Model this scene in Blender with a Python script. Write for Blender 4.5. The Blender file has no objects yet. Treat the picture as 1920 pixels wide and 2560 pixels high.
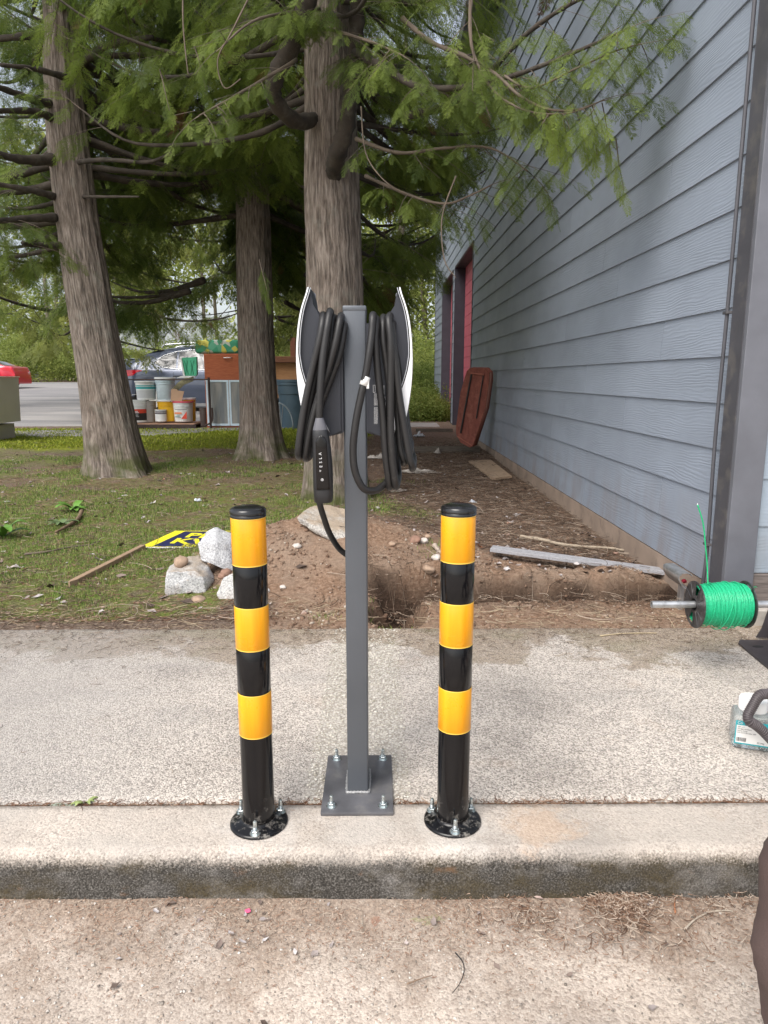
import bpy, bmesh, math, random
import numpy as np
from mathutils import Vector, Matrix, noise

random.seed(7)
rng = np.random.default_rng(7)
R = math.radians
SC = bpy.context.scene
C = SC.collection

# ---------------------------------------------------------------- camera
CAM_H, TILT, YAW, F = 1.05, R(10.69), R(0.41), 1775.0
cam_d = bpy.data.cameras.new("camera")
cam_d.sensor_fit = 'VERTICAL'
cam_d.sensor_height = 36.0
cam_d.lens = F / 2560 * 36.0
cam_d.clip_start, cam_d.clip_end = 0.05, 900
cam = bpy.data.objects.new("camera", cam_d)
cam.location = (0, 0, CAM_H)
cam.rotation_euler = (R(90) - TILT, 0, -YAW)
C.objects.link(cam)
SC.camera = cam

# ---------------------------------------------------------------- sky and sun
W = bpy.data.worlds.new("World")
SC.world = W
W.use_nodes = True
nt = W.node_tree
bg = nt.nodes["Background"]
sky = nt.nodes.new("ShaderNodeTexSky")
sky.sky_type = 'NISHITA'
sky.sun_disc = False
SUN_EL, SUN_AZ = R(52), R(215)       # azimuth clockwise from +Y
sky.sun_elevation = SUN_EL
sky.sun_rotation = SUN_AZ
sky.air_density, sky.dust_density, sky.ozone_density = 1.0, 3.5, 1.0
hs = nt.nodes.new("ShaderNodeHueSaturation")
hs.inputs["Saturation"].default_value = 0.42
nt.links.new(sky.outputs[0], hs.inputs["Color"])
nt.links.new(hs.outputs[0], bg.inputs["Color"])
bg.inputs["Strength"].default_value = 0.15
sd = bpy.data.lights.new("sun", 'SUN')
sd.energy = 1.35
sd.angle = R(40)
sd.color = (1.0, 0.96, 0.9)
sun = bpy.data.objects.new("sun", sd)
_s = Vector((math.sin(SUN_AZ) * math.cos(SUN_EL), math.cos(SUN_AZ) * math.cos(SUN_EL), math.sin(SUN_EL)))
sun.rotation_euler = _s.to_track_quat('Z', 'Y').to_euler()
sun.location = (0, 0, 20)
C.objects.link(sun)
SC.view_settings.view_transform = 'Standard'
SC.view_settings.look = 'None'
SC.view_settings.exposure = 0.82
SC.view_settings.gamma = 1
SC.view_settings.use_curve_mapping = False
SC.cycles.max_bounces = 8
SC.cycles.diffuse_bounces = 4
SC.cycles.transmission_bounces = 6
SC.cycles.use_denoising = True

# ---------------------------------------------------------------- pixel helpers (full photo pixels)
RM = Matrix.Rotation(-YAW, 3, 'Z') @ Matrix.Rotation(R(90) - TILT, 3, 'X')
O = Vector((0, 0, CAM_H))
def ray(px, py):
    return (RM @ Vector(((px - 960) / F, -(py - 1280) / F, -1.0)))
def G(px, py, z=0.0):
    d = ray(px, py); return O + d * ((z - CAM_H) / d.z)
def P(px, py, Y):
    d = ray(px, py); return O + d * (Y / d.y)
def PX(px, py, X):
    d = ray(px, py); return O + d * (X / d.x)
def V(x, y):                    # pixels of the 1659-wide view -> full
    return x * 1.15732, y * 1.15732

def smooth(a, b, x):
    t = np.clip((x - a) / (b - a), 0, 1); return t * t * (3 - 2 * t)

# value noise on arrays
_perm = rng.random((256, 256))
def vnoise(x, y):
    xi, yi = np.floor(x).astype(int), np.floor(y).astype(int)
    fx, fy = x - xi, y - yi
    fx, fy = fx * fx * (3 - 2 * fx), fy * fy * (3 - 2 * fy)
    a = _perm[xi % 256, yi % 256]; b = _perm[(xi + 1) % 256, yi % 256]
    c = _perm[xi % 256, (yi + 1) % 256]; d = _perm[(xi + 1) % 256, (yi + 1) % 256]
    return (a * (1 - fx) + b * fx) * (1 - fy) + (c * (1 - fx) + d * fx) * fy
def fbm(x, y, o=4):
    s, a, t = 0, 0.5, 0
    for i in range(o):
        s = s + a * vnoise(x + 17.3 * i, y + 9.1 * i); t += a; a *= .5; x = x * 2.03; y = y * 2.03
    return s / t

SLAB_Y = 2.89
def H(x, y):
    x = np.asarray(x, float); y = np.asarray(y, float)
    z = np.interp(y, [0, 3, 8, 14.3, 40, 60, 300], [-.01, -.01, .0, .10, .68, .95, 1.05])
    n = fbm(x * 1.3, y * 1.3, 3) - .5
    z = z + n * .06 * smooth(3.0, 5, y) * (1 - smooth(12, 14, y) * .9)
    fine = fbm(x * 9, y * 9, 4) - .5
    z = z + fine * .022 * smooth(2.9, 3.1, y) * (1 - smooth(9, 12, y))
    # heap of dug earth
    hx, hy = (x + .22), (y - 4.02)
    q = (hx / .72) ** 2 + (hy / .62) ** 2
    hp = np.exp(-q * 1.25)
    hx2, hy2 = (x + .62), (y - 3.75)
    hp2 = np.exp(-((hx2 / .35) ** 2 + (hy2 / .38) ** 2) * 1.3)
    z = z + hp * .26 + hp2 * .08 + hp * (fbm(x * 7 + 3, y * 7, 4) - .5) * .10
    # trench beside the slab
    c = 3.40 + (fbm(x * 2 + 5, y * 0, 3) - .5) * .10
    w = .12 + (fbm(x * 5 + 9, y * 0 + 2, 2) - .5) * .06
    tr = (1 - smooth(w * .7, w * 1.25, np.abs(y - c))) * smooth(-.12, .02, x) * (1 - smooth(1.40, 1.52, x))
    hole = (1 - smooth(.7, 1.15, np.sqrt(((x - .08) / .13) ** 2 + ((y - 3.10) / .20) ** 2)))
    tr = np.maximum(tr, hole)
    z = z - tr * (.22 + (fbm(x * 16, y * 16, 3) - .5) * .08)
    rim = np.exp(-((y - c - .22) / .09) ** 2) * smooth(.1, .3, x) * (1 - smooth(1.35, 1.5, x))
    z = z + rim * (.045 + fine * .08)
    return z
def Hs(x, y): return float(H(np.array([x]), np.array([y]))[0])
def GH(px, py):
    z = 0.0
    for _ in range(12):
        p = G(px, py, z); z = .5 * z + .5 * Hs(p.x, p.y)
    p = G(px, py, z); p.z = Hs(p.x, p.y); return p

# ---------------------------------------------------------------- node helpers
class M:
    def __init__(s, name, rough=.6, metal=0.0, base=(.5, .5, .5), spec=.5):
        s.m = bpy.data.materials.new(name); s.m.use_nodes = True
        s.t = s.m.node_tree; s.b = s.t.nodes["Principled BSDF"]
        s.b.inputs["Roughness"].default_value = rough
        s.b.inputs["Metallic"].default_value = metal
        s.b.inputs["Base Color"].default_value = (*base, 1)
        s.b.inputs["Specular IOR Level"].default_value = spec
        s.tc = None
    def n(s, typ, **kw):
        x = s.t.nodes.new(typ)
        for k, v in kw.items(): setattr(x, k, v)
        return x
    def l(s, a, b): s.t.links.new(a, b)
    def co(s, kind="Object", scale=(1, 1, 1), rot=(0, 0, 0)):
        if s.tc is None: s.tc = s.n("ShaderNodeTexCoord")
        mp = s.n("ShaderNodeMapping"); s.l(s.tc.outputs[kind], mp.inputs[0])
        mp.inputs["Scale"].default_value = scale; mp.inputs["Rotation"].default_value = rot
        return mp.outputs[0]
    def pos(s, scale=(1, 1, 1)):
        g = s.n("ShaderNodeNewGeometry"); mp = s.n("ShaderNodeMapping")
        s.l(g.outputs["Position"], mp.inputs[0]); mp.inputs["Scale"].default_value = scale
        return mp.outputs[0]
    def noise(s, vec, scale, detail=4, rough=.55, dist=0.0):
        x = s.n("ShaderNodeTexNoise"); s.l(vec, x.inputs["Vector"])
        x.inputs["Scale"].default_value = scale; x.inputs["Detail"].default_value = detail
        x.inputs["Roughness"].default_value = rough; x.inputs["Distortion"].default_value = dist
        return x.outputs["Fac"]
    def vor(s, vec, scale, out="Distance", feature='F1'):
        x = s.n("ShaderNodeTexVoronoi", feature=feature); s.l(vec, x.inputs["Vector"])
        x.inputs["Scale"].default_value = scale
        return x.outputs[out]
    def ramp(s, fac, stops, interp='LINEAR'):
        x = s.n("ShaderNodeValToRGB"); cr = x.color_ramp; cr.interpolation = interp
        while len(cr.elements) < len(stops): cr.elements.new(.5)
        for e, (p, c) in zip(cr.elements, stops):
            e.position = p
            e.color = (c, c, c, 1) if isinstance(c, (int, float)) else (*c, 1)
        s.l(fac, x.inputs[0]); return x.outputs[0]
    def mix(s, fac, a, b, mode='MIX'):
        x = s.n("ShaderNodeMix", data_type='RGBA', blend_type=mode)
        for sock, val in ((x.inputs[0], fac), (x.inputs[6], a), (x.inputs[7], b)):
            if isinstance(val, (int, float)): sock.default_value = val if sock.type == 'VALUE' else (val, val, val, 1)
            elif isinstance(val, tuple): sock.default_value = (*val, 1)
            else: s.l(val, sock)
        return x.outputs[2]
    def math(s, op, a, b=0.0, c=0.0, clamp=False):
        x = s.n("ShaderNodeMath", operation=op); x.use_clamp = clamp
        for sock, val in zip(x.inputs, (a, b, c)):
            if isinstance(val, (int, float)): sock.default_value = val
            else: s.l(val, sock)
        return x.outputs[0]
    def mr(s, x, a, b, lo=0.0, hi=1.0):
        n = s.n("ShaderNodeMapRange"); n.interpolation_type = 'SMOOTHSTEP'; s.l(x, n.inputs[0])
        for i, v in enumerate((a, b, lo, hi)): n.inputs[i + 1].default_value = v
        return n.outputs[0]
    def attr(s, name, out="Fac", typ='GEOMETRY'):
        x = s.n("ShaderNodeAttribute", attribute_name=name, attribute_type=typ); return x.outputs[out]
    def sep(s, vec):
        x = s.n("ShaderNodeSeparateXYZ"); s.l(vec, x.inputs[0]); return x.outputs
    def col(s, c): s.l(c, s.b.inputs["Base Color"]); return s
    def rough(s, c): s.l(c, s.b.inputs["Roughness"]); return s
    def bump(s, h, strength=.4, dist=.01, prev=None):
        x = s.n("ShaderNodeBump"); x.inputs["Strength"].default_value = strength
        x.inputs["Distance"].default_value = dist; s.l(h, x.inputs["Height"])
        if prev is not None: s.l(prev, x.inputs["Normal"])
        s.l(x.outputs[0], s.b.inputs["Normal"]); return x.outputs[0]

def simple(name, base, rough=.5, metal=0.0, spec=.5, var=.12, nscale=8, bump=0.0, bscale=60, dirt=None):
    m = M(name, rough, metal, base, spec)
    v = m.co()
    n1 = m.noise(v, nscale, 5)
    lo = tuple(c * (1 - var) for c in base); hi = tuple(min(1, c * (1 + var)) for c in base)
    c = m.ramp(n1, [(.3, lo), (.7, hi)])
    if dirt:
        n2 = m.noise(v, nscale * 1.7, 8, .65)
        c = m.mix(m.ramp(n2, [(.52, 0.0), (.72, .8)]), c, dirt)
    m.col(c)
    r = m.ramp(m.noise(v, nscale * 2, 4), [(.3, max(0, rough - .08)), (.7, min(1, rough + .08))])
    m.rough(r)
    if bump: m.bump(m.noise(v, bscale, 5), bump, .002)
    return m.m

# ---------------------------------------------------------------- mesh helpers
def tag(o, label=None, cat=None, group=None, kind=None):
    if label: o["label"] = label
    if cat: o["category"] = cat
    if group: o["group"] = group
    if kind: o["kind"] = kind
    return o
def link(name, me, mat=None, parent=None, sm=False):
    o = bpy.data.objects.new(name, me); C.objects.link(o)
    if mat is not None and len(me.materials) == 0:
        for x in (mat if isinstance(mat, (list, tuple)) else [mat]): me.materials.append(x)
    if parent is not None: o.parent = parent
    if sm:
        me.polygons.foreach_set("use_smooth", [True] * len(me.polygons))
    return o
def empty(name, loc=(0, 0, 0), rz=0.0, label=None, cat=None, group=None):
    o = bpy.data.objects.new(name, None); C.objects.link(o)
    o.location = loc; o.rotation_euler = (0, 0, rz)
    return tag(o, label, cat, group)
def copy_tree(o, parent=None):
    c = o.copy(); C.objects.link(c)
    if parent is not None: c.parent = parent
    for ch in list(o.children): copy_tree(ch, c)
    return c

class MB:
    """collects primitives, builds one mesh"""
    def __init__(s): s.bm = bmesh.new()
    def _tf(s, vs, mtx):
        if mtx is not None:
            for v in vs: v.co = mtx @ v.co
        return s
    def box(s, x0, x1, y0, y1, z0, z1, bev=0.0, mtx=None, seg=2):
        r = bmesh.ops.create_cube(s.bm, size=1.0)
        vs = r["verts"]
        for v in vs:
            v.co = Vector(((v.co.x + .5) * (x1 - x0) + x0, (v.co.y + .5) * (y1 - y0) + y0, (v.co.z + .5) * (z1 - z0) + z0))
        if bev > 0:
            es = list({e for v in vs for e in v.link_edges})
            rr = bmesh.ops.bevel(s.bm, geom=es, offset=bev, segments=seg, affect='EDGES', profile=.5)
            vs = list({v for f in rr["faces"] for v in f.verts} | set(v for v in vs if v.is_valid))
        return s._tf(vs, mtx)
    def lathe(s, prof, n=24, mtx=None, cap=True):
        rings = []
        for r, z in prof:
            if r < 1e-6: rings.append([s.bm.verts.new((0, 0, z))])
            else: rings.append([s.bm.verts.new((r * math.cos(2 * math.pi * k / n), r * math.sin(2 * math.pi * k / n), z)) for k in range(n)])
        for a, b in zip(rings[:-1], rings[1:]):
            for k in range(n):
                k2 = (k + 1) % n
                if len(a) == 1 and len(b) == 1: continue
                if len(a) == 1: s.bm.faces.new((a[0], b[k2], b[k]))
                elif len(b) == 1: s.bm.faces.new((a[k], a[k2], b[0]))
                else: s.bm.faces.new((a[k], a[k2], b[k2], b[k]))
        if cap:
            if len(rings[0]) > 1: s.bm.faces.new(rings[0][::-1])
            if len(rings[-1]) > 1: s.bm.faces.new(rings[-1])
        return s._tf([v for r in rings for v in r], mtx)
    def prism(s, poly, a, b, axis='Y', mtx=None, bev=0.0):
        """polygon in the two other axes, extruded from a to b along axis"""
        def mk(p, t):
            if axis == 'Y': return (p[0], t, p[1])
            if axis == 'X': return (t, p[0], p[1])
            return (p[0], p[1], t)
        va = [s.bm.verts.new(mk(p, a)) for p in poly]; vb = [s.bm.verts.new(mk(p, b)) for p in poly]
        n = len(poly)
        fs = [s.bm.faces.new(va), s.bm.faces.new(vb[::-1])]
        for i in range(n): fs.append(s.bm.faces.new((va[i], vb[i], vb[(i + 1) % n], va[(i + 1) % n])))
        vs = va + vb
        if bev > 0:
            es = list({e for f in fs[:2] for e in f.edges})
            rr = bmesh.ops.bevel(s.bm, geom=es, offset=bev, segments=2, affect='EDGES')
            vs = list({v for f in rr["faces"] for v in f.verts} | {v for v in vs if v.is_valid})
        return s._tf(vs, mtx)
    def tube(s, pts, rad, n=10, closed=False, cap=True):
        pts = [Vector(p) for p in pts]; m = len(pts)
        if not isinstance(rad, (list, tuple)): rad = [rad] * m
        up = None; rings = []
        for i, p in enumerate(pts):
            if closed: t = pts[(i + 1) % m] - pts[i - 1]
            else: t = pts[min(i + 1, m - 1)] - pts[max(i - 1, 0)]
            if t.length < 1e-9: t = Vector((0, 0, 1))
            t.normalize()
            if up is None:
                up = t.orthogonal().normalized()
            up = (up - t * up.dot(t))
            if up.length < 1e-6: up = t.orthogonal()
            up.normalize(); sd_ = t.cross(up)
            rings.append([s.bm.verts.new(p + (up * math.cos(2 * math.pi * k / n) + sd_ * math.sin(2 * math.pi * k / n)) * rad[i]) for k in range(n)])
        rng_ = range(m if closed else m - 1)
        for i in rng_:
            a, b = rings[i], rings[(i + 1) % m]
            off = 0
            if closed and i == m - 1:
                off = min(range(n), key=lambda o: (a[0].co - b[o].co).length)
            for k in range(n): s.bm.faces.new((a[k], a[(k + 1) % n], b[(k + 1 + off) % n], b[(k + off) % n]))
        if cap and not closed:
            s.bm.faces.new(rings[0][::-1]); s.bm.faces.new(rings[-1])
        return s
    def build(s, name, mat=None, parent=None, sm=False, ang=None):
        bmesh.ops.recalc_face_normals(s.bm, faces=s.bm.faces)
        me = bpy.data.meshes.new(name); s.bm.to_mesh(me); s.bm.free()
        o = link(name, me, mat, parent, sm or ang is not None)
        if ang is not None:
            try: me.set_sharp_from_angle(angle=R(ang))
            except Exception: pass
        return o

def spline(pts, n=8, closed=False):
    pts = [Vector(p) for p in pts]; out = []; m = len(pts)
    rngs = range(m if closed else m - 1)
    for i in rngs:
        if closed: p0, p1, p2, p3 = pts[i - 1], pts[i], pts[(i + 1) % m], pts[(i + 2) % m]
        else: p0, p1, p2, p3 = pts[max(i - 1, 0)], pts[i], pts[i + 1], pts[min(i + 2, m - 1)]
        for k in range(n):
            t = k / n
            out.append(.5 * ((2 * p1) + (-p0 + p2) * t + (2 * p0 - 5 * p1 + 4 * p2 - p3) * t * t + (-p0 + 3 * p1 - 3 * p2 + p3) * t ** 3))
    if not closed: out.append(pts[-1])
    return out

def np_mesh(name, verts, faces, mat=None, parent=None, sm=False, attrs=None):
    """faces: (n,3) or (n,4) int array"""
    me = bpy.data.meshes.new(name)
    verts = np.ascontiguousarray(verts, dtype=np.float32); faces = np.ascontiguousarray(faces, dtype=np.int32)
    k = faces.shape[1]
    me.vertices.add(len(verts)); me.vertices.foreach_set("co", verts.ravel())
    me.loops.add(faces.size); me.loops.foreach_set("vertex_index", faces.ravel())
    me.polygons.add(len(faces)); me.polygons.foreach_set("loop_start", np.arange(0, faces.size, k, dtype=np.int32))
    me.update(calc_edges=True)
    if attrs:
        for an, a in attrs.items():
            at = me.attributes.new(an, 'FLOAT', 'POINT'); at.data.foreach_set("value", np.ascontiguousarray(a, dtype=np.float32))
    return link(name, me, mat, parent, sm)

def text(name, body, size, mtx, mat, parent, ext=.0004, sx=1.0, bold=0.0, align='LEFT', shear=0.0):
    cu = bpy.data.curves.new(name, 'FONT'); cu.body = body; cu.size = size; cu.extrude = ext
    cu.align_x = align; cu.align_y = 'CENTER'; cu.offset = bold; cu.shear = shear; cu.resolution_u = 3
    o = bpy.data.objects.new(name, cu); C.objects.link(o); cu.materials.append(mat)
    me = bpy.data.meshes.new_from_object(o); bpy.data.objects.remove(o)
    o = bpy.data.objects.new(name, me); C.objects.link(o)
    if not me.materials: me.materials.append(mat)
    o.parent = parent
    o.matrix_basis = mtx @ Matrix.Diagonal((sx, 1, 1, 1))
    return o

# ================================================================= MATERIALS
def mat_concrete(name, kind):
    m = M(name, .92, spec=.25)
    p = m.pos()
    cell = m.n("ShaderNodeTexVoronoi"); m.l(p, cell.inputs["Vector"]); cell.inputs["Scale"].default_value = 240 if kind == "walk" else 210
    cell.inputs["Randomness"].default_value = 1
    sp = m.sep(cell.outputs["Color"])
    if kind == "walk":
        peb = m.ramp(sp[0], [(0, (.05, .045, .04)), (.25, (.20, .185, .17)), (.5, (.48, .44, .40)), (.8, (.64, .60, .55)), (1, (.80, .76, .70))])
    else:
        peb = m.ramp(sp[0], [(0, (.20, .165, .14)), (.18, (.38, .325, .28)), (.45, (.50, .44, .385)), (.8, (.62, .555, .49)), (1, (.70, .64, .57))])
    fine = m.noise(p, 900, 2)
    peb = m.mix(.42, peb, m.ramp(fine, [(.36, (.16, .145, .13)), (.55, (.68, .635, .58))]))
    big = m.noise(p, 1.7, 8, .62)
    if kind == "kerb":
        paste = (.44, .415, .38)
        peb = m.mix(m.ramp(m.noise(p, 5, 5), [(.38, .15), (.62, .6)]), peb, paste)
    tone = m.ramp(big, [(.30, .62), (.5, .95), (.68, 1.12)])
    c = m.mix(1.0, peb, tone, 'MULTIPLY')
    x, y, z = m.sep(p)[:3]
    c = m.mix(1.0, c, (1.0, .965, .935) if kind != "street" else (1.02, .965, .92), 'MULTIPLY')
    # rusty and grey blotches
    st = m.noise(p, 3.1, 6, .6)
    c = m.mix(m.ramp(st, [(.60, 0.0), (.78, .40)]), c, (.42, .29, .19))
    st2 = m.noise(m.pos((1, 1.7, 1)), 2.3, 5, .6)
    c = m.mix(m.ramp(st2, [(.52, 0.0), (.75, .40)]), c, (.27, .26, .25))
    if kind == "walk":
        # coarse washed band behind the post
        xs = m.math('ADD', x, m.math('MULTIPLY', m.math('SUBTRACT', m.noise(p, 7, 3), .5), .05))
        band = m.math('MULTIPLY', m.math('SMOOTH_MIN', 1.0, m.math('MULTIPLY', m.math('SUBTRACT', xs, -.20), 30, clamp=True), .01),
                      m.math('MULTIPLY', m.math('SUBTRACT', .085, xs), 30, clamp=True))
        v2 = m.n("ShaderNodeTexVoronoi"); m.l(p, v2.inputs["Vector"]); v2.inputs["Scale"].default_value = 120
        s2 = m.sep(v2.outputs["Color"])
        coarse = m.ramp(s2[0], [(0, (.48, .44, .38)), (.5, (.62, .58, .515)), (1, (.74, .70, .64))])
        coarse = m.mix(m.ramp(v2.outputs["Distance"], [(.30, 0.0), (.62, .75)]), coarse, (.26, .23, .19))
        c = m.mix(m.math('MULTIPLY', band, .75), c, coarse)
        # soil washed on to the rear edge, wider towards the building
        e = m.noise(m.pos((1, 1, 1)), 2.2, 7, .65)
        edge0 = m.math('SUBTRACT', 2.86, m.math('MULTIPLY', m.math('ABSOLUTE', m.math('SUBTRACT', x, -.1)), .10))
        dd = m.math('SUBTRACT', y, m.math('SUBTRACT', edge0, m.math('MULTIPLY', m.math('SUBTRACT', e, .36), 1.5)))
        soil = m.ramp(dd, [(0.0, 0.0), (.06, .80), (.2, .97)])
        sc_ = m.ramp(m.noise(p, 60, 5), [(.3, (.14, .10, .07)), (.7, (.34, .27, .19))])
        sc_ = m.mix(m.ramp(m.noise(p, 4, 3), [(.50, 0.0), (.68, .6)]), sc_, (.13, .125, .045))
        gate = m.math('MULTIPLY', soil, m.ramp(m.noise(p, 220, 2), [(.36, .25), (.55, 1.0)]))
        c = m.mix(gate, c, sc_)
        # grey worn side at the left
        lf = m.ramp(m.math('ADD', m.math('MULTIPLY', x, -.9), m.math('MULTIPLY', m.math('SUBTRACT', big, .5), 1.1)), [(.42, 0.0), (1.0, .5)])
        c = m.mix(lf, c, (.30, .285, .27))
    if kind == "street":
        # brown litter dust lies along the kerb
        near = m.mr(m.math('ADD', y, m.math('MULTIPLY', m.math('SUBTRACT', m.noise(p, 6, 8, .7), .5), .9)), 1.12, 1.48, 0.0, .85)
        dc = m.ramp(m.noise(p, 130, 4), [(.3, (.13, .09, .065)), (.7, (.38, .29, .22))])
        c = m.mix(near, c, dc)
        pat = m.ramp(m.noise(p, 5.5, 7, .68), [(.54, 0.0), (.70, .48)])
        c = m.mix(pat, c, (.25, .18, .13))
    if kind == "kerb":
        # moss and black algae on the upright face
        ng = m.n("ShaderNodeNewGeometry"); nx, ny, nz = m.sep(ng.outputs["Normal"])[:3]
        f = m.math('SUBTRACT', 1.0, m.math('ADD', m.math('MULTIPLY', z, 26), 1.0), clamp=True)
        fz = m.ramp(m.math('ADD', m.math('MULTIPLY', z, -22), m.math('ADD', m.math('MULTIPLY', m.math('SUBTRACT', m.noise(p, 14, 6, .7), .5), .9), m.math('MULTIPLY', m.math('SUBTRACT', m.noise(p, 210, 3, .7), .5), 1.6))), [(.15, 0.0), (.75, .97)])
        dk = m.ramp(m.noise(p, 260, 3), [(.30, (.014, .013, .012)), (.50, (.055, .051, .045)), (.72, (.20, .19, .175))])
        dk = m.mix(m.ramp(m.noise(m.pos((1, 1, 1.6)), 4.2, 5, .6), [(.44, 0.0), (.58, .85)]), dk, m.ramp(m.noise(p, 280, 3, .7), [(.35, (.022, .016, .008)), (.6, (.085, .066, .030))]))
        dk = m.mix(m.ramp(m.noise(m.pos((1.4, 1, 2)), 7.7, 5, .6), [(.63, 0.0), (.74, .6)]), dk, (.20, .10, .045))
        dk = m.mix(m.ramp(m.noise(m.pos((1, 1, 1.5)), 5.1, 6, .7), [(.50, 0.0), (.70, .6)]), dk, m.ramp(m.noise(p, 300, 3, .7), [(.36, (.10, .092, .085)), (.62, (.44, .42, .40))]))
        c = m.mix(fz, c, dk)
        for (sx_, sy_, rr_, cc_, am) in ((*G(1350, 2060)[:2], .085, (.50, .34, .22), .42), (*G(1090, 1790)[:2], .05, (.5, .36, .25), .5), (*G(648, 2070)[:2], .10, (.62, .59, .55), .35), (*G(1131, 2070)[:2], .10, (.62, .59, .55), .35), (*G(900, 2060)[:2], .10, (.62, .59, .55), .25)):
            dx_ = m.math('SUBTRACT', x, sx_); dy_ = m.math('SUBTRACT', y, sy_)
            d_ = m.math('SQRT', m.math('ADD', m.math('MULTIPLY', dx_, dx_), m.math('MULTIPLY', dy_, dy_)))
            d_ = m.math('ADD', d_, m.math('MULTIPLY', m.math('SUBTRACT', m.noise(p, 13, 8, .75), .5), rr_ * 3.4))
            c = m.mix(m.math('MULTIPLY', m.math('SUBTRACT', 1.0, fz, clamp=True), m.mr(d_, rr_ * 1.15, rr_ * .5, 0.0, am)), c, cc_)
        jt = m.mr(y, 1.585, 1.615, 0.0, .6)
        c = m.mix(m.math('MULTIPLY', jt, m.ramp(m.noise(p, 30, 5), [(.4, 0.0), (.6, 1.0)])), c, (.13, .10, .07))
    m.col(c)
    b = m.bump(m.math('MULTIPLY', m.vor(p, 240 if kind == "walk" else 210), -1), .5 if kind == "walk" else .3, .0035)
    b = m.bump(m.noise(p, 70, 7, .7), .5, .006, b)
    return m.m

def mat_ground():
    m = M("soil", .95, spec=.15)
    p = m.pos()
    g, dt, ms = m.attr("grass"), m.attr("dug"), m.attr("moss")
    n = m.noise(p, 9, 8, .65); nf = m.noise(p, 80, 6, .7)
    litter = m.ramp(nf, [(.28, (.045, .032, .024)), (.5, (.16, .118, .09)), (.72, (.36, .29, .235))])
    litter = m.mix(m.ramp(m.noise(p, 24, 6, .7), [(.45, 0.0), (.7, .6)]), litter, (.10, .048, .028))
    gr = m.ramp(nf, [(.25, (.05, .07, .014)), (.5, (.13, .16, .035)), (.75, (.26, .28, .09))])
    gr = m.mix(m.ramp(n, [(.42, 0.0), (.62, .75)]), gr, litter)
    dug = m.ramp(m.noise(p, 55, 7, .72), [(.25, (.10, .058, .037)), (.5, (.26, .165, .11)), (.78, (.44, .325, .235))])
    dug = m.mix(m.ramp(m.noise(p, 3.5, 5), [(.42, 0.0), (.65, .6)]), dug, (.30, .23, .175))
    mo = m.ramp(m.noise(p, 26, 6), [(.3, (.10, .12, .012)), (.7, (.27, .30, .035))])
    k = m.math('ADD', g, m.math('ADD', m.math('MULTIPLY', m.math('SUBTRACT', n, .5), 1.2), m.math('MULTIPLY', m.math('SUBTRACT', m.noise(p, 1.6, 5), .5), 1.4)))
    c = m.mix(m.ramp(k, [(.35, 0.0), (.6, 1.0)]), litter, gr)
    km = m.math('ADD', ms, m.math('MULTIPLY', m.math('SUBTRACT', m.noise(p, 2.2, 7, .6), .5), 1.1))
    c = m.mix(m.ramp(km, [(.42, 0.0), (.62, 1.0)]), c, mo)
    kd = m.math('ADD', dt, m.math('MULTIPLY', m.math('SUBTRACT', n, .5), .7))
    c = m.mix(m.ramp(kd, [(.35, 0.0), (.6, 1.0)]), c, dug)
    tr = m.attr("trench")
    c = m.mix(tr, c, m.ramp(nf, [(.3, (.014, .009, .006)), (.7, (.07, .043, .03))]))  # trench shade put into the colour: soil goes near-black inside the recess
    m.col(c)
    b = m.bump(m.noise(p, 60, 8, .75), .9, .014)
    m.bump(m.noise(p, 300, 3, .6), .5, .004, b)
    return m.m

def mat_bark(name="bark", dark=1.0):
    m = M(name, .9, spec=.2)
    uv = m.co("UV", (1, 1, 1))
    w = m.noise(m.co("UV", (1, .6, 1)), 3.0, 3)
    sc = m.n("ShaderNodeVectorMath", operation='ADD'); m.l(m.co("UV", (1, .11, 1)), sc.inputs[0])
    cb = m.n("ShaderNodeCombineXYZ"); m.l(m.math('MULTIPLY', w, .07), cb.inputs[0]); m.l(cb.outputs[0], sc.inputs[1])
    s1 = m.noise(sc.outputs[0], 40, 9, .66, .0)
    s2 = m.noise(sc.outputs[0], 95, 6, .6, .0)
    k = [tuple(c * dark for c in q) for q in ((.028, .020, .016), (.12, .092, .073), (.27, .22, .185), (.47, .42, .37))]
    c = m.ramp(s1, [(.38, k[0]), (.46, k[1]), (.56, k[2]), (.72, k[3])])
    c = m.mix(.28, c, m.ramp(s2, [(.3, k[1]), (.65, k[3])]))
    c = m.mix(m.ramp(m.noise(uv, 1.6, 6, .6), [(.45, 0.0), (.75, .45)]), c, (.12, .085, .065))
    c = m.mix(m.ramp(m.noise(uv, 3.1, 6, .65), [(.56, 0.0), (.72, .5)]), c, (.30, .31, .27))
    # moss at the foot
    mv = m.sep(m.pos())[2]
    c = m.mix(m.math('MULTIPLY', m.ramp(mv, [(.12, 1.0), (.45, 0.0)]), m.ramp(m.noise(uv, 5, 5), [(.42, 0.0), (.6, .85)])), c, (.07, .085, .02))
    m.col(c)
    b = m.bump(s1, 1.0, .030)
    m.bump(s2, .6, .008, b)
    return m.m

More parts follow.
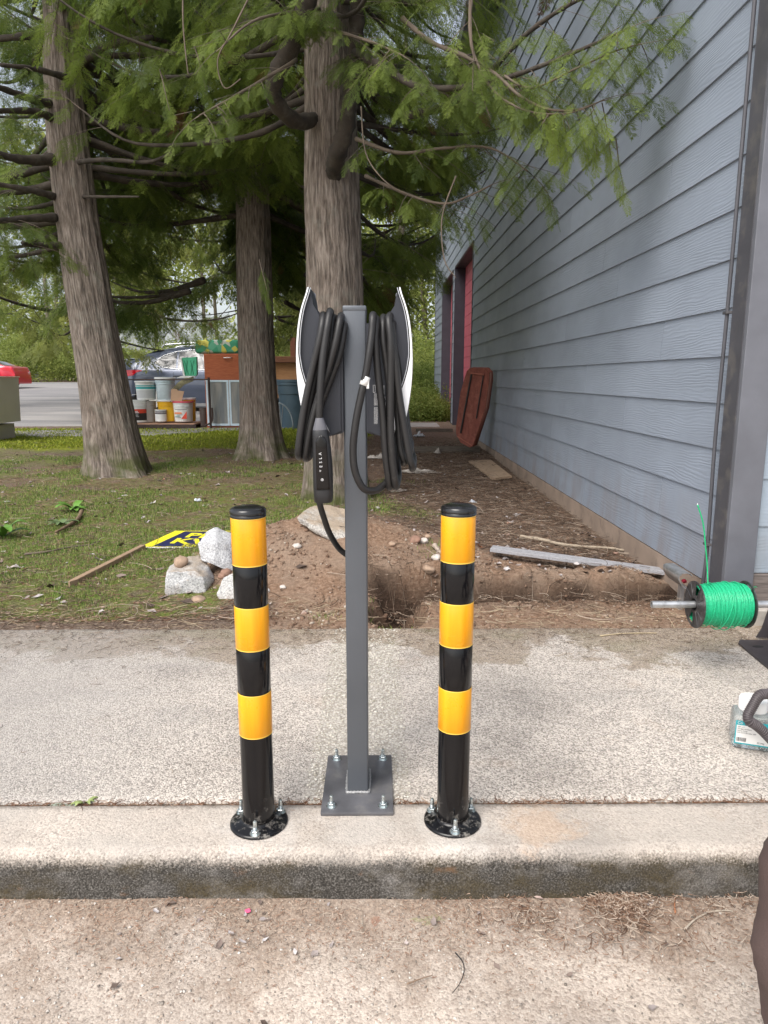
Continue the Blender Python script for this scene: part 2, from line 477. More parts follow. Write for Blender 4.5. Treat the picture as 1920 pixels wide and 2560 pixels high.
def mat_leaf(name, lo, hi, trans=.35, brown=True):
    m = M(name, .55, spec=.3)
    t = m.attr("tint", typ='INSTANCER')
    g = m.n("ShaderNodeNewGeometry")
    c = m.ramp(t, [(0, lo), (1, hi)])
    n = m.noise(m.pos(), 1.4, 3)
    c = m.mix(m.ramp(n, [(.35, .55), (.65, 0.0)]), c, tuple(a * .55 + b * 0 for a, b in zip(lo, hi)))
    if brown:
        c = m.mix(m.ramp(t, [(0.0, 1.0), (.012, 0.0)], 'CONSTANT'), c, (.13, .06, .03))
    m.col(c)
    tr = m.n("ShaderNodeBsdfTranslucent"); m.l(c, tr.inputs[0])
    mx = m.n("ShaderNodeMixShader"); mx.inputs[0].default_value = trans
    m.l(m.b.outputs[0], mx.inputs[1]); m.l(tr.outputs[0], mx.inputs[2])
    out = [x for x in m.t.nodes if x.type == 'OUTPUT_MATERIAL'][0]
    m.l(mx.outputs[0], out.inputs[0])
    return m.m

def mat_siding(name, base):
    m = M(name, .48, spec=.45)
    # boards share meshes, so every board's grain is shifted by its own random number
    oi = m.n("ShaderNodeObjectInfo")
    g = m.n("ShaderNodeNewGeometry")
    add = m.n("ShaderNodeVectorMath", operation='ADD'); m.l(g.outputs["Position"], add.inputs[0])
    cb = m.n("ShaderNodeCombineXYZ"); m.l(m.math('MULTIPLY', oi.outputs["Random"], 37.0), cb.inputs[0]); m.l(m.math('MULTIPLY', oi.outputs["Random"], 91.0), cb.inputs[1])
    m.l(cb.outputs[0], add.inputs[1])
    def mp(s):
        x = m.n("ShaderNodeMapping"); m.l(add.outputs[0], x.inputs[0]); x.inputs["Scale"].default_value = s; return x.outputs[0]
    v = mp((.22, .22, 1))
    warp = m.noise(mp((.5, .5, 2.2)), 3.2, 3)
    zz = m.sep(v)[2]
    wave = m.math('SINE', m.math('ADD', m.math('MULTIPLY', zz, 420), m.math('MULTIPLY', warp, 46)))
    gr = m.noise(mp((.06, .06, 1)), 170, 3)
    h = m.math('ADD', m.math('MULTIPLY', wave, .5), m.math('MULTIPLY', gr, 1.6))
    h = m.math('MULTIPLY', h, m.ramp(m.noise(mp((.4, .4, 1.5)), 4, 3), [(.35, .15), (.65, 1.0)]))
    m.bump(h, .42, .0022)
    lo = tuple(c * .88 for c in base); hi = tuple(c * 1.12 for c in base)
    c = m.ramp(m.noise(mp((.5, .5, 1)), 2.2, 6, .6), [(.3, lo), (.7, hi)])
    c = m.mix(m.ramp(oi.outputs["Random"], [(0, 0.0), (1, .16)]), c, tuple(x * .7 for x in base))
    # dried splash and chalk marks low down
    zr = m.sep(g.outputs["Position"])[2]
    low = m.ramp(zr, [(.10, 1.0), (.55, 0.0)])
    c = m.mix(m.math('MULTIPLY', low, m.ramp(m.noise(m.pos((1, 1, .3)), 4, 6, .7), [(.45, 0.0), (.68, .7)])), c, (.19, .145, .115))
    c = m.mix(m.ramp(m.noise(m.pos((3, 3, .5)), 8, 5, .7), [(.72, 0.0), (.77, .35)]), c, (.5, .52, .53))
    m.col(c)
    m.rough(m.ramp(m.noise(mp((.5, .5, 1)), 5, 5), [(.3, .40), (.7, .56)]))
    return m.m

def mat_paint_black():
    m = M("black_paint", .22, spec=.38)
    v = m.co()
    n = m.noise(v, 30, 8, .7)
    c = m.mix(m.ramp(n, [(.70, 0.0), (.78, .3)]), (.006, .006, .007), (.12, .115, .11))
    z = m.sep(v)[2]
    foot = m.math('MULTIPLY', m.ramp(z, [(.0, 1.0), (.09, 0.0)]), m.ramp(m.noise(v, 42, 6, .75), [(.54, 0.0), (.66, .6)]))
    c = m.mix(foot, c, (.34, .315, .28))
    m.col(c)
    m.rough(m.math('ADD', m.ramp(m.noise(v, 12, 5), [(.3, .10), (.7, .22)]), m.math('MULTIPLY', foot, .5)))
    m.bump(m.noise(v, 25, 3), .05, .001)
    return m.m

def mat_granite(name, tint=(1, 1, 1), soil=.5):
    m = M(name, .85, spec=.3)
    v = m.co()
    s = m.noise(v, 140, 5, .7); s2 = m.vor(v, 190, "Color"); s3 = m.sep(s2)[0]
    c = m.ramp(s, [(.34, (.07, .07, .075)), (.44, (.34, .345, .35)), (.6, (.60, .60, .59)), (.75, (.78, .78, .77))])
    c = m.mix(.35, c, m.ramp(s3, [(0, (.12, .12, .125)), (.3, (.5, .5, .5)), (1, (.75, .75, .74))]))
    g = m.n("ShaderNodeNewGeometry"); nz = m.sep(g.outputs["Normal"])[2]
    e = m.math('ADD', m.math('MULTIPLY', nz, soil), m.math('MULTIPLY', m.math('SUBTRACT', m.noise(v, 7, 7, .65), .5), 1.4))
    c = m.mix(m.ramp(e, [(.22, 0.0), (.52, .85)]), c, (.34, .275, .21))
    gz = m.sep(m.pos())[2]
    c = m.mix(m.math('MULTIPLY', m.mr(gz, .07, .0), m.ramp(m.noise(v, 12, 6, .7), [(.4, 0.0), (.6, .8)])), c, (.22, .15, .105))
    c = m.mix(1.0, c, tint, 'MULTIPLY')
    m.col(c)
    b = m.bump(m.noise(v, 22, 8, .7), .7, .02)
    m.bump(s, .35, .004, b)
    return m.m

def mat_wood(name, base, dark, scale=(1, 12, 12), rough=.7, wear=None):
    m = M(name, rough, spec=.3)
    v = m.co("Object", scale)
    n = m.noise(v, 9, 6, .6, .4)
    c = m.ramp(n, [(.3, dark), (.55, base), (.8, tuple(min(1, x * 1.25) for x in base))])
    if wear: c = m.mix(m.ramp(m.noise(m.co(), 9, 7, .7), [(.50, 0.0), (.68, .7)]), c, wear)
    m.col(c); m.bump(n, .35, .003)
    return m.m

walk_m, kerb_m, street_m = mat_concrete("washed_concrete", "walk"), mat_concrete("kerb_concrete", "kerb"), mat_concrete("street_concrete", "street")
ground_m = mat_ground()
bark_m = mat_bark(); limb_m = simple("limb_bark", (.045, .035, .027), .9, var=.5, nscale=9, bump=.9, bscale=35, dirt=(.10, .09, .07)); twig_m = simple("twig_bark", (.13, .10, .075), .85, var=.3, nscale=5)
leaf_m = mat_leaf("cedar_leaf", (.055, .098, .022), (.34, .43, .085), .5)
leaf_far_m = mat_leaf("far_cedar_leaf", (.08, .11, .025), (.34, .37, .085), .5)
leaf_dec_m = mat_leaf("woodland_leaf", (.13, .19, .035), (.48, .53, .15), .5, brown=False)
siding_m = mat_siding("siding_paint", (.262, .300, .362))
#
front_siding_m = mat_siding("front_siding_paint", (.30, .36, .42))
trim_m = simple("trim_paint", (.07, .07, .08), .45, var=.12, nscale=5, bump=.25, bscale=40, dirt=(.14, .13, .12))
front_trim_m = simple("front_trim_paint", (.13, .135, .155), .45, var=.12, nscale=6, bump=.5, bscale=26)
found_m = simple("foundation_paint", (.27, .205, .16), .85, var=.2, nscale=4, bump=.4, bscale=50, dirt=(.12, .09, .07))
pink_m = simple("pink_door_paint", (.56, .13, .17), .5, var=.1, nscale=3)
post_m = simple("post_coating", (.105, .115, .13), .38, .2, var=.06, nscale=5, bump=.12, bscale=400)
plate_m = simple("plate_coating", (.13, .13, .14), .42, .3, var=.3, nscale=9, bump=.2, bscale=120, dirt=(.22, .21, .20))
shell_m = simple("charger_shell", (.027, .030, .040), .42, var=.06, nscale=6, bump=.15, bscale=600)
white_m = M("glass_faceplate", .12, base=(.82, .84, .86), spec=.6).m
cable_m = M("cable_rubber", .42, base=(.020, .019, .019), spec=.45)
_v = cable_m.co(); cable_m.col(cable_m.mix(cable_m.ramp(cable_m.noise(_v, 60, 8, .75), [(.60, 0.0), (.74, .55)]), (.018, .017, .017), (.14, .125, .11)))
cable_m.rough(cable_m.ramp(cable_m.noise(_v, 20, 5), [(.3, .34), (.7, .52)])); cable_m = cable_m.m
gloss_black_m = M("gloss_black", .12, base=(.008, .008, .009), spec=.6).m
white_print_m = M("white_print", .6, base=(.75, .75, .75)).m
label_m = simple("white_label", (.78, .78, .76), .6, var=.04, nscale=20)
black_m = mat_paint_black()
yel = M("reflective_yellow", .30, spec=.5)
_v = yel.co("Object", (60, 60, 3)); yel.col(yel.ramp(yel.noise(_v, 1, 4), [(.3, (.80, .315, .004)), (.7, (.90, .40, .010))]))
yel.rough(yel.ramp(yel.noise(yel.co(), 9, 5), [(.3, .22), (.7, .36)])); yel_m = yel.m
band_edge_m = M("band_edge", .4, base=(.95, .62, .10)).m
zinc_m = simple("zinc_bolt", (.55, .60, .60), .28, .9, var=.2, nscale=60)
steel_m = simple("galvanised_steel", (.55, .56, .57), .38, .85, var=.15, nscale=20, dirt=(.35, .35, .35))
granite_m = mat_granite("granite"); granite_w = mat_granite("pale_stone", (1.05, 1.03, 1.0), .25)
leafbase_m = None

# ================================================================= LARGE STRUCTURE
# street
def grid_obj(name, xs, ys, zf, mat, kind="structure", attrs=None, parent=None):
    X, Y = np.meshgrid(xs, ys); Z = zf(X, Y)
    n, k = len(xs), len(ys)
    idx = np.arange(n * k).reshape(k, n)
    f = np.stack([idx[:-1, :-1], idx[:-1, 1:], idx[1:, 1:], idx[1:, :-1]], -1).reshape(-1, 4)
    v = np.stack([X, Y, Z], -1).reshape(-1, 3)
    at = {k2: fn(X, Y).ravel() for k2, fn in (attrs or {}).items()}
    o = np_mesh(name, v, f, mat, parent, True, at)
    if kind: o["kind"] = kind
    return o

KZ = -.125
xs = np.concatenate([-np.geomspace(200, 2.2, 14), np.arange(-2.0, 2.0, .02), np.geomspace(2.2, 200, 14)])
ys = np.concatenate([-np.geomspace(200, 1, 10), np.arange(0.2, 1.45, .02)])
def street_z(X, Y):
    return KZ + (fbm(X * 3, Y * 3, 4) - .5) * .014 + (fbm(X * 30, Y * 30, 3) - .5) * .005 + smooth(1.30, 1.45, Y) * .012
grid_obj("street", xs, ys, street_z, street_m)

# kerb: profile swept along X, slightly worn edge
prof = []
KY0, KY1 = 1.428, 1.612
for a in np.linspace(0, 1, 12): prof.append((KY0 - .012 * (1 - a), -.30 + a * (.30 - .032)))
for a in np.linspace(0, math.pi / 2, 9)[1:]: prof.append((KY0 + .032 * (1 - math.cos(a)), -.032 + .032 * math.sin(a)))
for a in np.linspace(0, 1, 10)[1:]: prof.append((KY0 + .032 + a * (KY1 - KY0 - .036), .002 * a))
prof.append((KY1 - .001, -.004)); prof.append((KY1, -.20))
prof = np.array(prof)
kx = np.concatenate([[-60, -20, -8, -4], np.arange(-2.2, 2.2, .02), [4, 8, 20, 60]])
X = np.repeat(kx[None], len(prof), 0); Yk = np.repeat(prof[:, :1], len(kx), 1); Zk = np.repeat(prof[:, 1:], len(kx), 1)
w1 = (fbm(X * 4 + Zk * 5, Yk * 6 + Zk * 9, 4) - .5)
Yk = Yk - w1 * .008 * (Zk < .001) * (Yk < 1.5); Zk = Zk + (fbm(X * 5, Yk * 9 + 4, 4) - .5) * .004
idx = np.arange(X.size).reshape(X.shape)
kf = np.stack([idx[:-1, :-1], idx[:-1, 1:], idx[1:, 1:], idx[1:, :-1]], -1).reshape(-1, 4)
ko = np_mesh("kerb", np.stack([X, Yk, Zk], -1).reshape(-1, 3), kf, kerb_m, None, True)
ko["kind"] = "structure"

# sidewalk slabs
def slab(name, x0, x1, y0, y1):
    xs_ = np.concatenate([np.linspace(x0, max(x0, -2.2), 4)[:-1] if x0 < -2.3 else [], [x0, x0 + .005, x0 + .012] if x0 > -2.2 else [], np.arange(max(x0 + .02, -2.2), min(x1 - .02, 2.6), .025), [x1 - .012, x1 - .005, x1]])
    ys_ = np.concatenate([[y0], np.arange(y0 + .008, y1 - .01, .025), [y1 - .006, y1]])
    def zf(X, Y):
        z = (fbm(X * 2.5, Y * 2.5, 4) - .5) * .006 + .001
        ed = np.minimum(np.minimum(X - x0, x1 - X), np.minimum(Y - y0, y1 - Y))
        return np.where(ed < .002, -.16, z - .004 * (ed < .012))
    return grid_obj(name, xs_, ys_, zf, walk_m)
rag = SLAB_Y
slab("sidewalk", -14, 1.505, KY1 + .007, rag)
slab("sidewalk", 1.513, 14, KY1 + .007, 2.93)
joint = MB().box(-14, 14, KY1 - .004, KY1 + .02, -.1, -.007).build("joint_filler", simple("joint_dirt", (.10, .075, .05), .95, var=.4, nscale=30, bump=.8, bscale=90))
joint["kind"] = "structure"

# ground sheet
def gzone(X, Y):
    edge = np.interp(Y, [2.8, 3.3, 4.0, 5, 7, 9, 14], [-.75, -.72, -.75, -.5, -.4, -.4, -.4])
    g = 1 - smooth(-.25, .2, X - edge)
    g = (g + .12 * g * (Y < 5)) * (1 - .50 * smooth(5.2, 7.5, Y)) * (1 - smooth(12, 14, Y) * .5)
    g = g * smooth(2.9, 3.15, Y) 
    # a green patch round the main trunk's foot
    g = np.maximum(g, .75 * np.exp(-(((X - .2) / .5) ** 2 + ((Y - 5.6) / .4) ** 2)))
    return g
def dzone(X, Y):
    q = ((X + .22) / .80) ** 2 + ((Y - 3.95) / .72) ** 2
    d = 1 - smooth(.8, 1.5, q)
    d2 = smooth(-.6, -.35, X) * (1 - smooth(3.75, 4.2, Y + .25 * (X > .9)))
    return np.maximum(d, d2)
def mzone(X, Y):
    a = smooth(9.6, 10.8, Y) * (1 - smooth(13.2, 14.2, Y)) * smooth(-9, -6, X) * (1 - smooth(-.5, .2, X))
    return a * .9
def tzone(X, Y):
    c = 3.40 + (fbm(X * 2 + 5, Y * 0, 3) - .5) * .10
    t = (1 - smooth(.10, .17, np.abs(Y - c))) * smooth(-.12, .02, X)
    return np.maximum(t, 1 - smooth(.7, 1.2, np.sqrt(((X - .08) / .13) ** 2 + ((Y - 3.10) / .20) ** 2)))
gx = np.concatenate([-np.geomspace(400, 12, 16), np.arange(-11, -3, .12), np.arange(-3, 2.0, .02), np.arange(2.0, 6, .3), np.geomspace(6.5, 400, 14)])
gy = np.concatenate([np.arange(2.80, 5.2, .02), np.arange(5.2, 8.5, .04), np.arange(8.5, 16, .12), np.geomspace(16.3, 500, 40)])
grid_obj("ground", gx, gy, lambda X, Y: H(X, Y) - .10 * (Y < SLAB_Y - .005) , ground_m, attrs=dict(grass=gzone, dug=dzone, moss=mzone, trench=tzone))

# parking lot asphalt and a concrete path in front of it
asph = M("old_asphalt", .9, spec=.25)
p_ = asph.pos(); c_ = asph.ramp(asph.noise(p_, 40, 6, .7), [(.3, (.16, .155, .155)), (.7, (.27, .26, .26))])
c_ = asph.mix(asph.ramp(asph.noise(asph.pos((.25, 1, 1)), 1.1, 6, .6), [(.45, 0.0), (.62, .7)]), c_, (.36, .34, .32))
c_ = asph.mix(asph.ramp(asph.noise(asph.pos((.3, 1, 1)), 1.9, 6, .65), [(.60, 0.0), (.70, .6)]), c_, (.08, .075, .07))
asph.col(c_)
def lot(name, poly_lo, poly_hi, x0, x1, y0, y1, mat, up, nx=50, ny=40):
    xs_ = np.linspace(x0, x1, nx); t = np.linspace(0, 1, ny)
    X = np.repeat(xs_[None], ny, 0)
    lo = np.interp(xs_, *poly_lo); hi = np.interp(xs_, *poly_hi)
    Y = lo[None] + (hi - lo)[None] * t[:, None]
    Z = H(X, Y) + up
    Z[0] -= .12; Z[-1] -= .12
    idx = np.arange(X.size).reshape(X.shape)
    f = np.stack([idx[:-1, :-1], idx[:-1, 1:], idx[1:, 1:], idx[1:, :-1]], -1).reshape(-1, 4)
    o = np_mesh(name, np.stack([X, Y, Z], -1).reshape(-1, 3), f, mat, None, True); o["kind"] = "structure"; return o
lot("path", ([-20, -4, -1.5, 6], [10.6, 12.3, 14.0, 14.2]), ([-20, -4, -1.5, 6], [11.6, 13.4, 14.9, 15.0]), -20, 1.2, 0, 0, asph.m, .02)
lot("parking_lot", ([-40, -4, -1.5, 6], [12.6, 14.0, 15.3, 15.3]), ([-40, 6], [46, 46]), -40, 1.2, 0, 0, asph.m, .03, 60, 60)

# ---------------------------------------------------------------- building
CY = 2.95
WX = P(1841, 1200, CY).x        # plane of the long wall
#                             # plane of the front wall
FARY = 19.6
bld = empty("building", (WX, CY, 0), 0, "long blue-grey building clad in lap siding with two recessed pink doors", "building")
def bput(o): o.parent = bld; o.matrix_parent_inverse = Matrix.Translation(-Vector((WX, CY, 0))); return o
EXPO = .2035; Z0 = .125; NC = 27
D1, D2 = (PX(1176, 945, WX).y, PX(1133, 945, WX).y), (PX(1128, 945, WX).y, PX(1103, 945, WX).y)
DTOP = 3.20
# sheathing behind the boards
mb = MB()
for (a, b, z0, z1) in ((CY + .012, D1[0], -.1, 5.7), (D1[1], D2[0], -.1, 5.7), (D2[1], FARY, -.1, 5.7), (D1[0], D1[1], DTOP, 5.7), (D2[0], D2[1], DTOP, 5.7)):
    mb.box(WX + .022, WX + .30, a, b, z0, z1)
mb.box(WX + .30, WX + 9, CY + .012, FARY, 5.55, 5.7)
mb.box(WX + .30, WX + 9, CY + .014, CY + .16, -.1, 5.55)
mb.box(WX + .012, WX + 9, FARY + .001, FARY + .2, -.1, 5.55)
bput(mb.build("wall", trim_m))
def board_mesh(L):
    me = bpy.data.meshes.new("siding_board")
    h = EXPO + .028
    t0, t1 = .0045, .0170            # top tucked in, bottom proud
    vs = []
    for y in (0, L):
        vs += [(.022, y, 0), (.022 - t1 + .006, y, 0), (.022 - t1, y, .0015), (.022 - t1 + .0110, y, h), (.022, y, h)]
    f = [(0, 1, 2, 3, 4), (9, 8, 7, 6, 5), (0, 5, 6, 1), (1, 6, 7, 2), (2, 7, 8, 3), (3, 8, 9, 4), (4, 9, 5, 0)]
    me.from_pydata(vs, [], f); me.update(); me.materials.append(siding_m); return me
_bm = {}
def side_board(y0, y1, z, k):
    L = round(y1 - y0, 3)
    if L < .03: return
    if L not in _bm: _bm[L] = board_mesh(L)
    o = bpy.data.objects.new("siding_board", _bm[L]); C.objects.link(o)
    o.location = (WX, y0, z); bput(o)
for i in range(NC):
    z = Z0 + i * EXPO
    spans = [(CY + .118, FARY)] if z > DTOP - .03 else [(CY + .118, D1[0] - .01), (D1[1] + .01, D2[0] - .01), (D2[1] + .01, FARY)]
    off = [2.2, .9, 3.1, 1.6][i % 4] + random.uniform(-.3, .3)
    for (a, b) in spans:
        y = a
        nxt = a + off
        while y < b:
            e = min(nxt, b)
            if b - e < .5: e = b
            side_board(y, e - .0045, z, i)
            y = e; nxt = e + 3.66
# foundation
for ya_, yb_ in ((CY, D1[0]), (D2[1], FARY)): bput(MB().box(WX + .006, WX + .021, ya_, yb_, -.3, Z0 - .004).build("foundation", found_m))
# door recesses
for (a, b) in (D1, D2):
    dr = empty("door", (WX, a, 0)); bput(dr)
    zt = DTOP; zb = .06
    def dput(o): o.parent = dr; o.matrix_parent_inverse = Matrix.Translation(-Vector((WX, a, 0))); return o
    dput(MB().box(WX - .004, WX + .26, b - .02, b + .002, zb, zt).build("jamb", simple("dark_jamb_paint", (.045, .045, .06), .5)))
    dput(MB().box(WX - .004, WX + .26, a - .002, a + .02, zb, zt).build("jamb", trim_m))
    dput(MB().box(WX - .004, WX + .26, a - .002, b + .002, zt - .02, zt + .003).build("lintel", trim_m))
    for k in range(16):
        z = zb + k * .198
        if z > zt - .1: break
        dput(MB().box(WX + .205, WX + .235, a + .02, b - .02, z + .002, min(z + .194, zt - .02), .003, seg=1).build("panel", pink_m))
    dput(MB().box(WX + .237, WX + .28, a, b, zb, zt).build("backing", trim_m))
# corner boards
bput(MB().box(WX - .026, WX - .001, CY + .002, CY + .115, -.02, 5.6, .003).build("corner_board", trim_m))
bput(MB().box(WX - .026, WX + .10, CY - .026, CY, -.02, 5.6, .003).build("corner_board", front_trim_m))
# front siding
fbm_ = {}
for i in range(NC):
    z = .225 + i * EXPO
    mb = MB(); h = EXPO + .02
    mb.prism([(CY + .012, 0), (CY - .008, 0), (CY - .0095, .002), (CY - .002, h), (CY + .012, h)], WX + .104, WX + 4.6, 'X')
    o = mb.build("siding_board", front_siding_m); o.location.z = z; bput(o)
bput(MB().box(WX + .104, WX + 4.6, CY - .012, CY + .010, .075, .222, .003).build("skirt_board", mat_wood("skirt_wood", (.20, .17, .155), (.10, .085, .08), (1, 14, 14))))
bput(MB().box(WX + .0, WX + 4.6, CY - .05, CY + .010, -.05, .072, .006).build("sill", simple("sill_concrete", (.42, .39, .35), .9, var=.2, nscale=20)))
# eave
bput(MB().box(WX - .35, WX + 9.3, CY - .3, FARY + .3, 5.7, 5.92, .01).build("roof", trim_m))
# conduit cable on the corner
cab = MB().tube(spline([(WX - .034, CY + .135, 5.5), (WX - .034, CY + .135, 3.0), (WX - .036, CY + .133, 1.5), (WX - .038, CY + .14, .8), (WX - .036, CY + .13, .3), (WX - .04, CY + .15, .02)], 6), .0085, 8).build("wall_cable", simple("grey_cable", (.07, .07, .08), .5), None, True)
tag(cab, "dark grey cable clipped down the building's corner beside the trim board", "cable")
for z in (2.55, 1.32, .32):
    cl = MB().box(-.012, .012, -.02, .02, -.006, .006, .002).build("clip", trim_m, cab); cl.location = (WX - .036, CY + .134, z)

# ================================================================= TREES
def frond_mesh(name, n=17, k=5, hang=0.0, wid=.021, lw=.10, seed=0):
    """a flat cedar spray 1 m long along +X: rachis, side branchlets, scale-leaf twiglets"""
    r = random.Random(seed); vs = []; fs = []
    def leaf(p, d, nrm, L, w):
        s_ = nrm.cross(d).normalized() * w * .5
        i = len(vs); m_ = p + d * L * .45
        vs.extend([p, m_ + s_, p + d * L, m_ - s_]); fs.append((i, i + 1, i + 2, i + 3))
    def stem(a, b, w):
        d = (b - a); s_ = Vector((0, 0, 1)).cross(d).normalized() * w * .5
        i = len(vs); vs.extend([a - s_, a + s_, b + s_ * .5, b - s_ * .5]); fs.append((i, i + 1, i + 2, i + 3))
    def spine(t): return Vector((t - .12 * hang * t * t, .03 * math.sin(t * 5 + seed), -(.10 + .45 * hang) * t * t))
    for i in range(n):
        t0, t1 = i / n, (i + 1) / n
        stem(spine(t0), spine(t1), .014 * (1 - t0) + .004)
    for i in range(n * 2):
        t = .05 + .93 * (i + .5) / (n * 2); side = 1 if i % 2 else -1
        p = spine(t); L = .36 * min(1, (t / .22)) ** .6 * (1.02 - t) ** .75 * r.uniform(.65, 1.2) + .03
        a = side * R(r.uniform(30, 48))
        d = Vector((math.cos(a), math.sin(a), r.uniform(-.25, .05) - .35 * hang)).normalized()
        e = p + d * L + Vector((0, 0, -.25 * L * L))
        stem(p, e, .007)
        for j in range(k):
            u = (j + .6) / k; q = p.lerp(e, u); l2 = lw * (1.15 - .7 * u) * r.uniform(.75, 1.2) * (.5 + L * 1.6)
            for s2 in (1, -1):
                b = a + s2 * R(r.uniform(20, 38))
                leaf(q, Vector((math.cos(b), math.sin(b), d.z + r.uniform(-.3, .1))).normalized(), Vector((0, 0, 1)), l2, wid)
        leaf(e, d, Vector((0, 0, 1)), lw * .55, wid * .8)
    me = bpy.data.meshes.new(name); me.from_pydata([tuple(v) for v in vs], [], fs); me.update()
    return me
def source(name, me, mat):
    me.materials.append(mat); return bpy.data.objects.new(name, me)   # only instanced, never linked
near_src = [source("spray_source", frond_mesh("spray", 9, 4, h, wid=.0135, lw=.17, seed=s), leaf_m) for s, h in ((1, 0.0), (2, .35), (3, .9))]
mid_src = [source("spray_source", frond_mesh("spray", 7, 3, h, wid=.020, lw=.22, seed=s), leaf_m) for s, h in ((4, 0.1), (5, .5), (6, .9))]
far_src = [source("spray_source", frond_mesh("spray", 5, 3, h, wid=.032, lw=.26, seed=s), leaf_far_m) for s, h in ((7, 0.1), (8, .5), (9, .9))]
def leafcluster(name, seed):
    r = random.Random(seed); vs = []; fs = []
    for i in range(46):
        p = Vector((r.gauss(0, .32), r.gauss(0, .32), r.gauss(0, .26)))
        d = Vector((r.uniform(-1, 1), r.uniform(-1, 1), r.uniform(-1, .5))).normalized()
        s_ = d.orthogonal().normalized() * .035; L = r.uniform(.09, .16); i0 = len(vs)
        vs.extend([tuple(p), tuple(p + d * L * .5 + s_), tuple(p + d * L), tuple(p + d * L * .5 - s_)]); fs.append((i0, i0 + 1, i0 + 2, i0 + 3))
    me = bpy.data.meshes.new(name); me.from_pydata(vs, [], fs); me.update(); return me
dec_src = [source("leaf_source", leafcluster("leaves", s), leaf_dec_m) for s in (11, 12)]

_ng = {}
def scatter_group(srcs):
    key = tuple(o.name for o in srcs)
    if key in _ng: return _ng[key]
    g = bpy.data.node_groups.new("scatter", 'GeometryNodeTree')
    g.interface.new_socket("Geometry", in_out='INPUT', socket_type='NodeSocketGeometry')
    g.interface.new_socket("Geometry", in_out='OUTPUT', socket_type='NodeSocketGeometry')
    N = g.nodes.new; L = g.links.new
    gi, go = N('NodeGroupInput'), N('NodeGroupOutput')
    jn = N('GeometryNodeJoinGeometry')
    for o in srcs:
        oi = N('GeometryNodeObjectInfo'); oi.inputs['Object'].default_value = o; oi.inputs['As Instance'].default_value = True
        L(oi.outputs['Geometry'], jn.inputs[0])
    mp = N('GeometryNodeMeshToPoints')
    iop = N('GeometryNodeInstanceOnPoints'); iop.inputs['Pick Instance'].default_value = True
    def na(n, t):
        x = N('GeometryNodeInputNamedAttribute'); x.data_type = t; x.inputs['Name'].default_value = n; return x.outputs['Attribute']
    e2r = N('FunctionNodeEulerToRotation'); L(na('rot', 'FLOAT_VECTOR'), e2r.inputs[0])
    L(gi.outputs[0], mp.inputs[0]); L(mp.outputs[0], iop.inputs['Points']); L(jn.outputs[0], iop.inputs['Instance'])
    L(na('pick', 'INT'), iop.inputs['Instance Index']); L(e2r.outputs[0], iop.inputs['Rotation']); L(na('size', 'FLOAT'), iop.inputs['Scale'])
    L(iop.outputs[0], go.inputs[0])
    _ng[key] = g; return g
def scatter(name, items, srcs, parent=None, kind="stuff"):
    """items: list of (pos, dir, up, size, pick, tint)"""
    me = bpy.data.meshes.new(name); n = len(items)
    me.vertices.add(n)
    co = np.array([tuple(i[0]) for i in items], np.float32)
    me.vertices.foreach_set("co", co.ravel())
    rot = np.zeros((n, 3), np.float32)
    for k, it in enumerate(items):
        x = it[1].normalized(); z = (it[2] - x * it[2].dot(x))
        z = z.normalized() if z.length > 1e-4 else x.orthogonal().normalized()
        y = z.cross(x)
        rot[k] = Matrix((x, y, z)).transposed().to_euler('XYZ')[:]
    a = me.attributes.new('rot', 'FLOAT_VECTOR', 'POINT'); a.data.foreach_set("vector", rot.ravel())
    a = me.attributes.new('size', 'FLOAT', 'POINT'); a.data.foreach_set("value", np.array([i[3] for i in items], np.float32))
    a = me.attributes.new('pick', 'INT', 'POINT'); a.data.foreach_set("value", np.array([i[4] for i in items], np.int32))
    a = me.attributes.new('tint', 'FLOAT', 'POINT'); a.data.foreach_set("value", np.array([i[5] for i in items], np.float32))
    me.update()
    o = link(name, me, srcs[0].data.materials[0], parent)
    md = o.modifiers.new("scatter", 'NODES'); md.node_group = scatter_group(srcs)
    if kind: o["kind"] = kind
    return o

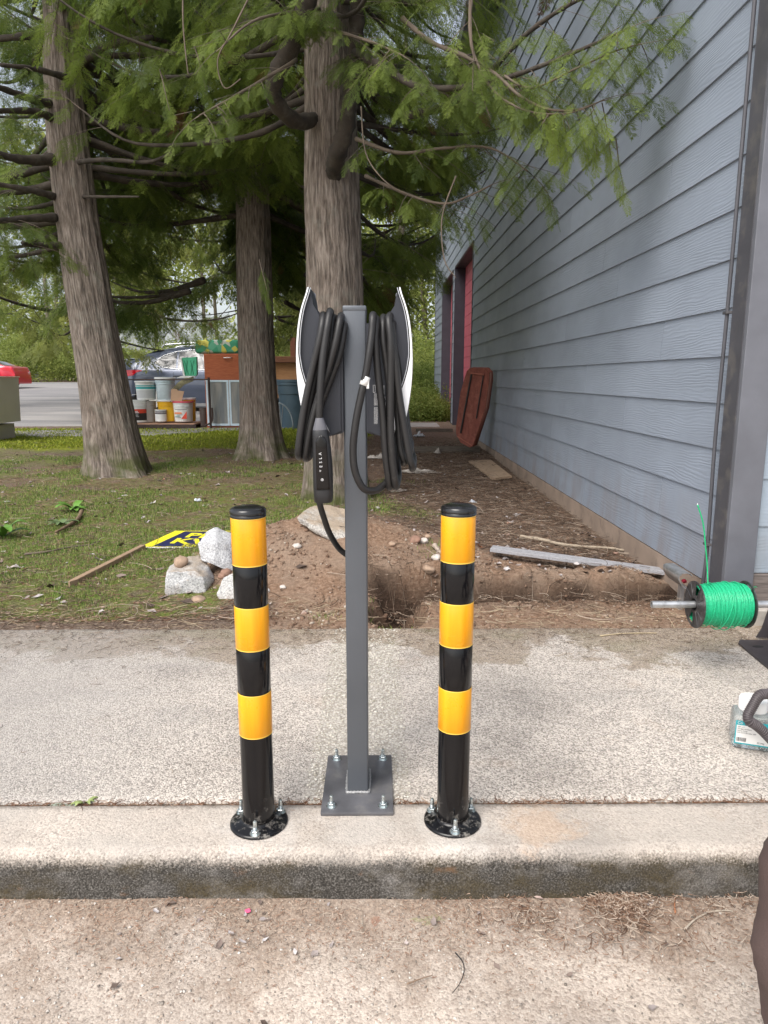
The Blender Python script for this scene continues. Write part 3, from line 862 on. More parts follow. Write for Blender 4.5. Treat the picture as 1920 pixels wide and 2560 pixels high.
def blocked(p):
    return (p.x < -.50 and p.z < 3.0 and p.y < 6.6) or (-2.3 < p.x < -.85 and p.z < 2.95 and 6.6 <= p.y < 9.4) or (p.x > .72 + max(0, p.z - 2.4) * .6 and 3.6 < p.y < 13) or (p.x > WX - .16 and p.y > CY - .6) or p.z > 7.6 and p.y < 9 or p.z < .45
def trunk_mesh(name, pts, rad, flare, mat, parent, seed=0, nseg=150, step=.03, knots=(), furrow=.035):
    """trunk skin swept on a spline, fluted and flared at the foot"""
    sp = spline([tuple(p) + () for p in pts], 24)
    rr = spline([(r, 0, 0) for r in rad], 24); rr = [v.x for v in rr]
    d = [0]
    for a, b in zip(sp[:-1], sp[1:]): d.append(d[-1] + (b - a).length)
    L = d[-1]; n = int(L / step)
    hs_ = np.linspace(0, L, n); P_ = np.array([tuple(v) for v in sp])
    cx, cy, cz = (np.interp(hs_, d, P_[:, i]) for i in range(3)); r_ = np.interp(hs_, d, rr)
    A = np.linspace(0, 2 * math.pi, nseg + 1)
    HH, AA = np.meshgrid(hs_, A, indexing='ij')
    fl = np.exp(-HH / .22)
    lobes = .5 + .5 * np.sin(AA * 5 + seed) * .7 + .3 * np.sin(AA * 3 + 2 * seed)
    rad2 = r_[:, None] * (1 + fl * flare * lobes) 
    # fluting: periodic noise in angle
    u = np.cos(AA) * 3.1 + 7 + seed; v = np.sin(AA) * 3.1 + 11
    f1 = fbm(u * 2.2 + HH * .12, v * 2.2, 4) - .5
    f2 = fbm(u * 7 + HH * .15, v * 7 + HH * .1, 3) - .5
    f3 = fbm(np.cos(AA) * 3.1 * 17 + 40 + HH * .5, np.sin(AA) * 3.1 * 17 + 40 - HH * .35, 3)
    rad2 = rad2 * (1 + f1 * .16) + f2 * furrow - .014 * (1 - np.abs(f3 - .5) * 5).clip(0, 1)
    for (kh, ka, ks) in knots:
        dd = ((HH - kh) / ks) ** 2 + (np.angle(np.exp(1j * (AA - ka))) * r_[:, None] / ks) ** 2
        rad2 = rad2 + .05 * ks / .12 * np.exp(-dd * 1.6) - .055 * ks / .12 * np.exp(-dd * 9)
    X_ = cx[:, None] + rad2 * np.cos(AA); Y_ = cy[:, None] + rad2 * np.sin(AA); Z_ = cz[:, None] + 0 * AA
    idx = np.arange(n * (nseg + 1)).reshape(n, nseg + 1)
    f = np.stack([idx[:-1, :-1], idx[:-1, 1:], idx[1:, 1:], idx[1:, :-1]], -1).reshape(-1, 4)
    o = np_mesh(name, np.stack([X_, Y_, Z_], -1).reshape(-1, 3), f, mat, parent, True)
    uv = o.data.uv_layers.new(name="UVMap")
    UV = np.stack([AA * r_[0], HH], -1).reshape(-1, 2).astype(np.float32)
    uv.data.foreach_set("uv", UV[f.ravel()].ravel())
    return o, sp, rr
def tube_uv(o, pts, rad, n):
    pass
def limb(parent, pts, r0, r1, mat, n=9, name="branch"):
    sp = spline(pts, 6); m = len(sp)
    rr = [(r0 + (r1 - r0) * (i / (m - 1)) ** .8) * (1 + .12 * math.sin(i * 2.1 + r0 * 99)) for i in range(m)]
    o = MB().tube(sp, rr, n).build(name, mat, parent, True)
    me = o.data; uv = me.uv_layers.new(name="UVMap")
    for l in me.loops:
        c = me.vertices[l.vertex_index].co; uv.data[l.index].uv = (c.x * 1.5 + c.z * .7, c.y + c.x * .5)
    return sp

SEG = []   # thin twig segments of the tree being built
def spray_along(items, a, dirn, L, fs, tintf, droop=.6, dens=.085, npick=3, twigr=.004, lift=0.0, cull=True):
    """secondary branch from a: a drooping twig with sprays on both sides"""
    dirn = dirn.normalized(); n = max(2, int(L / dens)); pts = [a]; p = a.copy(); d = dirn.copy()
    for i in range(n):
        d = (d + Vector((0, 0, -.10 * droop)) + Vector((random.gauss(0, .05), random.gauss(0, .05), random.gauss(0, .03)))).normalized()
        p = p + d * (L / n); pts.append(p.copy())
    if cull and any(blocked(q) for q in pts[::3] + [pts[-1]]): return
    SEG.append((pts, twigr))
    for i in range(1, n + 1):
        q = pts[i]; dd = (pts[i] - pts[i - 1]).normalized()
        sides = (1, -1) if i < n else (0,)
        for s in sides:
            if random.random() < .12: continue
            ang = s * R(random.uniform(35, 68))
            h = Matrix.Rotation(ang, 3, 'Z') @ dd
            f = (h + Vector((0, 0, -random.uniform(.25, .95) * droop - .05))).normalized()
            sz = fs * random.uniform(.7, 1.2) * (1 - .35 * i / n)
            up = Vector((random.gauss(0, .25), random.gauss(0, .25), 1))
            if cull and blocked(q + f * sz): continue
            items.append((q, f, up, sz, 0 if f.z > -.35 else (1 if f.z > -.6 else 2), tintf(q + f * sz * .5)))
def flush_twigs(parent):
    global SEG
    V_ = []; F_ = []
    for pts, r in SEG:
        m = len(pts); base = len(V_)
        for i, p in enumerate(pts):
            rr = r * (1.15 - i / m); 
            for k in range(3):
                a = k * 2.0944; V_.append((p.x + rr * math.cos(a), p.y + rr * math.sin(a) * .7, p.z + rr * math.sin(a) * .7))
        for i in range(m - 1):
            for k in range(3):
                a = base + i * 3; F_.append((a + k, a + (k + 1) % 3, a + 3 + (k + 1) % 3, a + 3 + k))
    SEG = []
    if not F_: return
    o = np_mesh("twigs", np.array(V_), np.array(F_), twig_m, parent, True); o["kind"] = "stuff"

def cedar(label, pts, rad, flare, z0, z1, nl, Lf, srcs, fs, seed, group="cedars beside the building", knots=(), azf=None, secs=.2, dens=.085, manual=None, limbr=.045, tint=(.25, .75), nbranch=40, droop=.6, nseg=56, step=.05, name="cedar_tree"):
    random.seed(seed)
    root = empty(name, (pts[0][0], pts[0][1], Hs(pts[0][0], pts[0][1])), 0, label, "tree", group)
    inv = Matrix.Translation(-root.location)
    tr, sp, rr = trunk_mesh("trunk", pts, rad, flare, bark_m, None, seed, nseg, step, knots)
    tr.parent = root; tr.matrix_parent_inverse = inv
    zs = [p.z for p in sp]
    items = []
    def tintf(q):
        return min(1, max(.02, random.gauss(tint[0], .17) + (tint[1] - tint[0]) * .5 * (noise.noise(q * 1.1) + .4))) if random.random() > .015 else 0.0
    def on_trunk(z):
        i = min(range(len(zs)), key=lambda k: abs(zs[k] - z)); return sp[i].copy(), rr[i]
    br = empty_branches = []
    for i in range(nl):
        t = (i + random.random()) / nl; z = z0 + (z1 - z0) * t
        for _ in range(30):
            az = random.uniform(0, 2 * math.pi)
            if azf is None or azf(az, z): break
        c, r = on_trunk(z)
        L = Lf(z, az) * random.uniform(.75, 1.2)
        if L < .3: continue
        d = Vector((math.cos(az), math.sin(az), 0))
        up0 = random.uniform(-.12, .28)
        p = [c + d * r * .6 + Vector((0, 0, -.03))]
        sag = random.uniform(.08, .22) * L
        wob = Vector((-d.y, d.x, 0)) * random.uniform(-.18, .18) * L
        for u in (.25, .5, .75, 1.0):
            p.append(c + d * (r + L * u) + wob * u * u + Vector((0, 0, up0 * L * u - sag * 4 * u * (1 - u) * .8 - .05 * L * u * u + (0.12 * L * max(0, u - .7)))))
        p = [q if not blocked(q) else None for q in p]; p = [q for q in p if q is not None]
        if len(p) < 4 or blocked(p[2]): continue
        sp2 = limb(None, p, limbr * random.uniform(.6, 1.15) * min(1, L / 2 + .3), .006, limb_m, 7)
        o = C.objects[-1]; o.parent = root; o.matrix_parent_inverse = inv
        Lr = sum((b - a).length for a, b in zip(sp2[:-1], sp2[1:]))
        acc = 0; nx = .22 * Lr * random.uniform(.5, 1)
        for a, b in zip(sp2[:-1], sp2[1:]):
            acc += (b - a).length
            while acc > nx:
                u = nx / Lr; nx += secs * random.uniform(.7, 1.3)
                s = random.choice((1, -1)); dd = (b - a).normalized()
                h = Matrix.Rotation(s * R(random.uniform(35, 75)), 3, 'Z') @ dd
                h.z = random.uniform(-.5, .05)
                spray_along(items, b.copy(), h, (.30 + .55 * Lr / 2.5 * (1.1 - u)) * random.uniform(.6, 1.1), fs, tintf, droop, dens)
        spray_along(items, sp2[-1], (sp2[-1] - sp2[-3]), .4, fs, tintf, droop, dens)
    if manual: manual(root, inv, items, tintf)
    flush_twigs(None); o = C.objects[-1]; o.parent = root; o.matrix_parent_inverse = inv
    cr = scatter("crown", items, srcs, None); cr.parent = root; cr.matrix_parent_inverse = inv
    return root, len(items)

# --- main tree behind the charger
def px3(x, y, Y): return P(*V(x, y), Y)
tot = 0
MY = 5.95
def mainpts(): 
    b = GH(*V(722, 1085)); 
    return b
bz = mainpts(); MY = bz.y + .25
def tp(x, y, Y, dz=0): v = px3(x, y, Y); return (v.x, v.y, v.z)
mp = [(px3(724, 1075, MY).x, MY, -.12), tp(722, 900, MY), tp(724, 650, MY), tp(716, 400, MY), tp(712, 200, MY), tp(706, 0, MY)]
top = mp[-1]; mp += [(top[0] - .03, MY, 6.2), (top[0] - .05, MY, 9.5)]
w_ = lambda wpx, Y: wpx * 1.157 / F * Y * .5
mr = [w_(136, MY) * 1.0, w_(126, MY), w_(118, MY), w_(108, MY), w_(98, MY), w_(88, MY), .17, .06]
def main_manual(root, inv, items, tintf):
    def lb(pts, r0, r1, sec=0, L=.4, fs=.22, droop=.7, n=9):
        s = limb(None, pts, r0, r1, limb_m if r0 > .02 else twig_m, n); o = C.objects[-1]; o.parent = root; o.matrix_parent_inverse = inv
        if sec:
            acc = 0; nx = sec
            for a, b in zip(s[:-1], s[1:]):
                acc += (b - a).length
                while acc > nx:
                    nx += sec * random.uniform(.7, 1.3)
                    h = Matrix.Rotation(random.choice((1, -1)) * R(random.uniform(30, 80)), 3, 'Z') @ (b - a).normalized(); h.z = random.uniform(-.55, .1)
                    spray_along(items, b.copy(), h, L * random.uniform(.6, 1.2), fs, tintf, droop, .085, cull=False)
            spray_along(items, s[-1], s[-1] - s[-2], L, fs, tintf, droop, .06, cull=False)
        return s
    Yf = MY - .28
    # two thick dark upturned limbs in front of the trunk
    lb([px3(722, 372, Yf + .10), px3(730, 330, Yf - .12), px3(748, 270, Yf - .2), px3(757, 180, Yf - .25), px3(768, 90, Yf - .3), px3(772, 0, Yf - .35), px3(778, -120, Yf - .4)], .075, .05, .0)
    lb([px3(700, 250, MY), px3(640, 262, Yf - .1), px3(592, 212, Yf - .35), px3(598, 160, Yf - .45), px3(634, 90, Yf - .55), px3(656, 20, Yf - .6), px3(690, -110, Yf - .7)], .055, .068, .0)
    # long bright boughs reaching right, in front of the wall
    lb([px3(760, 110, Yf - .2), px3(800, 130, 5.2), px3(850, 160, 5.0), px3(900, 186, 4.8), px3(980, 190, 4.6), px3(1080, 172, 4.4), px3(1180, 138, 4.2), px3(1290, 92, 4.1), px3(1360, 60, 4.0)], .032, .006, .09, .34, .27, .8)
    lb([px3(870, 40, 5.0), px3(930, 90, 4.8), px3(1000, 120, 4.6), px3(1070, 160, 4.4), px3(1120, 205, 4.2), px3(1180, 235, 4.1), px3(1240, 238, 4.0), px3(1290, 222, 3.95)], .016, .004, .08, .24, .24, .9)
    lb([px3(1020, -40, 4.6), px3(1015, 60, 4.5), px3(1028, 130, 4.4), px3(1070, 200, 4.3), px3(1140, 240, 4.15), px3(1230, 244, 4.0), px3(1305, 215, 3.9)], .012, .003, .08, .26, .24, 1.0)
    lb([px3(1090, 165, 4.35), px3(1150, 190, 4.2), px3(1240, 150, 4.0), px3(1330, 110, 3.9), px3(1385, 95, 3.85)], .008, .003, .06, .22, .22, .6)
    lb([px3(880, 250, 5.3), px3(960, 230, 5.1), px3(1040, 175, 4.9), px3(1130, 80, 4.7), px3(1230, 10, 4.5), px3(1330, -30, 4.3)], .03, .008, .09, .35, .28, .7)
    lb([px3(790, 380, 5.6), px3(880, 420, 5.3), px3(960, 440, 5.0), px3(1020, 420, 4.9), px3(1060, 400, 4.8)], .014, .004, .08, .35, .2, .7)
    lb([px3(770, 300, 5.6), px3(860, 330, 5.3), px3(960, 320, 5.0), px3(1060, 320, 4.8), px3(1140, 370, 4.6)], .016, .004, .09, .35, .2, .8)
    lb([px3(700, 60, 5.6), px3(800, 90, 4.9), px3(870, 120, 4.6)], .014, .004, .08, .35, .18, .9)
    lb([px3(690, 20, 5.6), px3(560, 40, 4.9), px3(480, 100, 4.6)], .014, .004, .08, .35, .18, .9)
    lb([px3(640, 130, 5.3), px3(520, 200, 4.9), px3(430, 250, 4.6)], .014, .004, .08, .32, .18, .9)
    # hanging tips
    for (x, y, Y) in ((1215, 242, 4.05), (1245, 240, 4.02), (1275, 235, 4.0), (1300, 222, 3.95), (1330, 300, 3.95), (1180, 240, 4.1), (1095, 175, 4.3), (560, 560, 4.8), (345, 150, 4.6), (420, 100, 4.5)):
        b = px3(x, y, Y)
        spray_along(items, b, Vector((.25, -.1, -.9)), .26, .20, lambda q: .95 if x > 1000 else tintf(q), .6, .06, cull=False)
    # thin bare hanging twigs
    for c in ([(1015, -40, 4.4), (1020, 100, 4.4), (1035, 180, 4.35), (1060, 260, 4.3)], [(780, 230, 5), (790, 330, 5), (830, 390, 4.9), (880, 420, 4.9)],
              [(985, 380, 4.6), (955, 470, 4.6), (960, 560, 4.55), (985, 600, 4.5)], [(395, -20, 4.4), (396, 60, 4.4), (405, 150, 4.4), (408, 160, 4.4)],
              [(540, -10, 4.5), (500, 70, 4.5), (470, 130, 4.5), (485, 190, 4.5), (520, 170, 4.5)]):
        lb([px3(*q) for q in c], .0055, .003, n=5)
azmain = lambda az, z: (math.sin(az) > -.2 or z > 3.75) 
def Lmain(z, az):
    L = 2.3
    if math.cos(az) > .2: L = min(L, 1.75 / max(.35, math.cos(az)))
    if math.sin(az) < -.25: L = 1.7
    return L
_, n_ = cedar("thick straight cedar trunk directly behind the charging post", mp, mr, .55, 1.9, 4.7, 92, Lmain, near_src, .34, 3, azf=azmain, secs=.18, dens=.11, manual=main_manual, limbr=.032,
              knots=((1.62, -1.85, .09), (2.25, -1.1, .07)), tint=(.42, .9)); tot += n_

# --- left tree
lb_ = GH(*V(262, 1030)); LY = lb_.y + .25
lp = [(px3(258, 1015, LY).x, LY, -.15), tp(232, 880, LY), tp(205, 720, LY), tp(173, 520, LY), tp(146, 300, LY), tp(132, 130, LY), tp(120, -40, LY)]
t_ = lp[-1]; lp += [(t_[0] - .3, LY, 8.4), (t_[0] - .4, LY, 11)]
lr = [w_(128, LY), w_(104, LY), w_(92, LY), w_(84, LY), w_(78, LY), w_(68, LY), w_(60, LY), .1, .05]
def left_manual(root, inv, items, tintf):
    for c, r in (([(110, 225), (60, 212), (0, 190), (-60, 180)], 0.046), ([(112, 255), (70, 240), (-10, 240)], .045), ([(115, 345), (50, 345), (-20, 330)], 0.062), ([(118, 425), (70, 412), (-20, 395)], 0.043),
                 ([(120, 470), (60, 472), (-10, 478)], 0.050), ([(170, 350), (230, 345), (320, 350), (370, 330)], .028), ([(180, 425), (250, 425), (300, 425)], .018), 
                 ([(150, 170), (80, 150), (0, 140)], 0.037), ([(160, 150), (230, 100), (330, 80)], .05), ([(130, 530), (80, 530), (48, 525)], .04)):
        pts = [px3(x, y, LY - .15 - .25 * i) for i, (x, y) in enumerate(c)]
        s = limb(None, pts, r, r * .45, limb_m, 8); o = C.objects[-1]; o.parent = root; o.matrix_parent_inverse = inv
        for q in s[8::3]:
            h = Vector((random.uniform(-1, 1), random.uniform(-1, .4), random.uniform(-.6, .1)))
            spray_along(items, q.copy(), h, random.uniform(.3, .7), .26, tintf, .8, .10)
azl = lambda az, z: (math.sin(az) > -.15 or z > 4.6)
_, n_ = cedar("leaning cedar with a flared mossy foot, leftmost of the big trunks", lp, lr, .75, 2.4, 6.0, 66, lambda z, az: (2.9 if math.sin(az) > -.3 else 2.0) * (.55 if math.cos(az) < -.3 else 1), near_src[:3], .42, 5, azf=azl, secs=.24, dens=.13, manual=left_manual,
              knots=((.62, -1.9, .16), (.95, -1.2, .12), (1.6, -2.0, .10), (2.0, -1.5, .08), (2.35, -1.75, .08), (2.9, -1.9, .10)), tint=(.28, .7)); tot += n_

# --- middle tree
mb_ = GH(*V(565, 992)); Y2 = mb_.y + .2
p2 = [(px3(568, 975, Y2).x, Y2, -.12), tp(560, 880, Y2), tp(552, 700, Y2), tp(547, 500, Y2), tp(543, 300, Y2), tp(540, 100, Y2)]
t_ = p2[-1]; p2 += [(t_[0], Y2, 9), (t_[0], Y2, 12)]
r2 = [w_(98, Y2), w_(80, Y2), w_(74, Y2), w_(70, Y2), w_(64, Y2), w_(56, Y2), .1, .05]
_, n_ = cedar("middle cedar trunk standing in front of the frosted glass cabinet", p2, r2, .8, 2.1, 7.2, 95, lambda z, az: 2.6 if math.sin(az) > -.3 else 2.2, mid_src, .46, 8, azf=lambda az, z: math.sin(az) > -.05 or z > 4.6, secs=.2, dens=.12,
              knots=((1.15, -1.9, .08), (.95, -1.3, .07)), tint=(.22, .6)); tot += n_

# --- cedars farther back
def behind(px, Y): return (P(px, 940, Y).x, Y, .2)
far = [behind(232, 13.2), behind(240, 22), behind(648, 16.8), behind(652, 25), behind(836, 19), behind(842, 28), behind(-60, 20), (2.6, 21.5, .25), behind(230, 17), behind(1010, 24.5)]
lab = ["cedar hidden behind the leaning trunk, its boughs spreading to both sides", "far cedar behind the leaning trunk, in the row beyond the blue car", "cedar standing behind the middle trunk and the wooden cabinet",
       "farthest cedar in line with the middle trunk", "cedar directly behind the thick trunk, its boughs over the path", "tall far cedar seen above the building's end",
       "sparse cedar at the left edge behind the beige box", "cedar beyond the building's far corner", "cedar between the leaning trunk and the blue car", "cedar at the end of the path beyond the retaining boards"]
for k, ((x, y, r), lb2) in enumerate(zip(far, lab)):
    z = Hs(x, y); hgt = 11 if y < 15 else 14
    pts = [(x, y, z - .1), (x + .05, y, z + 1.5), (x + random.uniform(-.2, .2), y, z + 4), (x, y, z + 8), (x, y, z + hgt)]
    zl = 1.9 + .03 * (y - 12) if k not in (1, 6) else 2.6
    _, n_ = cedar(lb2, pts, [r, r * .85, r * .75, r * .5, .04], .5, zl, 1.4 + .50 * y, int(20 if y < 20 else 22), lambda z, az: 3.0, far_src if y > 15 else mid_src, .55 if y > 15 else .42, 20 + k,
                  secs=.30, dens=.15, tint=(.4, .9) if y < 15 else (.5, 1.0), droop=1.0, nseg=24, step=.25, limbr=.04, name="cedar_tree"); tot += n_
print("sprays", tot)

# --- woodland behind the lot and the bramble bank
random.seed(99)
def blob_scatter(name, label, boxes, n, size, srcs, tint, cat=None, kind="stuff", dens_f=None):
    items = []
    for i in range(n):
        x0, x1, y0, y1, z0, z1 = random.choice(boxes)
        x, y = random.uniform(x0, x1), random.uniform(y0, y1); g = Hs(x, y)
        hh = noise.noise(Vector((x * .22, y * .22, 3))) * .5 + .6
        z = g + z0 + (z1 - z0) * random.random() ** .8 * hh
        p = Vector((x, y, z))
        if dens_f and not dens_f(p): continue
        items.append((p, Vector((random.gauss(0, 1), random.gauss(0, 1), random.gauss(0, .5))), Vector((0, 0, 1)), size * random.uniform(.7, 1.3), random.randrange(len(srcs)), min(1, max(0, random.gauss(tint, .22) + .35 * noise.noise(p * .6)))))
    o = scatter(name, items, srcs, None, kind); tag(o, label, cat); return o
blob_scatter("undergrowth", "bright green bramble bank beyond the parking lot", [(-40, 12, 47, 54, 0, 3.8), (-16, -3, 46.2, 49, 0, 2.0)], 5200, 1.2, dec_src, .45)
blob_scatter("undergrowth", "green ivy and shrubs beyond the building's far end", [(-1.5, 1.6, 20.5, 24, 0, 1.9), (0.6, 1.5, 15.5, 19.5, 0, .75)], 2300, .42, dec_src, .25)
blob_scatter("woods", "loose yellow-green woodland rising behind the lot", [(-60, 30, 55, 72, 0, 24)], 3600, 3.0, dec_src, .8,
             dens_f=lambda p: noise.noise(Vector((p.x * .09, p.z * .11, 5))) > -.12 - (0.0 if p.z < 7 else -.05))
# bare woodland stems
random.seed(5)
stem_m = simple("pale_stem", (.20, .17, .13), .9, var=.3, nscale=2)
for i in range(26):
    x = random.uniform(-48, 22); y = random.uniform(55, 66); z = Hs(x, y)
    lean = random.uniform(-1.5, 1.5)
    root = empty("bare_tree", (x, y, z), 0, "thin pale leafless stem in the woodland beyond the parking lot", "tree", "pale woodland stems")
    o = MB().tube([(0, 0, -.2), (lean * .2, 0, 4), (lean * .5, 0, 9), (lean, 0, 17)], [.2, .16, .12, .04], 7).build("trunk", stem_m, root, True)
    mb = MB()
    for k in range(9):
        h = random.uniform(3, 15); a = random.uniform(0, 6.28); b0 = Vector((lean * h / 17, 0, h)); L = random.uniform(1.2, 3)
        mb.tube([b0, b0 + Vector((math.cos(a) * L * .5, math.sin(a) * L * .5, L * .5)), b0 + Vector((math.cos(a) * L, math.sin(a) * L, L * 1.2))], [.05, .03, .012], 5)
    mb.build("branches", stem_m, root, True)
# ================================================================= CHARGING POST
def crop7(x, y): return 700 + x / 3.6875, 680 + y / 3.6875
PY = 1.697
b0 = P(895, 2000, PY - .05); PXX = b0.x
ztop = P(895, 768, PY - .05).z
PT = .011
cp = empty("pedestal_post", (PXX, PY, 0), 0, "slim grey square steel post on a bolted plate between the two striped bollards", "post")
def loc(parent, o, xyz=None):
    o.parent = parent
    if xyz is not None: o.location = xyz
    return o
mb = MB().box(-.0262, .0262, -.05, .05, PT, ztop, .004, seg=3); mb.build("tube", post_m, cp, ang=35)
MB().box(-.0268, .0268, -.0508, .0508, ztop - .009, ztop + .004, .003, seg=2).build("cap", post_m, cp, ang=35)
pl = MB().box(-.089, .089, -.135, .135, .001, PT, .0025, seg=2).build("base_plate", plate_m, cp, ang=35)
wpts = [(-.028, -.052, PT + .002), (0, -.053, PT + .003), (.028, -.052, PT + .002), (.029, 0, PT + .003), (.028, .052, PT + .002), (0, .053, PT + .002), (-.028, .052, PT + .002), (-.029, 0, PT + .003)]
wl = []
for i in range(8):
    a, b = Vector(wpts[i]), Vector(wpts[(i + 1) % 8])
    for k in range(9): wl.append(a.lerp(b, k / 9))
MB().tube(wl, [.0042 + .0009 * math.sin(i * 2.3) for i in range(len(wl))], 7, closed=True).build("weld", simple("weld_metal", (.33, .33, .33), .5, .4, var=.25, nscale=90), cp, True)
def anchor(parent, x, y, z, lean=0.0, h=.030):
    a = MB().lathe([(0, h), (.0034, h), (.0046, h - .002), (.0046, h - .012), (.0052, h - .013)] + [(.0052 if k % 2 else .0045, h - .013 - k * .0011) for k in range(1, 12)] + [(.0045, 0)], 12).build("anchor_bolt", zinc_m, parent, ang=50)
    a.location = (x, y, z); a.rotation_euler = (lean, lean * .6, 0)
    MB().lathe([(.0125, 0), (.0125, .0018), (.006, .0018)], 22).build("washer", zinc_m, a, ang=40)
    MB().lathe([(.0092, .0019), (.0092, .009), (.0078, .0102), (.005, .0102)], 6).build("nut", zinc_m, a, ang=25)
    return a
for sx in (-1, 1):
    for sy in (-1, 1): anchor(cp, sx * .064, sy * .108 + (.004 if sy > 0 else 0), PT, random.uniform(-.05, .05), .030)

# --- wall connectors, one on either side of the post, their glass faces turned outwards
ZC = lambda y: P(*crop7(500, y), PY - .07).z
K = .00024 * 1.025
def connector(side, label):
    """local frame: +X outwards from the post, built for the right side and mirrored by matrix"""
    root = empty("wall_connector", (PXX + side * .0262, PY, 0), 0, label, "charger")
    S = Matrix.Diagonal((side, 1, 1, 1))
    # faceplate outline u(z)
    prof = [(135, .076), (180, .081), (250, .0885), (330, .0945), (430, .100), (560, .1045), (700, .107), (850, .1078), (1000, .1065), (1150, .1025), (1300, .0965), (1400, .0915), (1490, .086)]
    pz = [ZC(y) for y, _ in prof]; pu = [u for _, u in prof]
    n = 44; zs = np.linspace(pz[0], pz[-1], n); us = np.interp(-zs, [-z for z in pz], pu)
    us = np.convolve(np.pad(us, 3, 'edge'), np.ones(7) / 7, 'valid')
    TH = np.interp(-zs, [-ZC(y) for y in (135, 760, 900, 1020, 1190, 1490)], [.003, .0045, .0095, .016, .028, .05])
    def hw(i):
        t = i / (n - 1); e = min(t, 1 - t)
        return .0775 if e > .05 else .0775 - .014 * (1 - math.sqrt(max(0, 1 - ((.05 - e) / .05) ** 2)))
    bm = bmesh.new(); m = 13
    def add_sheet(off, th, inset):
        R0 = []
        for i in range(n):
            for sgn in (0, 1):
                row = []
                for k in range(m):
                    y = (k / (m - 1) * 2 - 1) * (hw(i) - inset)
                    bow = -.004 * (y / .0775) ** 2
                    th_ = TH[i] if th is None else th; of_ = off - (TH[i] if th is not None else 0)
                    z = zs[i] + (inset if i == n - 1 else (-inset if i == 0 else 0))
                    row.append(bm.verts.new(S @ Vector((us[i] + of_ + bow - sgn * th_, y, z))))
                R0.append(row)
        def q(a, b, c, d): bm.faces.new((a, b, c, d))
        for i in range(n - 1):
            for k in range(m - 1):
                q(R0[2 * i][k], R0[2 * i][k + 1], R0[2 * i + 2][k + 1], R0[2 * i + 2][k])
                q(R0[2 * i + 1][k], R0[2 * i + 3][k], R0[2 * i + 3][k + 1], R0[2 * i + 1][k + 1])
            q(R0[2 * i][0], R0[2 * i + 2][0], R0[2 * i + 3][0], R0[2 * i + 1][0])
            q(R0[2 * i][-1], R0[2 * i + 1][-1], R0[2 * i + 3][-1], R0[2 * i + 2][-1])
        for k in range(m - 1):
            q(R0[0][k], R0[1][k], R0[1][k + 1], R0[0][k + 1]); q(R0[-2][k], R0[-2][k + 1], R0[-1][k + 1], R0[-1][k])
    add_sheet(0, None, 0)
    bmesh.ops.recalc_face_normals(bm, faces=bm.faces)
    me = bpy.data.meshes.new("faceplate"); bm.to_mesh(me); bm.free()
    link("faceplate", me, white_m, root, True); me.set_sharp_from_angle(angle=R(40))
    # grey seam behind the glass
    bm = bmesh.new(); add_sheet(-.0004, .0022, .0012); bmesh.ops.recalc_face_normals(bm, faces=bm.faces)
    me = bpy.data.meshes.new("seam"); bm.to_mesh(me); bm.free(); link("seam", me, gloss_black_m, root, True); me.set_sharp_from_angle(angle=R(40))
    # second pale edge
    bm = bmesh.new(); add_sheet(-.0028, .0016, .0008); bmesh.ops.recalc_face_normals(bm, faces=bm.faces)
    me = bpy.data.meshes.new("rim"); bm.to_mesh(me); bm.free(); link("rim", me, simple("rim_grey", (.5, .52, .55), .3), root, True); me.set_sharp_from_angle(angle=R(40))
    # shell: side outline between seam and post, with the saddle the cable rests in
    outer = [(us[i] - TH[i] - .0046, zs[i] - (.001 if i == 0 else 0)) for i in range(0, n, 2)] + [(us[-1] - TH[-1] - .0046, zs[-1] + .001)]
    inner = [(.074 - .004, ZC(165)), (.0665, ZC(230)), (.0645, ZC(300)), (.0612, ZC(370)), (.055, ZC(425)), (.047, ZC(455)), (.035, ZC(468)), (.0, ZC(470))]
    bottom = [(.0, ZC(1478)), (.004, ZC(1490)), (.035, ZC(1520)), (.050, ZC(1526)), (.07, ZC(1515))]
    poly = inner[::1]          # top to post
    loop = [(u, z) for u, z in outer[::-1]] + poly + bottom
    if side < 0: loop = [(-u, z) for u, z in loop]
    MB().prism(loop, -.066, .066, 'Y', bev=.006).build("shell", shell_m, root, ang=38)
    return root
cR = connector(1, "wall charger fixed to the post's right side, white glass back turned to the building")
cL = connector(-1, "wall charger fixed to the post's left side, the one whose plug hangs under its cable")
# rating print on the right charger's dark body: rows of tiny white marks and one frame
mb = MB(); random.seed(4)
yp = PY - .0665
def mark(x0, y0, x1, y1):
    a = P(*crop7(x0, y0), yp); b = P(*crop7(x1, y1), yp)
    mb.box(a.x, b.x, yp - .0004, yp, b.z, a.z)
for (xa, xb, ya, yb) in ((868, 904, 1120, 1230), (868, 902, 1245, 1400), (945, 960, 1045, 1130), (948, 975, 1150, 1180), (950, 975, 1200, 1230), (958, 990, 1250, 1300), (958, 990, 1320, 1380)):
    for x in range(xa, xb, 7):
        y = ya
        while y < yb:
            l = random.uniform(3, 9); mark(x, y, x + 3.2, min(y + l, yb)); y += l + 2.6
for a in ((858, 1045, 861, 1110), (876, 1045, 879, 1110), (858, 1042, 879, 1045), (858, 1108, 879, 1111)): mark(*a)
o = mb.build("lettering", white_print_m); o.parent = cR; o.matrix_parent_inverse = Matrix.Translation(-cR.location); o["kind"] = "stuff"

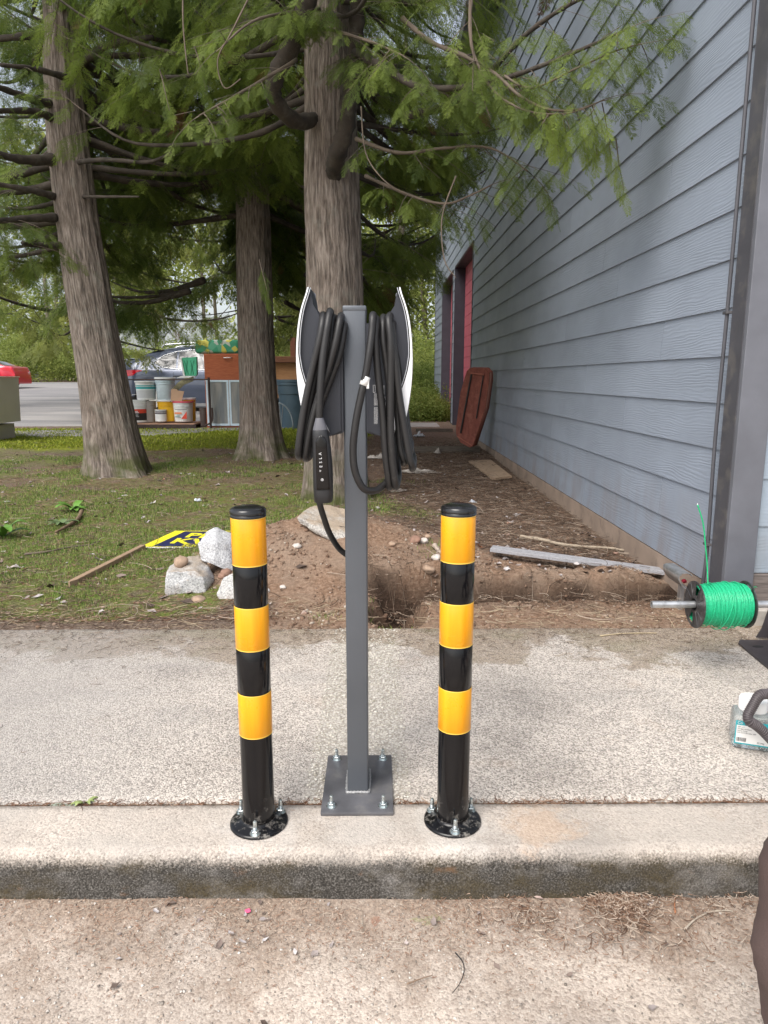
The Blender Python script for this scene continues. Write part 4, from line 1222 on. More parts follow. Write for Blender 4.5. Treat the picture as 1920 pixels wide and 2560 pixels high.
# --- charging cables, coiled round the two bodies
def cable_loop(parent, front, back_dx, yf, yb=None, rad=.0083, zt=None, closed=True, btm=True, name="cable"):
    """front: crop-7 pixels from top to bottom at depth yf; the loop goes over the saddle and down behind"""
    yb = yb or PY + .085
    F_ = [P(*crop7(x, y), yf - (.004 if 0 < i < len(front) - 1 else 0)) for i, (x, y) in enumerate(front)]
    top = F_[0]; bot = F_[-1]
    pts = []
    zt = top.z
    pts.append(Vector((top.x, yf + .02, zt - .004)))
    path = [Vector((top.x + back_dx * .5, (yf + yb) / 2, zt + .006)), Vector((top.x + back_dx * .3, yf + .035, zt + .004)), Vector((top.x, yf + .006, zt - .010))]
    path += F_[1:-1]
    if btm:
        path += [Vector((bot.x, yf + .004, bot.z + .016)), Vector((bot.x + back_dx * .2, yf + .040, bot.z + .006)), Vector((bot.x + back_dx * .5, (yf + yb) / 2, bot.z + .008)), Vector((bot.x + back_dx * .9, yb - .02, bot.z + .02))]
        nF = len(F_)
        for k in range(nF - 2, 0, -1):
            path.append(Vector((F_[k].x + back_dx, yb + .004, F_[k].z)))
        path += [Vector((top.x + back_dx, yb - .012, zt - .014)), Vector((top.x + back_dx * .8, yb - .045, zt + .002))]
    else: path.append(F_[-1])
    sp = spline(path, 9, closed=btm)
    o = MB().tube(sp, rad, 14, closed=btm).build(name, cable_m, None, True)
    o.parent = parent; o.matrix_parent_inverse = Matrix.Translation(-parent.location)
    return o
yF = PY - .082
cabL = empty("charging_cable", (PXX - .05, PY, 0), 0, "black charging cable coiled round the left charger, ending in the hanging plug", "cable")
cabR = empty("charging_cable", (PXX + .05, PY, 0), 0, "black charging cable coiled round the right charger, one loop sagging across the post", "cable")
cable_loop(cabL, [(392, 402), (365, 620), (300, 900), (225, 1250), (180, 1550), (168, 1745)], -.006, yF - .014)
cable_loop(cabL, [(398, 420), (378, 700), (335, 950), (280, 1200), (225, 1500), (172, 1700)], -.010, yF + .010)
cable_loop(cabL, [(548, 410), (515, 640), (450, 880), (380, 1080), (290, 1400), (238, 1755)], .004, yF - .010)
cable_loop(cabL, [(588, 490), (548, 760), (478, 960), (400, 1160), (320, 1400), (252, 1740)], .0, yF + .006)
cable_loop(cabL, [(480, 430), (470, 640), (440, 820), (330, 1180), (255, 1450), (205, 1690)], .006, yF + .014)
cable_loop(cabR, [(950, 425), (955, 640), (985, 850), (1010, 1100), (1000, 1500), (1030, 1900), (1040, 2020)], .004, yF + .008)
cable_loop(cabR, [(1003, 405), (1022, 650), (1022, 1000), (1020, 1400), (1035, 1700), (1066, 2018)], .012, yF - .012)
cable_loop(cabR, [(888, 440), (880, 640), (905, 950), (945, 1300), (975, 1700), (1008, 2022)], .0, yF - .004)
cable_loop(cabR, [(1035, 480), (1060, 800), (1100, 1150), (1150, 1450), (1195, 1700), (1222, 1858)], .010, yF - .006)
cable_loop(cabR, [(1040, 520), (1080, 850), (1130, 1200), (1165, 1450), (1190, 1600), (1198, 1700)], .008, yF + .022)
cable_loop(cabR, [(1000, 600), (1060, 1100), (1085, 1350), (1105, 1600), (1130, 1700), (1142, 1800)], .006, yF + .012)
# the loop in front of the post
def free_cable(parent, pts, rad=.0083, name="cable"):
    sp = spline(pts, 10); o = MB().tube(sp, rad, 14).build(name, cable_m, None, True)
    o.parent = parent; o.matrix_parent_inverse = Matrix.Translation(-parent.location); return o
q = lambda x, y, Y: P(*crop7(x, y), Y)
free_cable(cabR, [q(866, 415, PY + .01), q(860, 398, yF + .03), q(856, 415, yF - .005), q(846, 560, yF - .016), q(820, 760, yF - .024), q(790, 950, yF - .026), q(745, 1150, yF - .028), q(700, 1380, yF - .030), q(674, 1620, yF - .030), q(690, 1830, yF - .030),
                  q(760, 1985, yF - .026), q(850, 2018, yF - .014), q(930, 1985, yF + .004), q(1000, 1900, yF + .03), q(1020, 1700, PY + .02)])
# tape label on the loop
c0, c1 = q(797, 965, yF - .0255), q(768, 1045, yF - .0265)
o = MB().tube([c0, c0.lerp(c1, .5), c1], .0092, 18).build("cable_label", label_m, None, True); o.parent = cabR; o.matrix_parent_inverse = Matrix.Translation(-cabR.location)
o = MB().box(0, .0055, -.0004, .0004, -.021, 0).build("label_flag", label_m, None); o.parent = cabR; o.matrix_parent_inverse = Matrix.Translation(-cabR.location); o.location = q(797, 985, yF - .030)
o = text("lettering", "CABLE", .0042, Matrix.Translation(q(809, 1040, yF - .0312)) @ Matrix.Rotation(R(90), 4, 'X') @ Matrix.Rotation(R(-90), 4, 'Z'), gloss_black_m, None, .0001)
bpy.data.objects.remove(o)
# strand down to the plug
free_cable(cabL, [q(470, 400, PY), q(462, 362, yF + .03), q(456, 385, yF), q(440, 480, yF - .014), q(418, 620, yF - .020), q(392, 820, yF - .026), q(374, 1050, yF - .030), q(364, 1250, yF - .032), q(362, 1360, yF - .032)])
# --- plug
A, B = q(364, 1345, yF - .034), q(412, 2118, yF - .030)
ax = (B - A); L = ax.length; ax.normalize()
yv = Vector((0, -1, 0)); xv = yv.cross(-ax).normalized(); yv = (-ax).cross(xv).normalized()
PM = Matrix((( xv.x, yv.x, -ax.x, A.x), (xv.y, yv.y, -ax.y, A.y), (xv.z, yv.z, -ax.z, A.z), (0, 0, 0, 1)))   # local: x across, y towards viewer, z up
plug_root = empty("charging_plug", A, 0, "black charging plug hanging head down, coiled cable above it", "plug")
def pput(o): o.parent = plug_root; o.matrix_parent_inverse = Matrix.Translation(-A) @ PM if False else Matrix.Translation(-A); o.matrix_basis = PM; return o
def sweep(name, prof, mat, n=28, sq=2.6):
    bm = bmesh.new(); rings = []
    for (z, hx, hy, cx, cy) in prof:
        ring = []
        for k in range(n):
            a = 2 * math.pi * k / n; c, s_ = math.cos(a), math.sin(a)
            ring.append(bm.verts.new((cx + hx * math.copysign(abs(c) ** (2 / sq), c), cy + hy * math.copysign(abs(s_) ** (2 / sq), s_), z)))
        rings.append(ring)
    for a, b in zip(rings[:-1], rings[1:]):
        for k in range(n): bm.faces.new((a[k], a[(k + 1) % n], b[(k + 1) % n], b[k]))
    bm.faces.new(rings[0]); bm.faces.new(rings[-1][::-1]); bmesh.ops.recalc_face_normals(bm, faces=bm.faces)
    me = bpy.data.meshes.new(name); bm.to_mesh(me); bm.free(); o = link(name, me, mat, None, True); me.set_sharp_from_angle(angle=R(45)); return pput(o)
k = L / 773.0
plugbody_m = simple("plug_plastic", (.016, .016, .018), .40, var=.1, nscale=30, bump=.1, bscale=500)
gloss_m = M("plug_gloss", .14, base=(.006, .005, .005), spec=.4).m
sweep("strain_relief", [(0, 35 * k, 35 * k, 0, 0), (-4 * k, 37 * k, 37 * k, 0, 0), (-105 * k, 68 * k, 58 * k, 0, 0), (-108 * k, 66 * k, 56 * k, 0, 0)], simple("relief_rubber", (.10, .10, .115), .5, var=.06))
sweep("handle", [(-108 * k, 69 * k, 58 * k, 0, 0), (-112 * k, 71 * k, 60 * k, 0, 0), (-170 * k, 76 * k, 66 * k, -2 * k, 0), (-260 * k, 83 * k, 72 * k, -4 * k, 0), (-400 * k, 89 * k, 76 * k, -4 * k, 2 * k), (-520 * k, 92 * k, 78 * k, 0, 4 * k), (-640 * k, 92 * k, 82 * k, 4 * k, 6 * k), (-648 * k, 91 * k, 81 * k, 4 * k, 6 * k)], plugbody_m)
sweep("nozzle", [(-650 * k, 90 * k, 80 * k, 4 * k, 6 * k), (-700 * k, 89 * k, 82 * k, 6 * k, 8 * k), (-760 * k, 84 * k, 80 * k, 8 * k, 8 * k), (-773 * k, 74 * k, 70 * k, 8 * k, 8 * k)], simple("nozzle_plastic", (.016, .016, .017), .5, var=.1))
# glossy inlay following the handle's front
bm = bmesh.new(); n = 26; rings = []
for i in range(n + 1):
    t = i / n; z = -(150 + 492 * t) * k
    w = 52 * k * min(1, (t / .10) ** .5 if t < .10 else 1) * (1 - .04 * t) * (.92 + .25 * t) 
    yc = np.interp(-z / k, [108, 260, 400, 520, 640], [60, 74, 80, 84, 90]) * k
    rings.append([bm.verts.new((-8 * k * (1 - t) + w * u, yc * (1 - .10 * u * u) + .0006, z)) for u in np.linspace(-1, 1, 9)])
for a, b in zip(rings[:-1], rings[1:]):
    for j in range(8): bm.faces.new((a[j], a[j + 1], b[j + 1], b[j]))
me = bpy.data.meshes.new("inlay"); bm.to_mesh(me); bm.free(); o = link("inlay", me, gloss_m, None, True); sf = o.modifiers.new("s", 'SOLIDIFY'); sf.thickness = .0012; sf.offset = 0; pput(o)
tt = text("lettering", "T  E  S  L  A", .0088, Matrix.Identity(4), white_print_m, None, .0001, .95, 0, "CENTER")
tt.parent = plug_root; tt.matrix_parent_inverse = Matrix.Translation(-A)
tt.matrix_basis = PM @ Matrix.Translation((6 * k, 86.5 * k, -392 * k)) @ Matrix(((0, 1, 0, 0), (0, 0, 1, 0), (1, 0, 0, 0), (0, 0, 0, 1)))
bt = MB().lathe([(.0, .0), (13 * k, 0), (13 * k, 3 * k), (0, 3 * k)], 20, Matrix.Translation((2 * k, 88 * k, -552 * k)) @ Matrix.Rotation(R(-90), 4, 'X')).build("button", simple("button_grey", (.16, .16, .16), .4), None, ang=40); pput(bt)
bt = MB().tube([(2 * k + 11 * k * math.cos(a), 91.5 * k, -552 * k + 11 * k * math.sin(a)) for a in np.linspace(0, 2 * math.pi, 21)[:-1]], 1.2 * k, 5, closed=True).tube([(2 * k + 3 * k * math.cos(a), 91.5 * k, -552 * k + 3 * k * math.sin(a)) for a in np.linspace(0, 2 * math.pi, 13)[:-1]], 1.6 * k, 5, closed=True).build("button_ring", white_print_m, None); pput(bt)
# thinner cable leaving below and running behind the post
free_cable(cabL, [q(360, 2050, yF + .03), V3 if False else P(*V(690, 1085), yF + .01), P(*V(697, 1110), yF + .02), P(*V(711, 1150), yF + .05), P(*V(730, 1182), yF + .09), P(*V(748, 1198), PY + .02), P(*V(765, 1208), PY + .07), P(*V(770, 1180), PY + .10)], .0072)

# ================================================================= BOLLARDS
def bollard(cx, base_y, zs_, label):
    """zs_: cap top, then the band boundaries (full px, front of the tube)"""
    g = G(cx, base_y, 0); Y = g.y; r = .0382
    root = empty("bollard", (g.x, Y, 0), 0, label, "bollard", "striped bollards beside the charging post")
    z = [P(cx, y, Y - r).z for y in zs_]
    MB().lathe([(r - .0006, .004), (r - .0006, z[1] - .004)], 40).build("tube", black_m, root, ang=40)
    MB().lathe([(r + .0008, z[1] + .0005), (r + .0014, z[1] + .001), (r + .0014, z[1] + .0065), (r + .0004, z[1] + .0075), (r + .0018, z[1] + .0085), (r + .0018, z[1] + .0165), (r - .0015, z[1] + .020), (r * .7, z[1] + .0235), (0, z[1] + .0255)], 40).build("cap", gloss_cap_m, root, ang=50)
    zz = z[1] - .001
    # wrap lap on the top band and alternating bands
    for i in range(1, len(z) - 1):
        a, b = z[i + 1], z[i]
        if i % 2 == 1:
            MB().lathe([(r, a), (r + .0004, a + .0006), (r + .0004, b - .0006), (r, b)], 40, cap=False).build("reflective_band", yel_m, root, ang=50)
            for e in (a, b): MB().lathe([(r + .0005, e - .0011), (r + .0006, e), (r + .0005, e + .0011)], 40, cap=False).build("band_edge", band_edge_m, root, True)
        else:
            MB().lathe([(r - .0002, a + .0006), (r + .0001, a + .001), (r + .0001, b - .001), (r - .0002, b - .0006)], 40, cap=False).build("black_band", black_m, root, ang=50)
    MB().lathe([(.0, .0005), (.067, .0005), (.069, .002), (.0685, .006), (.064, .0085), (.044, .0115), (r + .001, .0155), (r + .0002, .019)], 48, cap=False).build("flange", black_m, root, ang=60)
    return root
gloss_cap_m = M("cap_plastic", .2, base=(.012, .012, .013), spec=.6).m
bl = bollard(648, 2056, [1268, 1300, 1418, 1524, 1630, 1743, 1848], "yellow and black striped bollard left of the grey post, nearest the granite blocks")
br_ = bollard(1131, 2052, [1264, 1295, 1410, 1514, 1621, 1731, 1836], "yellow and black striped bollard right of the grey post, before the trench")
for root in (bl, br_):
    for a in (-90, 32, 150): anchor(root, .0555 * math.cos(R(a)), .0555 * math.sin(R(a)), .0085, .05, .034)

# ================================================================= CABLE REEL, STAND AND JAR AT THE RIGHT
def cr8(x, y): return 1600 + x / 5.184, 1380 + y / 5.184
RY = 2.42
reel = empty("cable_reel", P(*cr8(1000, 690), RY), 0, "spool of bright green wire on a steel pipe before the building corner", "cable reel")
RC = P(*cr8(710, 675), RY); RC2 = P(*cr8(1365, 680), RY)
zcR = (RM.inverted() @ (RC - O)).z * -1
s8 = zcR / F / 5.184
xL, xR_ = RC.x, RC2.x
rz = (RC.z + RC2.z) / 2
def rput(o): o.parent = reel; o.matrix_parent_inverse = Matrix.Translation(-reel.location); return o
green_m = M("green_wire", .32, base=(.008, .42, .16), spec=.5).m
greeny = simple("wound_green_wire", (.02, .46, .22), .28, var=.18, nscale=300)  # green of the wound turns, slightly lighter than the loose end
flm = simple("flange_plastic", (.035, .033, .034), .45, var=.5, nscale=18, dirt=(.16, .15, .15))
Rf = 305 * s8; 
AX = Matrix.Translation((0, RY, rz)) @ Matrix.Rotation(R(90), 4, 'Y')
def ringx(x, prof, n, mat, name):
    return rput(MB().lathe(prof, n, Matrix.Translation((x, RY, rz)) @ Matrix.Rotation(R(90), 4, 'Y'), cap=False).build(name, mat, None, ang=40))
def reel_flange(x, sgn):
    # rim, hub and spokes with two cut-out windows
    mb = MB(); T = Matrix.Translation((x, RY, rz)) @ Matrix.Rotation(R(90) * 1, 4, 'Y')
    n = 48
    segs = []
    for (r0, r1) in ((Rf * .90, Rf), (Rf * .26, Rf * .40)):
        mb.lathe([(r0, -.002), (r1, -.002), (r1, .002), (r0, .002), (r0, -.002)], n, T, cap=False)
    for i in range(12):
        a0 = 2 * math.pi * i / 12; window = i in (0, 6)
        if not window:
            mb2 = []
            pts = [(Rf * .39 * math.cos(a0 + .0), Rf * .39 * math.sin(a0)), (Rf * .91 * math.cos(a0), Rf * .91 * math.sin(a0)), (Rf * .91 * math.cos(a0 + .26), Rf * .91 * math.sin(a0 + .26)), (Rf * .91 * math.cos(a0 + .5236), Rf * .91 * math.sin(a0 + .5236)), (Rf * .39 * math.cos(a0 + .5236), Rf * .39 * math.sin(a0 + .5236)), (Rf * .39 * math.cos(a0 + .26), Rf * .39 * math.sin(a0 + .26))]
            mb.prism(pts, -.001, .001, 'Z', T)
        a = a0
        c, s_ = math.cos(a), math.sin(a)
        mb.tube([T @ Vector((Rf * .36 * c, Rf * .36 * s_, -.0022)), T @ Vector((Rf * .95 * c, Rf * .95 * s_, -.0022))], .0018, 6)
    o = mb.build("reel_flange", flm, None, ang=40); return rput(o)
reel_flange(xL, -1); reel_flange(xR_, 1)
ringx(xL, [(Rf * .27, -.004), (Rf * .27, (xR_ - xL))], 24, flm, "hub")
# wound wire: helix rows of varying radius
random.seed(12)
def coil_r(u):
    return Rf * np.interp(u, [0, .08, .3, .42, .55, .8, 1], [.80, .83, .86, .90, .93, .90, .84])
mb = MB(); wr = .0019
pts = []; nturn = int((xR_ - xL - .006) / (wr * 1.95))
for i in range(nturn * 22):
    t = i / (nturn * 22); a = i / 22 * 2 * math.pi
    pts.append(Vector((xL + .004 + (xR_ - xL - .008) * t, RY + (coil_r(t) + .0012 * math.sin(i // 22 * 1.7)) * math.cos(a), rz + (coil_r(t) + .0012 * math.sin(i // 22 * 1.7)) * math.sin(a))))
mb.tube(pts, wr, 6); 
rput(mb.build("wound_wire", greeny, None, True))
for k, (u, sl, dr) in enumerate(((.50, .22, .008), (.58, .05, .011), (.35, -.12, .004), (.74, .10, .004), (.88, -.06, .003), (.2, .1, .003))):
    pp = []
    for i in range(36):
        a = i / 36 * 2 * math.pi; r = float(coil_r(u)) + .0035
        pp.append(Vector((xL + (xR_ - xL) * (u + sl * .5 * math.sin(a)), RY + r * math.cos(a), rz + r * math.sin(a) - dr * (1 if math.sin(a) < 0 else 0) * -math.sin(a))))
    rput(MB().tube(pp, wr * 1.05, 6, closed=True).build("loose_turn", greeny, None, True))
rput(MB().lathe([(Rf * .80, 0), (Rf * .80, xR_ - xL)], 40, Matrix.Translation((xL, RY, rz)) @ Matrix.Rotation(R(90), 4, 'Y'), cap=False).build("wound_core", greeny, None, True))
# loose wire end standing up
rput(MB().tube(spline([P(*cr8(880, 420), RY - .02), P(*cr8(876, 300), RY - .01), P(*cr8(868, 120), RY), P(*cr8(850, -60), RY), P(1758, 1310, RY), P(1744, 1262, RY)], 8), .0024, 8).build("wire_end", green_m, None, True))
rput(MB().tube([P(1744, 1262, RY), P(1743.2, 1259, RY)], .0015, 8).build("copper_core", label_m, None))
rput(MB().tube(spline([P(*cr8(1465, 500), RY + .01), P(*cr8(1480, 480), RY), P(*cr8(1478, 455), RY - .01), P(*cr8(1500, 450), RY - .01), P(*cr8(1515, 462), RY)], 6), .0014, 6).build("wire_scrap", green_m, None, True))
# pipe through the hub
xa = P(*cr8(150, 668), RY).x
pipe = MB().tube([(xa, RY, rz), (xa + .5, RY, rz)], .0125, 20).build("inner_pipe", steel_m, None, ang=40)
pr = empty("pipe", (xa, RY, rz), 0, "galvanised pipe carrying the green wire spool, its open end sticking out to the left", "pipe")
pipe2 = MB().lathe([(.0085, 0), (.0125, 0), (.0125, .50), (.0085, .50), (.0085, 0)], 24, Matrix.Rotation(R(90), 4, 'Y'), cap=False).build("tube", steel_m, pr, ang=40)
bpy.data.objects.remove(pipe)
MB().lathe([(.0130, .485), (.0165, .485), (.0165, .85), (.0130, .85), (.013, .485)], 24, Matrix.Rotation(R(90), 4, 'Y'), cap=False).build("sleeve", steel_m, pr, ang=40)
MB().tube([(.44, .004, -.032), (.9, .004, -.032)], .010, 16).build("lower_rod", steel_m, pr, ang=40)
# folded metal strap bracket with a red rag behind the reel
bk = empty("metal_bracket", P(*cr8(560, 380), 3.15), 0, "folded galvanised strap bracket standing just behind the green wire spool", "bracket")
def bput2(o, par): o.parent = par; o.matrix_parent_inverse = Matrix.Translation(-par.location); return o
pl_ = [cr8(x, y) for x, y in ((520, 275), (484, 295), (478, 340), (500, 390), (560, 462), (600, 450))]
pts = [P(*c, 3.10) for c in pl_]
def strip(name, pts, y0, y1, th, mat, par):
    mb = MB()
    a = [(p.x, p.z) for p in pts]
    n = len(a); out = []
    for i in range(n):
        d = Vector((a[min(i + 1, n - 1)][0] - a[max(i - 1, 0)][0], a[min(i + 1, n - 1)][1] - a[max(i - 1, 0)][1])).normalized()
        out.append((a[i][0] - d.y * th, a[i][1] + d.x * th))
    for i in range(n - 1): mb.prism([a[i], a[i + 1], out[i + 1], out[i]], y0, y1, 'Y')
    return bput2(mb.build(name, mat, None), par)
strip("strap", spline(pts, 4), 3.08, 3.26, .003, steel_m, bk)
tp_ = [P(*cr8(x, y), 3.10) for x, y in ((484, 292), (520, 272), (620, 270), (650, 300))]
strip("strap_top", spline(tp_, 4), 3.08, 3.26, .003, steel_m, bk)
lg = [P(*cr8(545, 440), 3.16), P(*cr8(522, 640), 3.16)]
bput2(MB().prism([(lg[0].x - .008, lg[0].z), (lg[0].x + .014, lg[0].z), (lg[1].x + .014, -.06), (lg[1].x - .006, -.06)], 3.16, 3.185, 'Y').build("leg", steel_m, None), bk)
rag = bput2(MB().tube(spline([P(*cr8(540, 375), 3.12), P(*cr8(575, 365), 3.12), P(*cr8(590, 385), 3.14), P(*cr8(560, 392), 3.15)], 5), .006, 7).build("red_rag", simple("red_cloth", (.45, .02, .05), .8), None, True), bk)

# black steel foot of the reel stand
std = empty("reel_stand", P(*cr8(1650, 1180), 2.3), 0, "dark steel foot plate with an upright carrying the right end of the pipe", "stand")
dsteel = simple("dark_steel", (.055, .048, .052), .45, .3, var=.35, nscale=10, bump=.3, bscale=60)
c1, c2, c3 = G(*cr8(1275, 1180), .008), G(*cr8(1630, 1175), .008), G(*cr8(1659, 1560), .008)
poly = [(c1.x, c1.y), (c1.x + .02, c1.y + .03), (c1.x + .42, c1.y + .03), (c1.x + .42, c3.y - .12), (c3.x + .02, c3.y)]
bput2(MB().prism(poly, .002, .010, 'Z').build("foot_plate", dsteel, None), std)
u0 = P(*cr8(1508, 1150), c1.y + .05)
ux = u0.x; uy = u0.y
up = [(ux, .011), (ux + .30, .011), (ux + .20, rz + .06), (ux + .075, rz + .02), (ux + .055, rz - .06), (ux + .02, .05)]
bput2(MB().prism(up, uy, uy + .008, 'Y').build("upright", dsteel, None), std)
bput2(MB().prism([(ux + .06, .011), (ux + .30, .011), (ux + .24, .10)], uy - .10, uy - .094, 'Y').build("gusset", dsteel, None), std)
s_c = G(*cr8(1530, 1225), .0105)
bput2(MB().lathe([(0, .0), (.011, 0), (.011, .0008), (0, .0008)], 18, Matrix.Translation((s_c.x, s_c.y, .0102)) @ Matrix.Diagonal((2.0, .9, 1, 1))).build("slot", simple("slot_shade", (.01, .01, .01), .9), None), std)

# --- jar of anchors
def c5(x, y): return 1780 + x / 9.214, 1680 + y / 9.214
jb = G(*c5(900, 1820), 0)
jar = empty("jar", (jb.x + .012, jb.y + .035, 0), R(-20), "clear plastic jar of steel anchors with a teal-edged white label at the right edge", "jar")
plas = M("clear_plastic", .12, base=(.85, .9, .9), spec=.5); plas.b.inputs["Transmission Weight"].default_value = .85; plas.b.inputs["IOR"].default_value = 1.2
jw = .052
MB().box(-jw, jw, -jw * .8, jw * .8, .002, .105, .014, seg=3).build("body", plas.m, jar, ang=50)
MB().lathe([(.045, .100), (.040, .112), (.036, .116)], 28, cap=False).build("shoulder", plas.m, jar, True)
MB().lathe([(.0, .146), (.036, .146), (.0385, .143), (.0385, .114), (.036, .112), (0, .112)], 32).build("lid", simple("white_lid", (.80, .80, .78), .35, var=.04), jar, ang=40)
tealm = simple("teal_label", (.02, .36, .42), .4, var=.05)
MB().box(-jw + .006, jw - .004, -jw * .8 - .0012, -jw * .8 - .0004, .020, .090, 0).build("label_border", tealm, jar)
MB().box(-jw + .009, jw - .007, -jw * .8 - .0018, -jw * .8 - .0013, .024, .077, 0).build("label", label_m, jar)
RX = Matrix.Rotation(R(90), 4, 'X')
def jt(body, size, x, z, mat): text("lettering", body, size, Matrix.Translation((x, -jw * .8 - .0021, z)) @ RX, mat, jar, .0001)
jt("Co", .011, -jw + .010, .084, white_print_m)
for i, s_ in enumerate(('3/8" x 3"', "Wedge Anchors", "Heavy Duty", "Use Drill Bit Size: 3/8\"")): jt(s_, .0055, -jw + .011, .072 - i * .0058, gloss_black_m)
jt("02246J", .0068, .012, .030, gloss_black_m)
mb = MB(); x = -jw + .011; random.seed(3)
while x < -.016:
    w = random.choice((.0005, .0009, .0014)); mb.box(x, x + w, -jw * .8 - .0021, -jw * .8 - .0019, .028, .040); x += w + random.choice((.0006, .0011))
mb.build("bar_marks", gloss_black_m, jar)["kind"] = "stuff"
mb = MB(); random.seed(8)
for i in range(46):
    a = Vector((random.uniform(-.040, .040), random.uniform(-.030, .030), random.uniform(.008, .030))); d = Vector((random.gauss(0, 1), random.gauss(0, 1), random.gauss(0, .3))).normalized() * random.uniform(.012, .022)
    b = a + d; b.x = max(-.045, min(.045, b.x)); b.y = max(-.034, min(.034, b.y)); b.z = max(.007, min(.04, b.z)); mb.tube([a, b], .0042, 7)
mb.build("anchors", zinc_m, jar)["kind"] = "stuff"
# ribbed black handle over the jar
hd = empty("tool_handle", (jb.x + .06, jb.y, .1), 0, "ribbed black rubber carrying handle arching in front of the jar's lid", "handle")
hp_ = [P(*c5(1400, 470), jb.y - .02), P(*c5(1290, 500), jb.y - .025), P(*c5(1130, 520), jb.y - .03), P(*c5(1040, 600), jb.y - .035), P(*c5(960, 740), jb.y - .04), P(*c5(880, 880), jb.y - .045), P(*c5(820, 1020), jb.y - .05), P(*c5(850, 1130), jb.y - .055), P(*c5(960, 1190), jb.y - .055), P(*c5(1120, 1310), jb.y - .055), P(*c5(1290, 1480), jb.y - .055), P(*c5(1450, 1650), jb.y - .05)]
rub = simple("handle_rubber", (.055, .045, .048), .5, var=.15, nscale=30)
sp = spline(hp_, 14); r_ = [.0115 * (1.0 if 0.05 < i / len(sp) < .95 else 1.0) for i in range(len(sp))]
bput2(MB().tube(sp, .0125, 14).build("grip", rub, None, True), hd)
mb = MB(); acc = 0
for a, b in zip(sp[:-1], sp[1:]):
    acc += (b - a).length
    if acc > .0046:
        acc = 0; t = (b - a).normalized(); m4 = Matrix.Translation(b) @ t.to_track_quat('Z', 'Y').to_matrix().to_4x4()
        mb.lathe([(.0125, -.0011), (.0146, -.0007), (.0146, .0007), (.0125, .0011)], 16, m4, cap=False)
ribs = bput2(mb.build("ribs", simple("handle_rib", (.11, .095, .10), .55), None, True), hd); ribs["kind"] = "stuff"
bput2(MB().box(P(*c5(1300, 400), jb.y + .1).x, P(*c5(1300, 400), jb.y + .1).x + .35, jb.y - .02, jb.y + .16, .012, .075, .02, seg=3).build("case", simple("tool_case", (.05, .05, .055), .5), None, ang=40), hd)
# ================================================================= THINGS BEHIND THE TREES
def c2(x, y): return 280 + x / 6.381, 820 + y / 6.381
def bucket(px0, px1, py0, py1, Y, body, label, rimm=None, lid=None, bands=(), name="bucket", taper=.88, bail=False, cat="bucket"):
    a, b = P(px0, py1, Y), P(px1, py0, Y); r = (b.x - a.x) / 2; cx = (a.x + b.x) / 2; z0, z1 = a.z, b.z; h = z1 - z0
    root = empty(name, (cx, Y + r, z0), 0, label, cat)
    rb = r * taper
    R_ = lambda t: rb + (r * .97 - rb) * t
    prof = [(0, 0), (rb * .96, 0), (rb, h * .02)]
    for t in (.70, .78, .86):
        prof += [(R_(t), h * t), (R_(t) + r * .05, h * (t + .01)), (R_(t) + r * .05, h * (t + .025)), (R_(t), h * (t + .035))]
    prof += [(R_(1), h * .95), (R_(1) + r * .04, h * .955), (R_(1) + r * .04, h * .985)]
    prof += [(R_(1) - .004, h * .985), (R_(1) - .006, h * .6)] if lid is None else []
    MB().lathe(prof, 26, cap=False).build("body", body, root, ang=35)
    if lid is not None:
        MB().lathe([(r * 1.03, h * .93), (r * 1.05, h * .94), (r * 1.05, h), (r * .98, h * 1.01), (r * .95, h * .99), (0, h * .99)], 26, cap=False).build("lid", lid, root, ang=35)
    for (t0, t1, mt) in bands:
        MB().lathe([(R_(t0) + .0012, h * t0), (R_(t1) + .0012, h * t1)], 26, cap=False).build("label", mt, root, True)
    if bail:
        MB().tube([Vector((math.cos(u) * r * 1.05, -.02, h * .93 + math.sin(u) * r * .62)) for u in np.linspace(0, math.pi, 14)], .004, 6).build("handle", steel_m, root, True)
    return root
def plastic(name, c, r=.4): return simple(name, c, r, var=.07, nscale=6)
whitep = plastic("white_bucket", (.72, .74, .74)); yellowp = plastic("yellow_bucket", (.72, .42, .02)); greyp = plastic("grey_bucket", (.30, .28, .26)); bluep = plastic("pale_bucket", (.52, .62, .68), .25)
redp = plastic("red_print", (.60, .06, .03)); blackp = plastic("black_print", (.02, .02, .02)); tealp = plastic("teal_print", (.05, .38, .40)); pinkp = plastic("pink_lid", (.62, .08, .13))
SY = GH(430, 1072).y
Yb = SY + .05
zsh = P(400, 1058, Yb).z
bA = bucket(*[c2(190, 0)[0], c2(525, 0)[0], c2(0, 1150)[1], c2(0, 1512)[1]], Yb, whitep, "white pail with a red and black label, nearest the leaning trunk", bands=((.10, .42, blackp), (.42, .62, redp)), bail=True)
bB = bucket(c2(500, 0)[0], c2(668, 0)[0], c2(0, 1160)[1], c2(0, 1500)[1], Yb + .12, greyp, "dull grey pail standing between the red-labelled pail and the small tin")
bC = bucket(c2(665, 0)[0], c2(838, 0)[0], c2(0, 1300)[1], c2(0, 1495)[1], Yb - .03, whitep, "small white tin with a dark rim, in front of the yellow pail", bands=((.62, .9, plastic("dark_rim", (.07, .05, .07))),), taper=.97)
bD = bucket(c2(690, 0)[0], c2(995, 0)[0], c2(0, 1150)[1], c2(0, 1495)[1], Yb + .10, yellowp, "bright yellow pail with a white lid, behind the small white tin", lid=whitep)
bE = bucket(c2(945, 0)[0], c2(1248, 0)[0], c2(0, 1172)[1], c2(0, 1498)[1], Yb - .02, whitep, "white pail with a pink lid and a red triangle printed on it", lid=pinkp)
bF = bucket(c2(1120, 0)[0], c2(1305, 0)[0], c2(0, 1120)[1], c2(0, 1490)[1], Yb + .22, yellowp, "dark yellow pail half hidden behind the pink-lidded pail", lid=whitep)
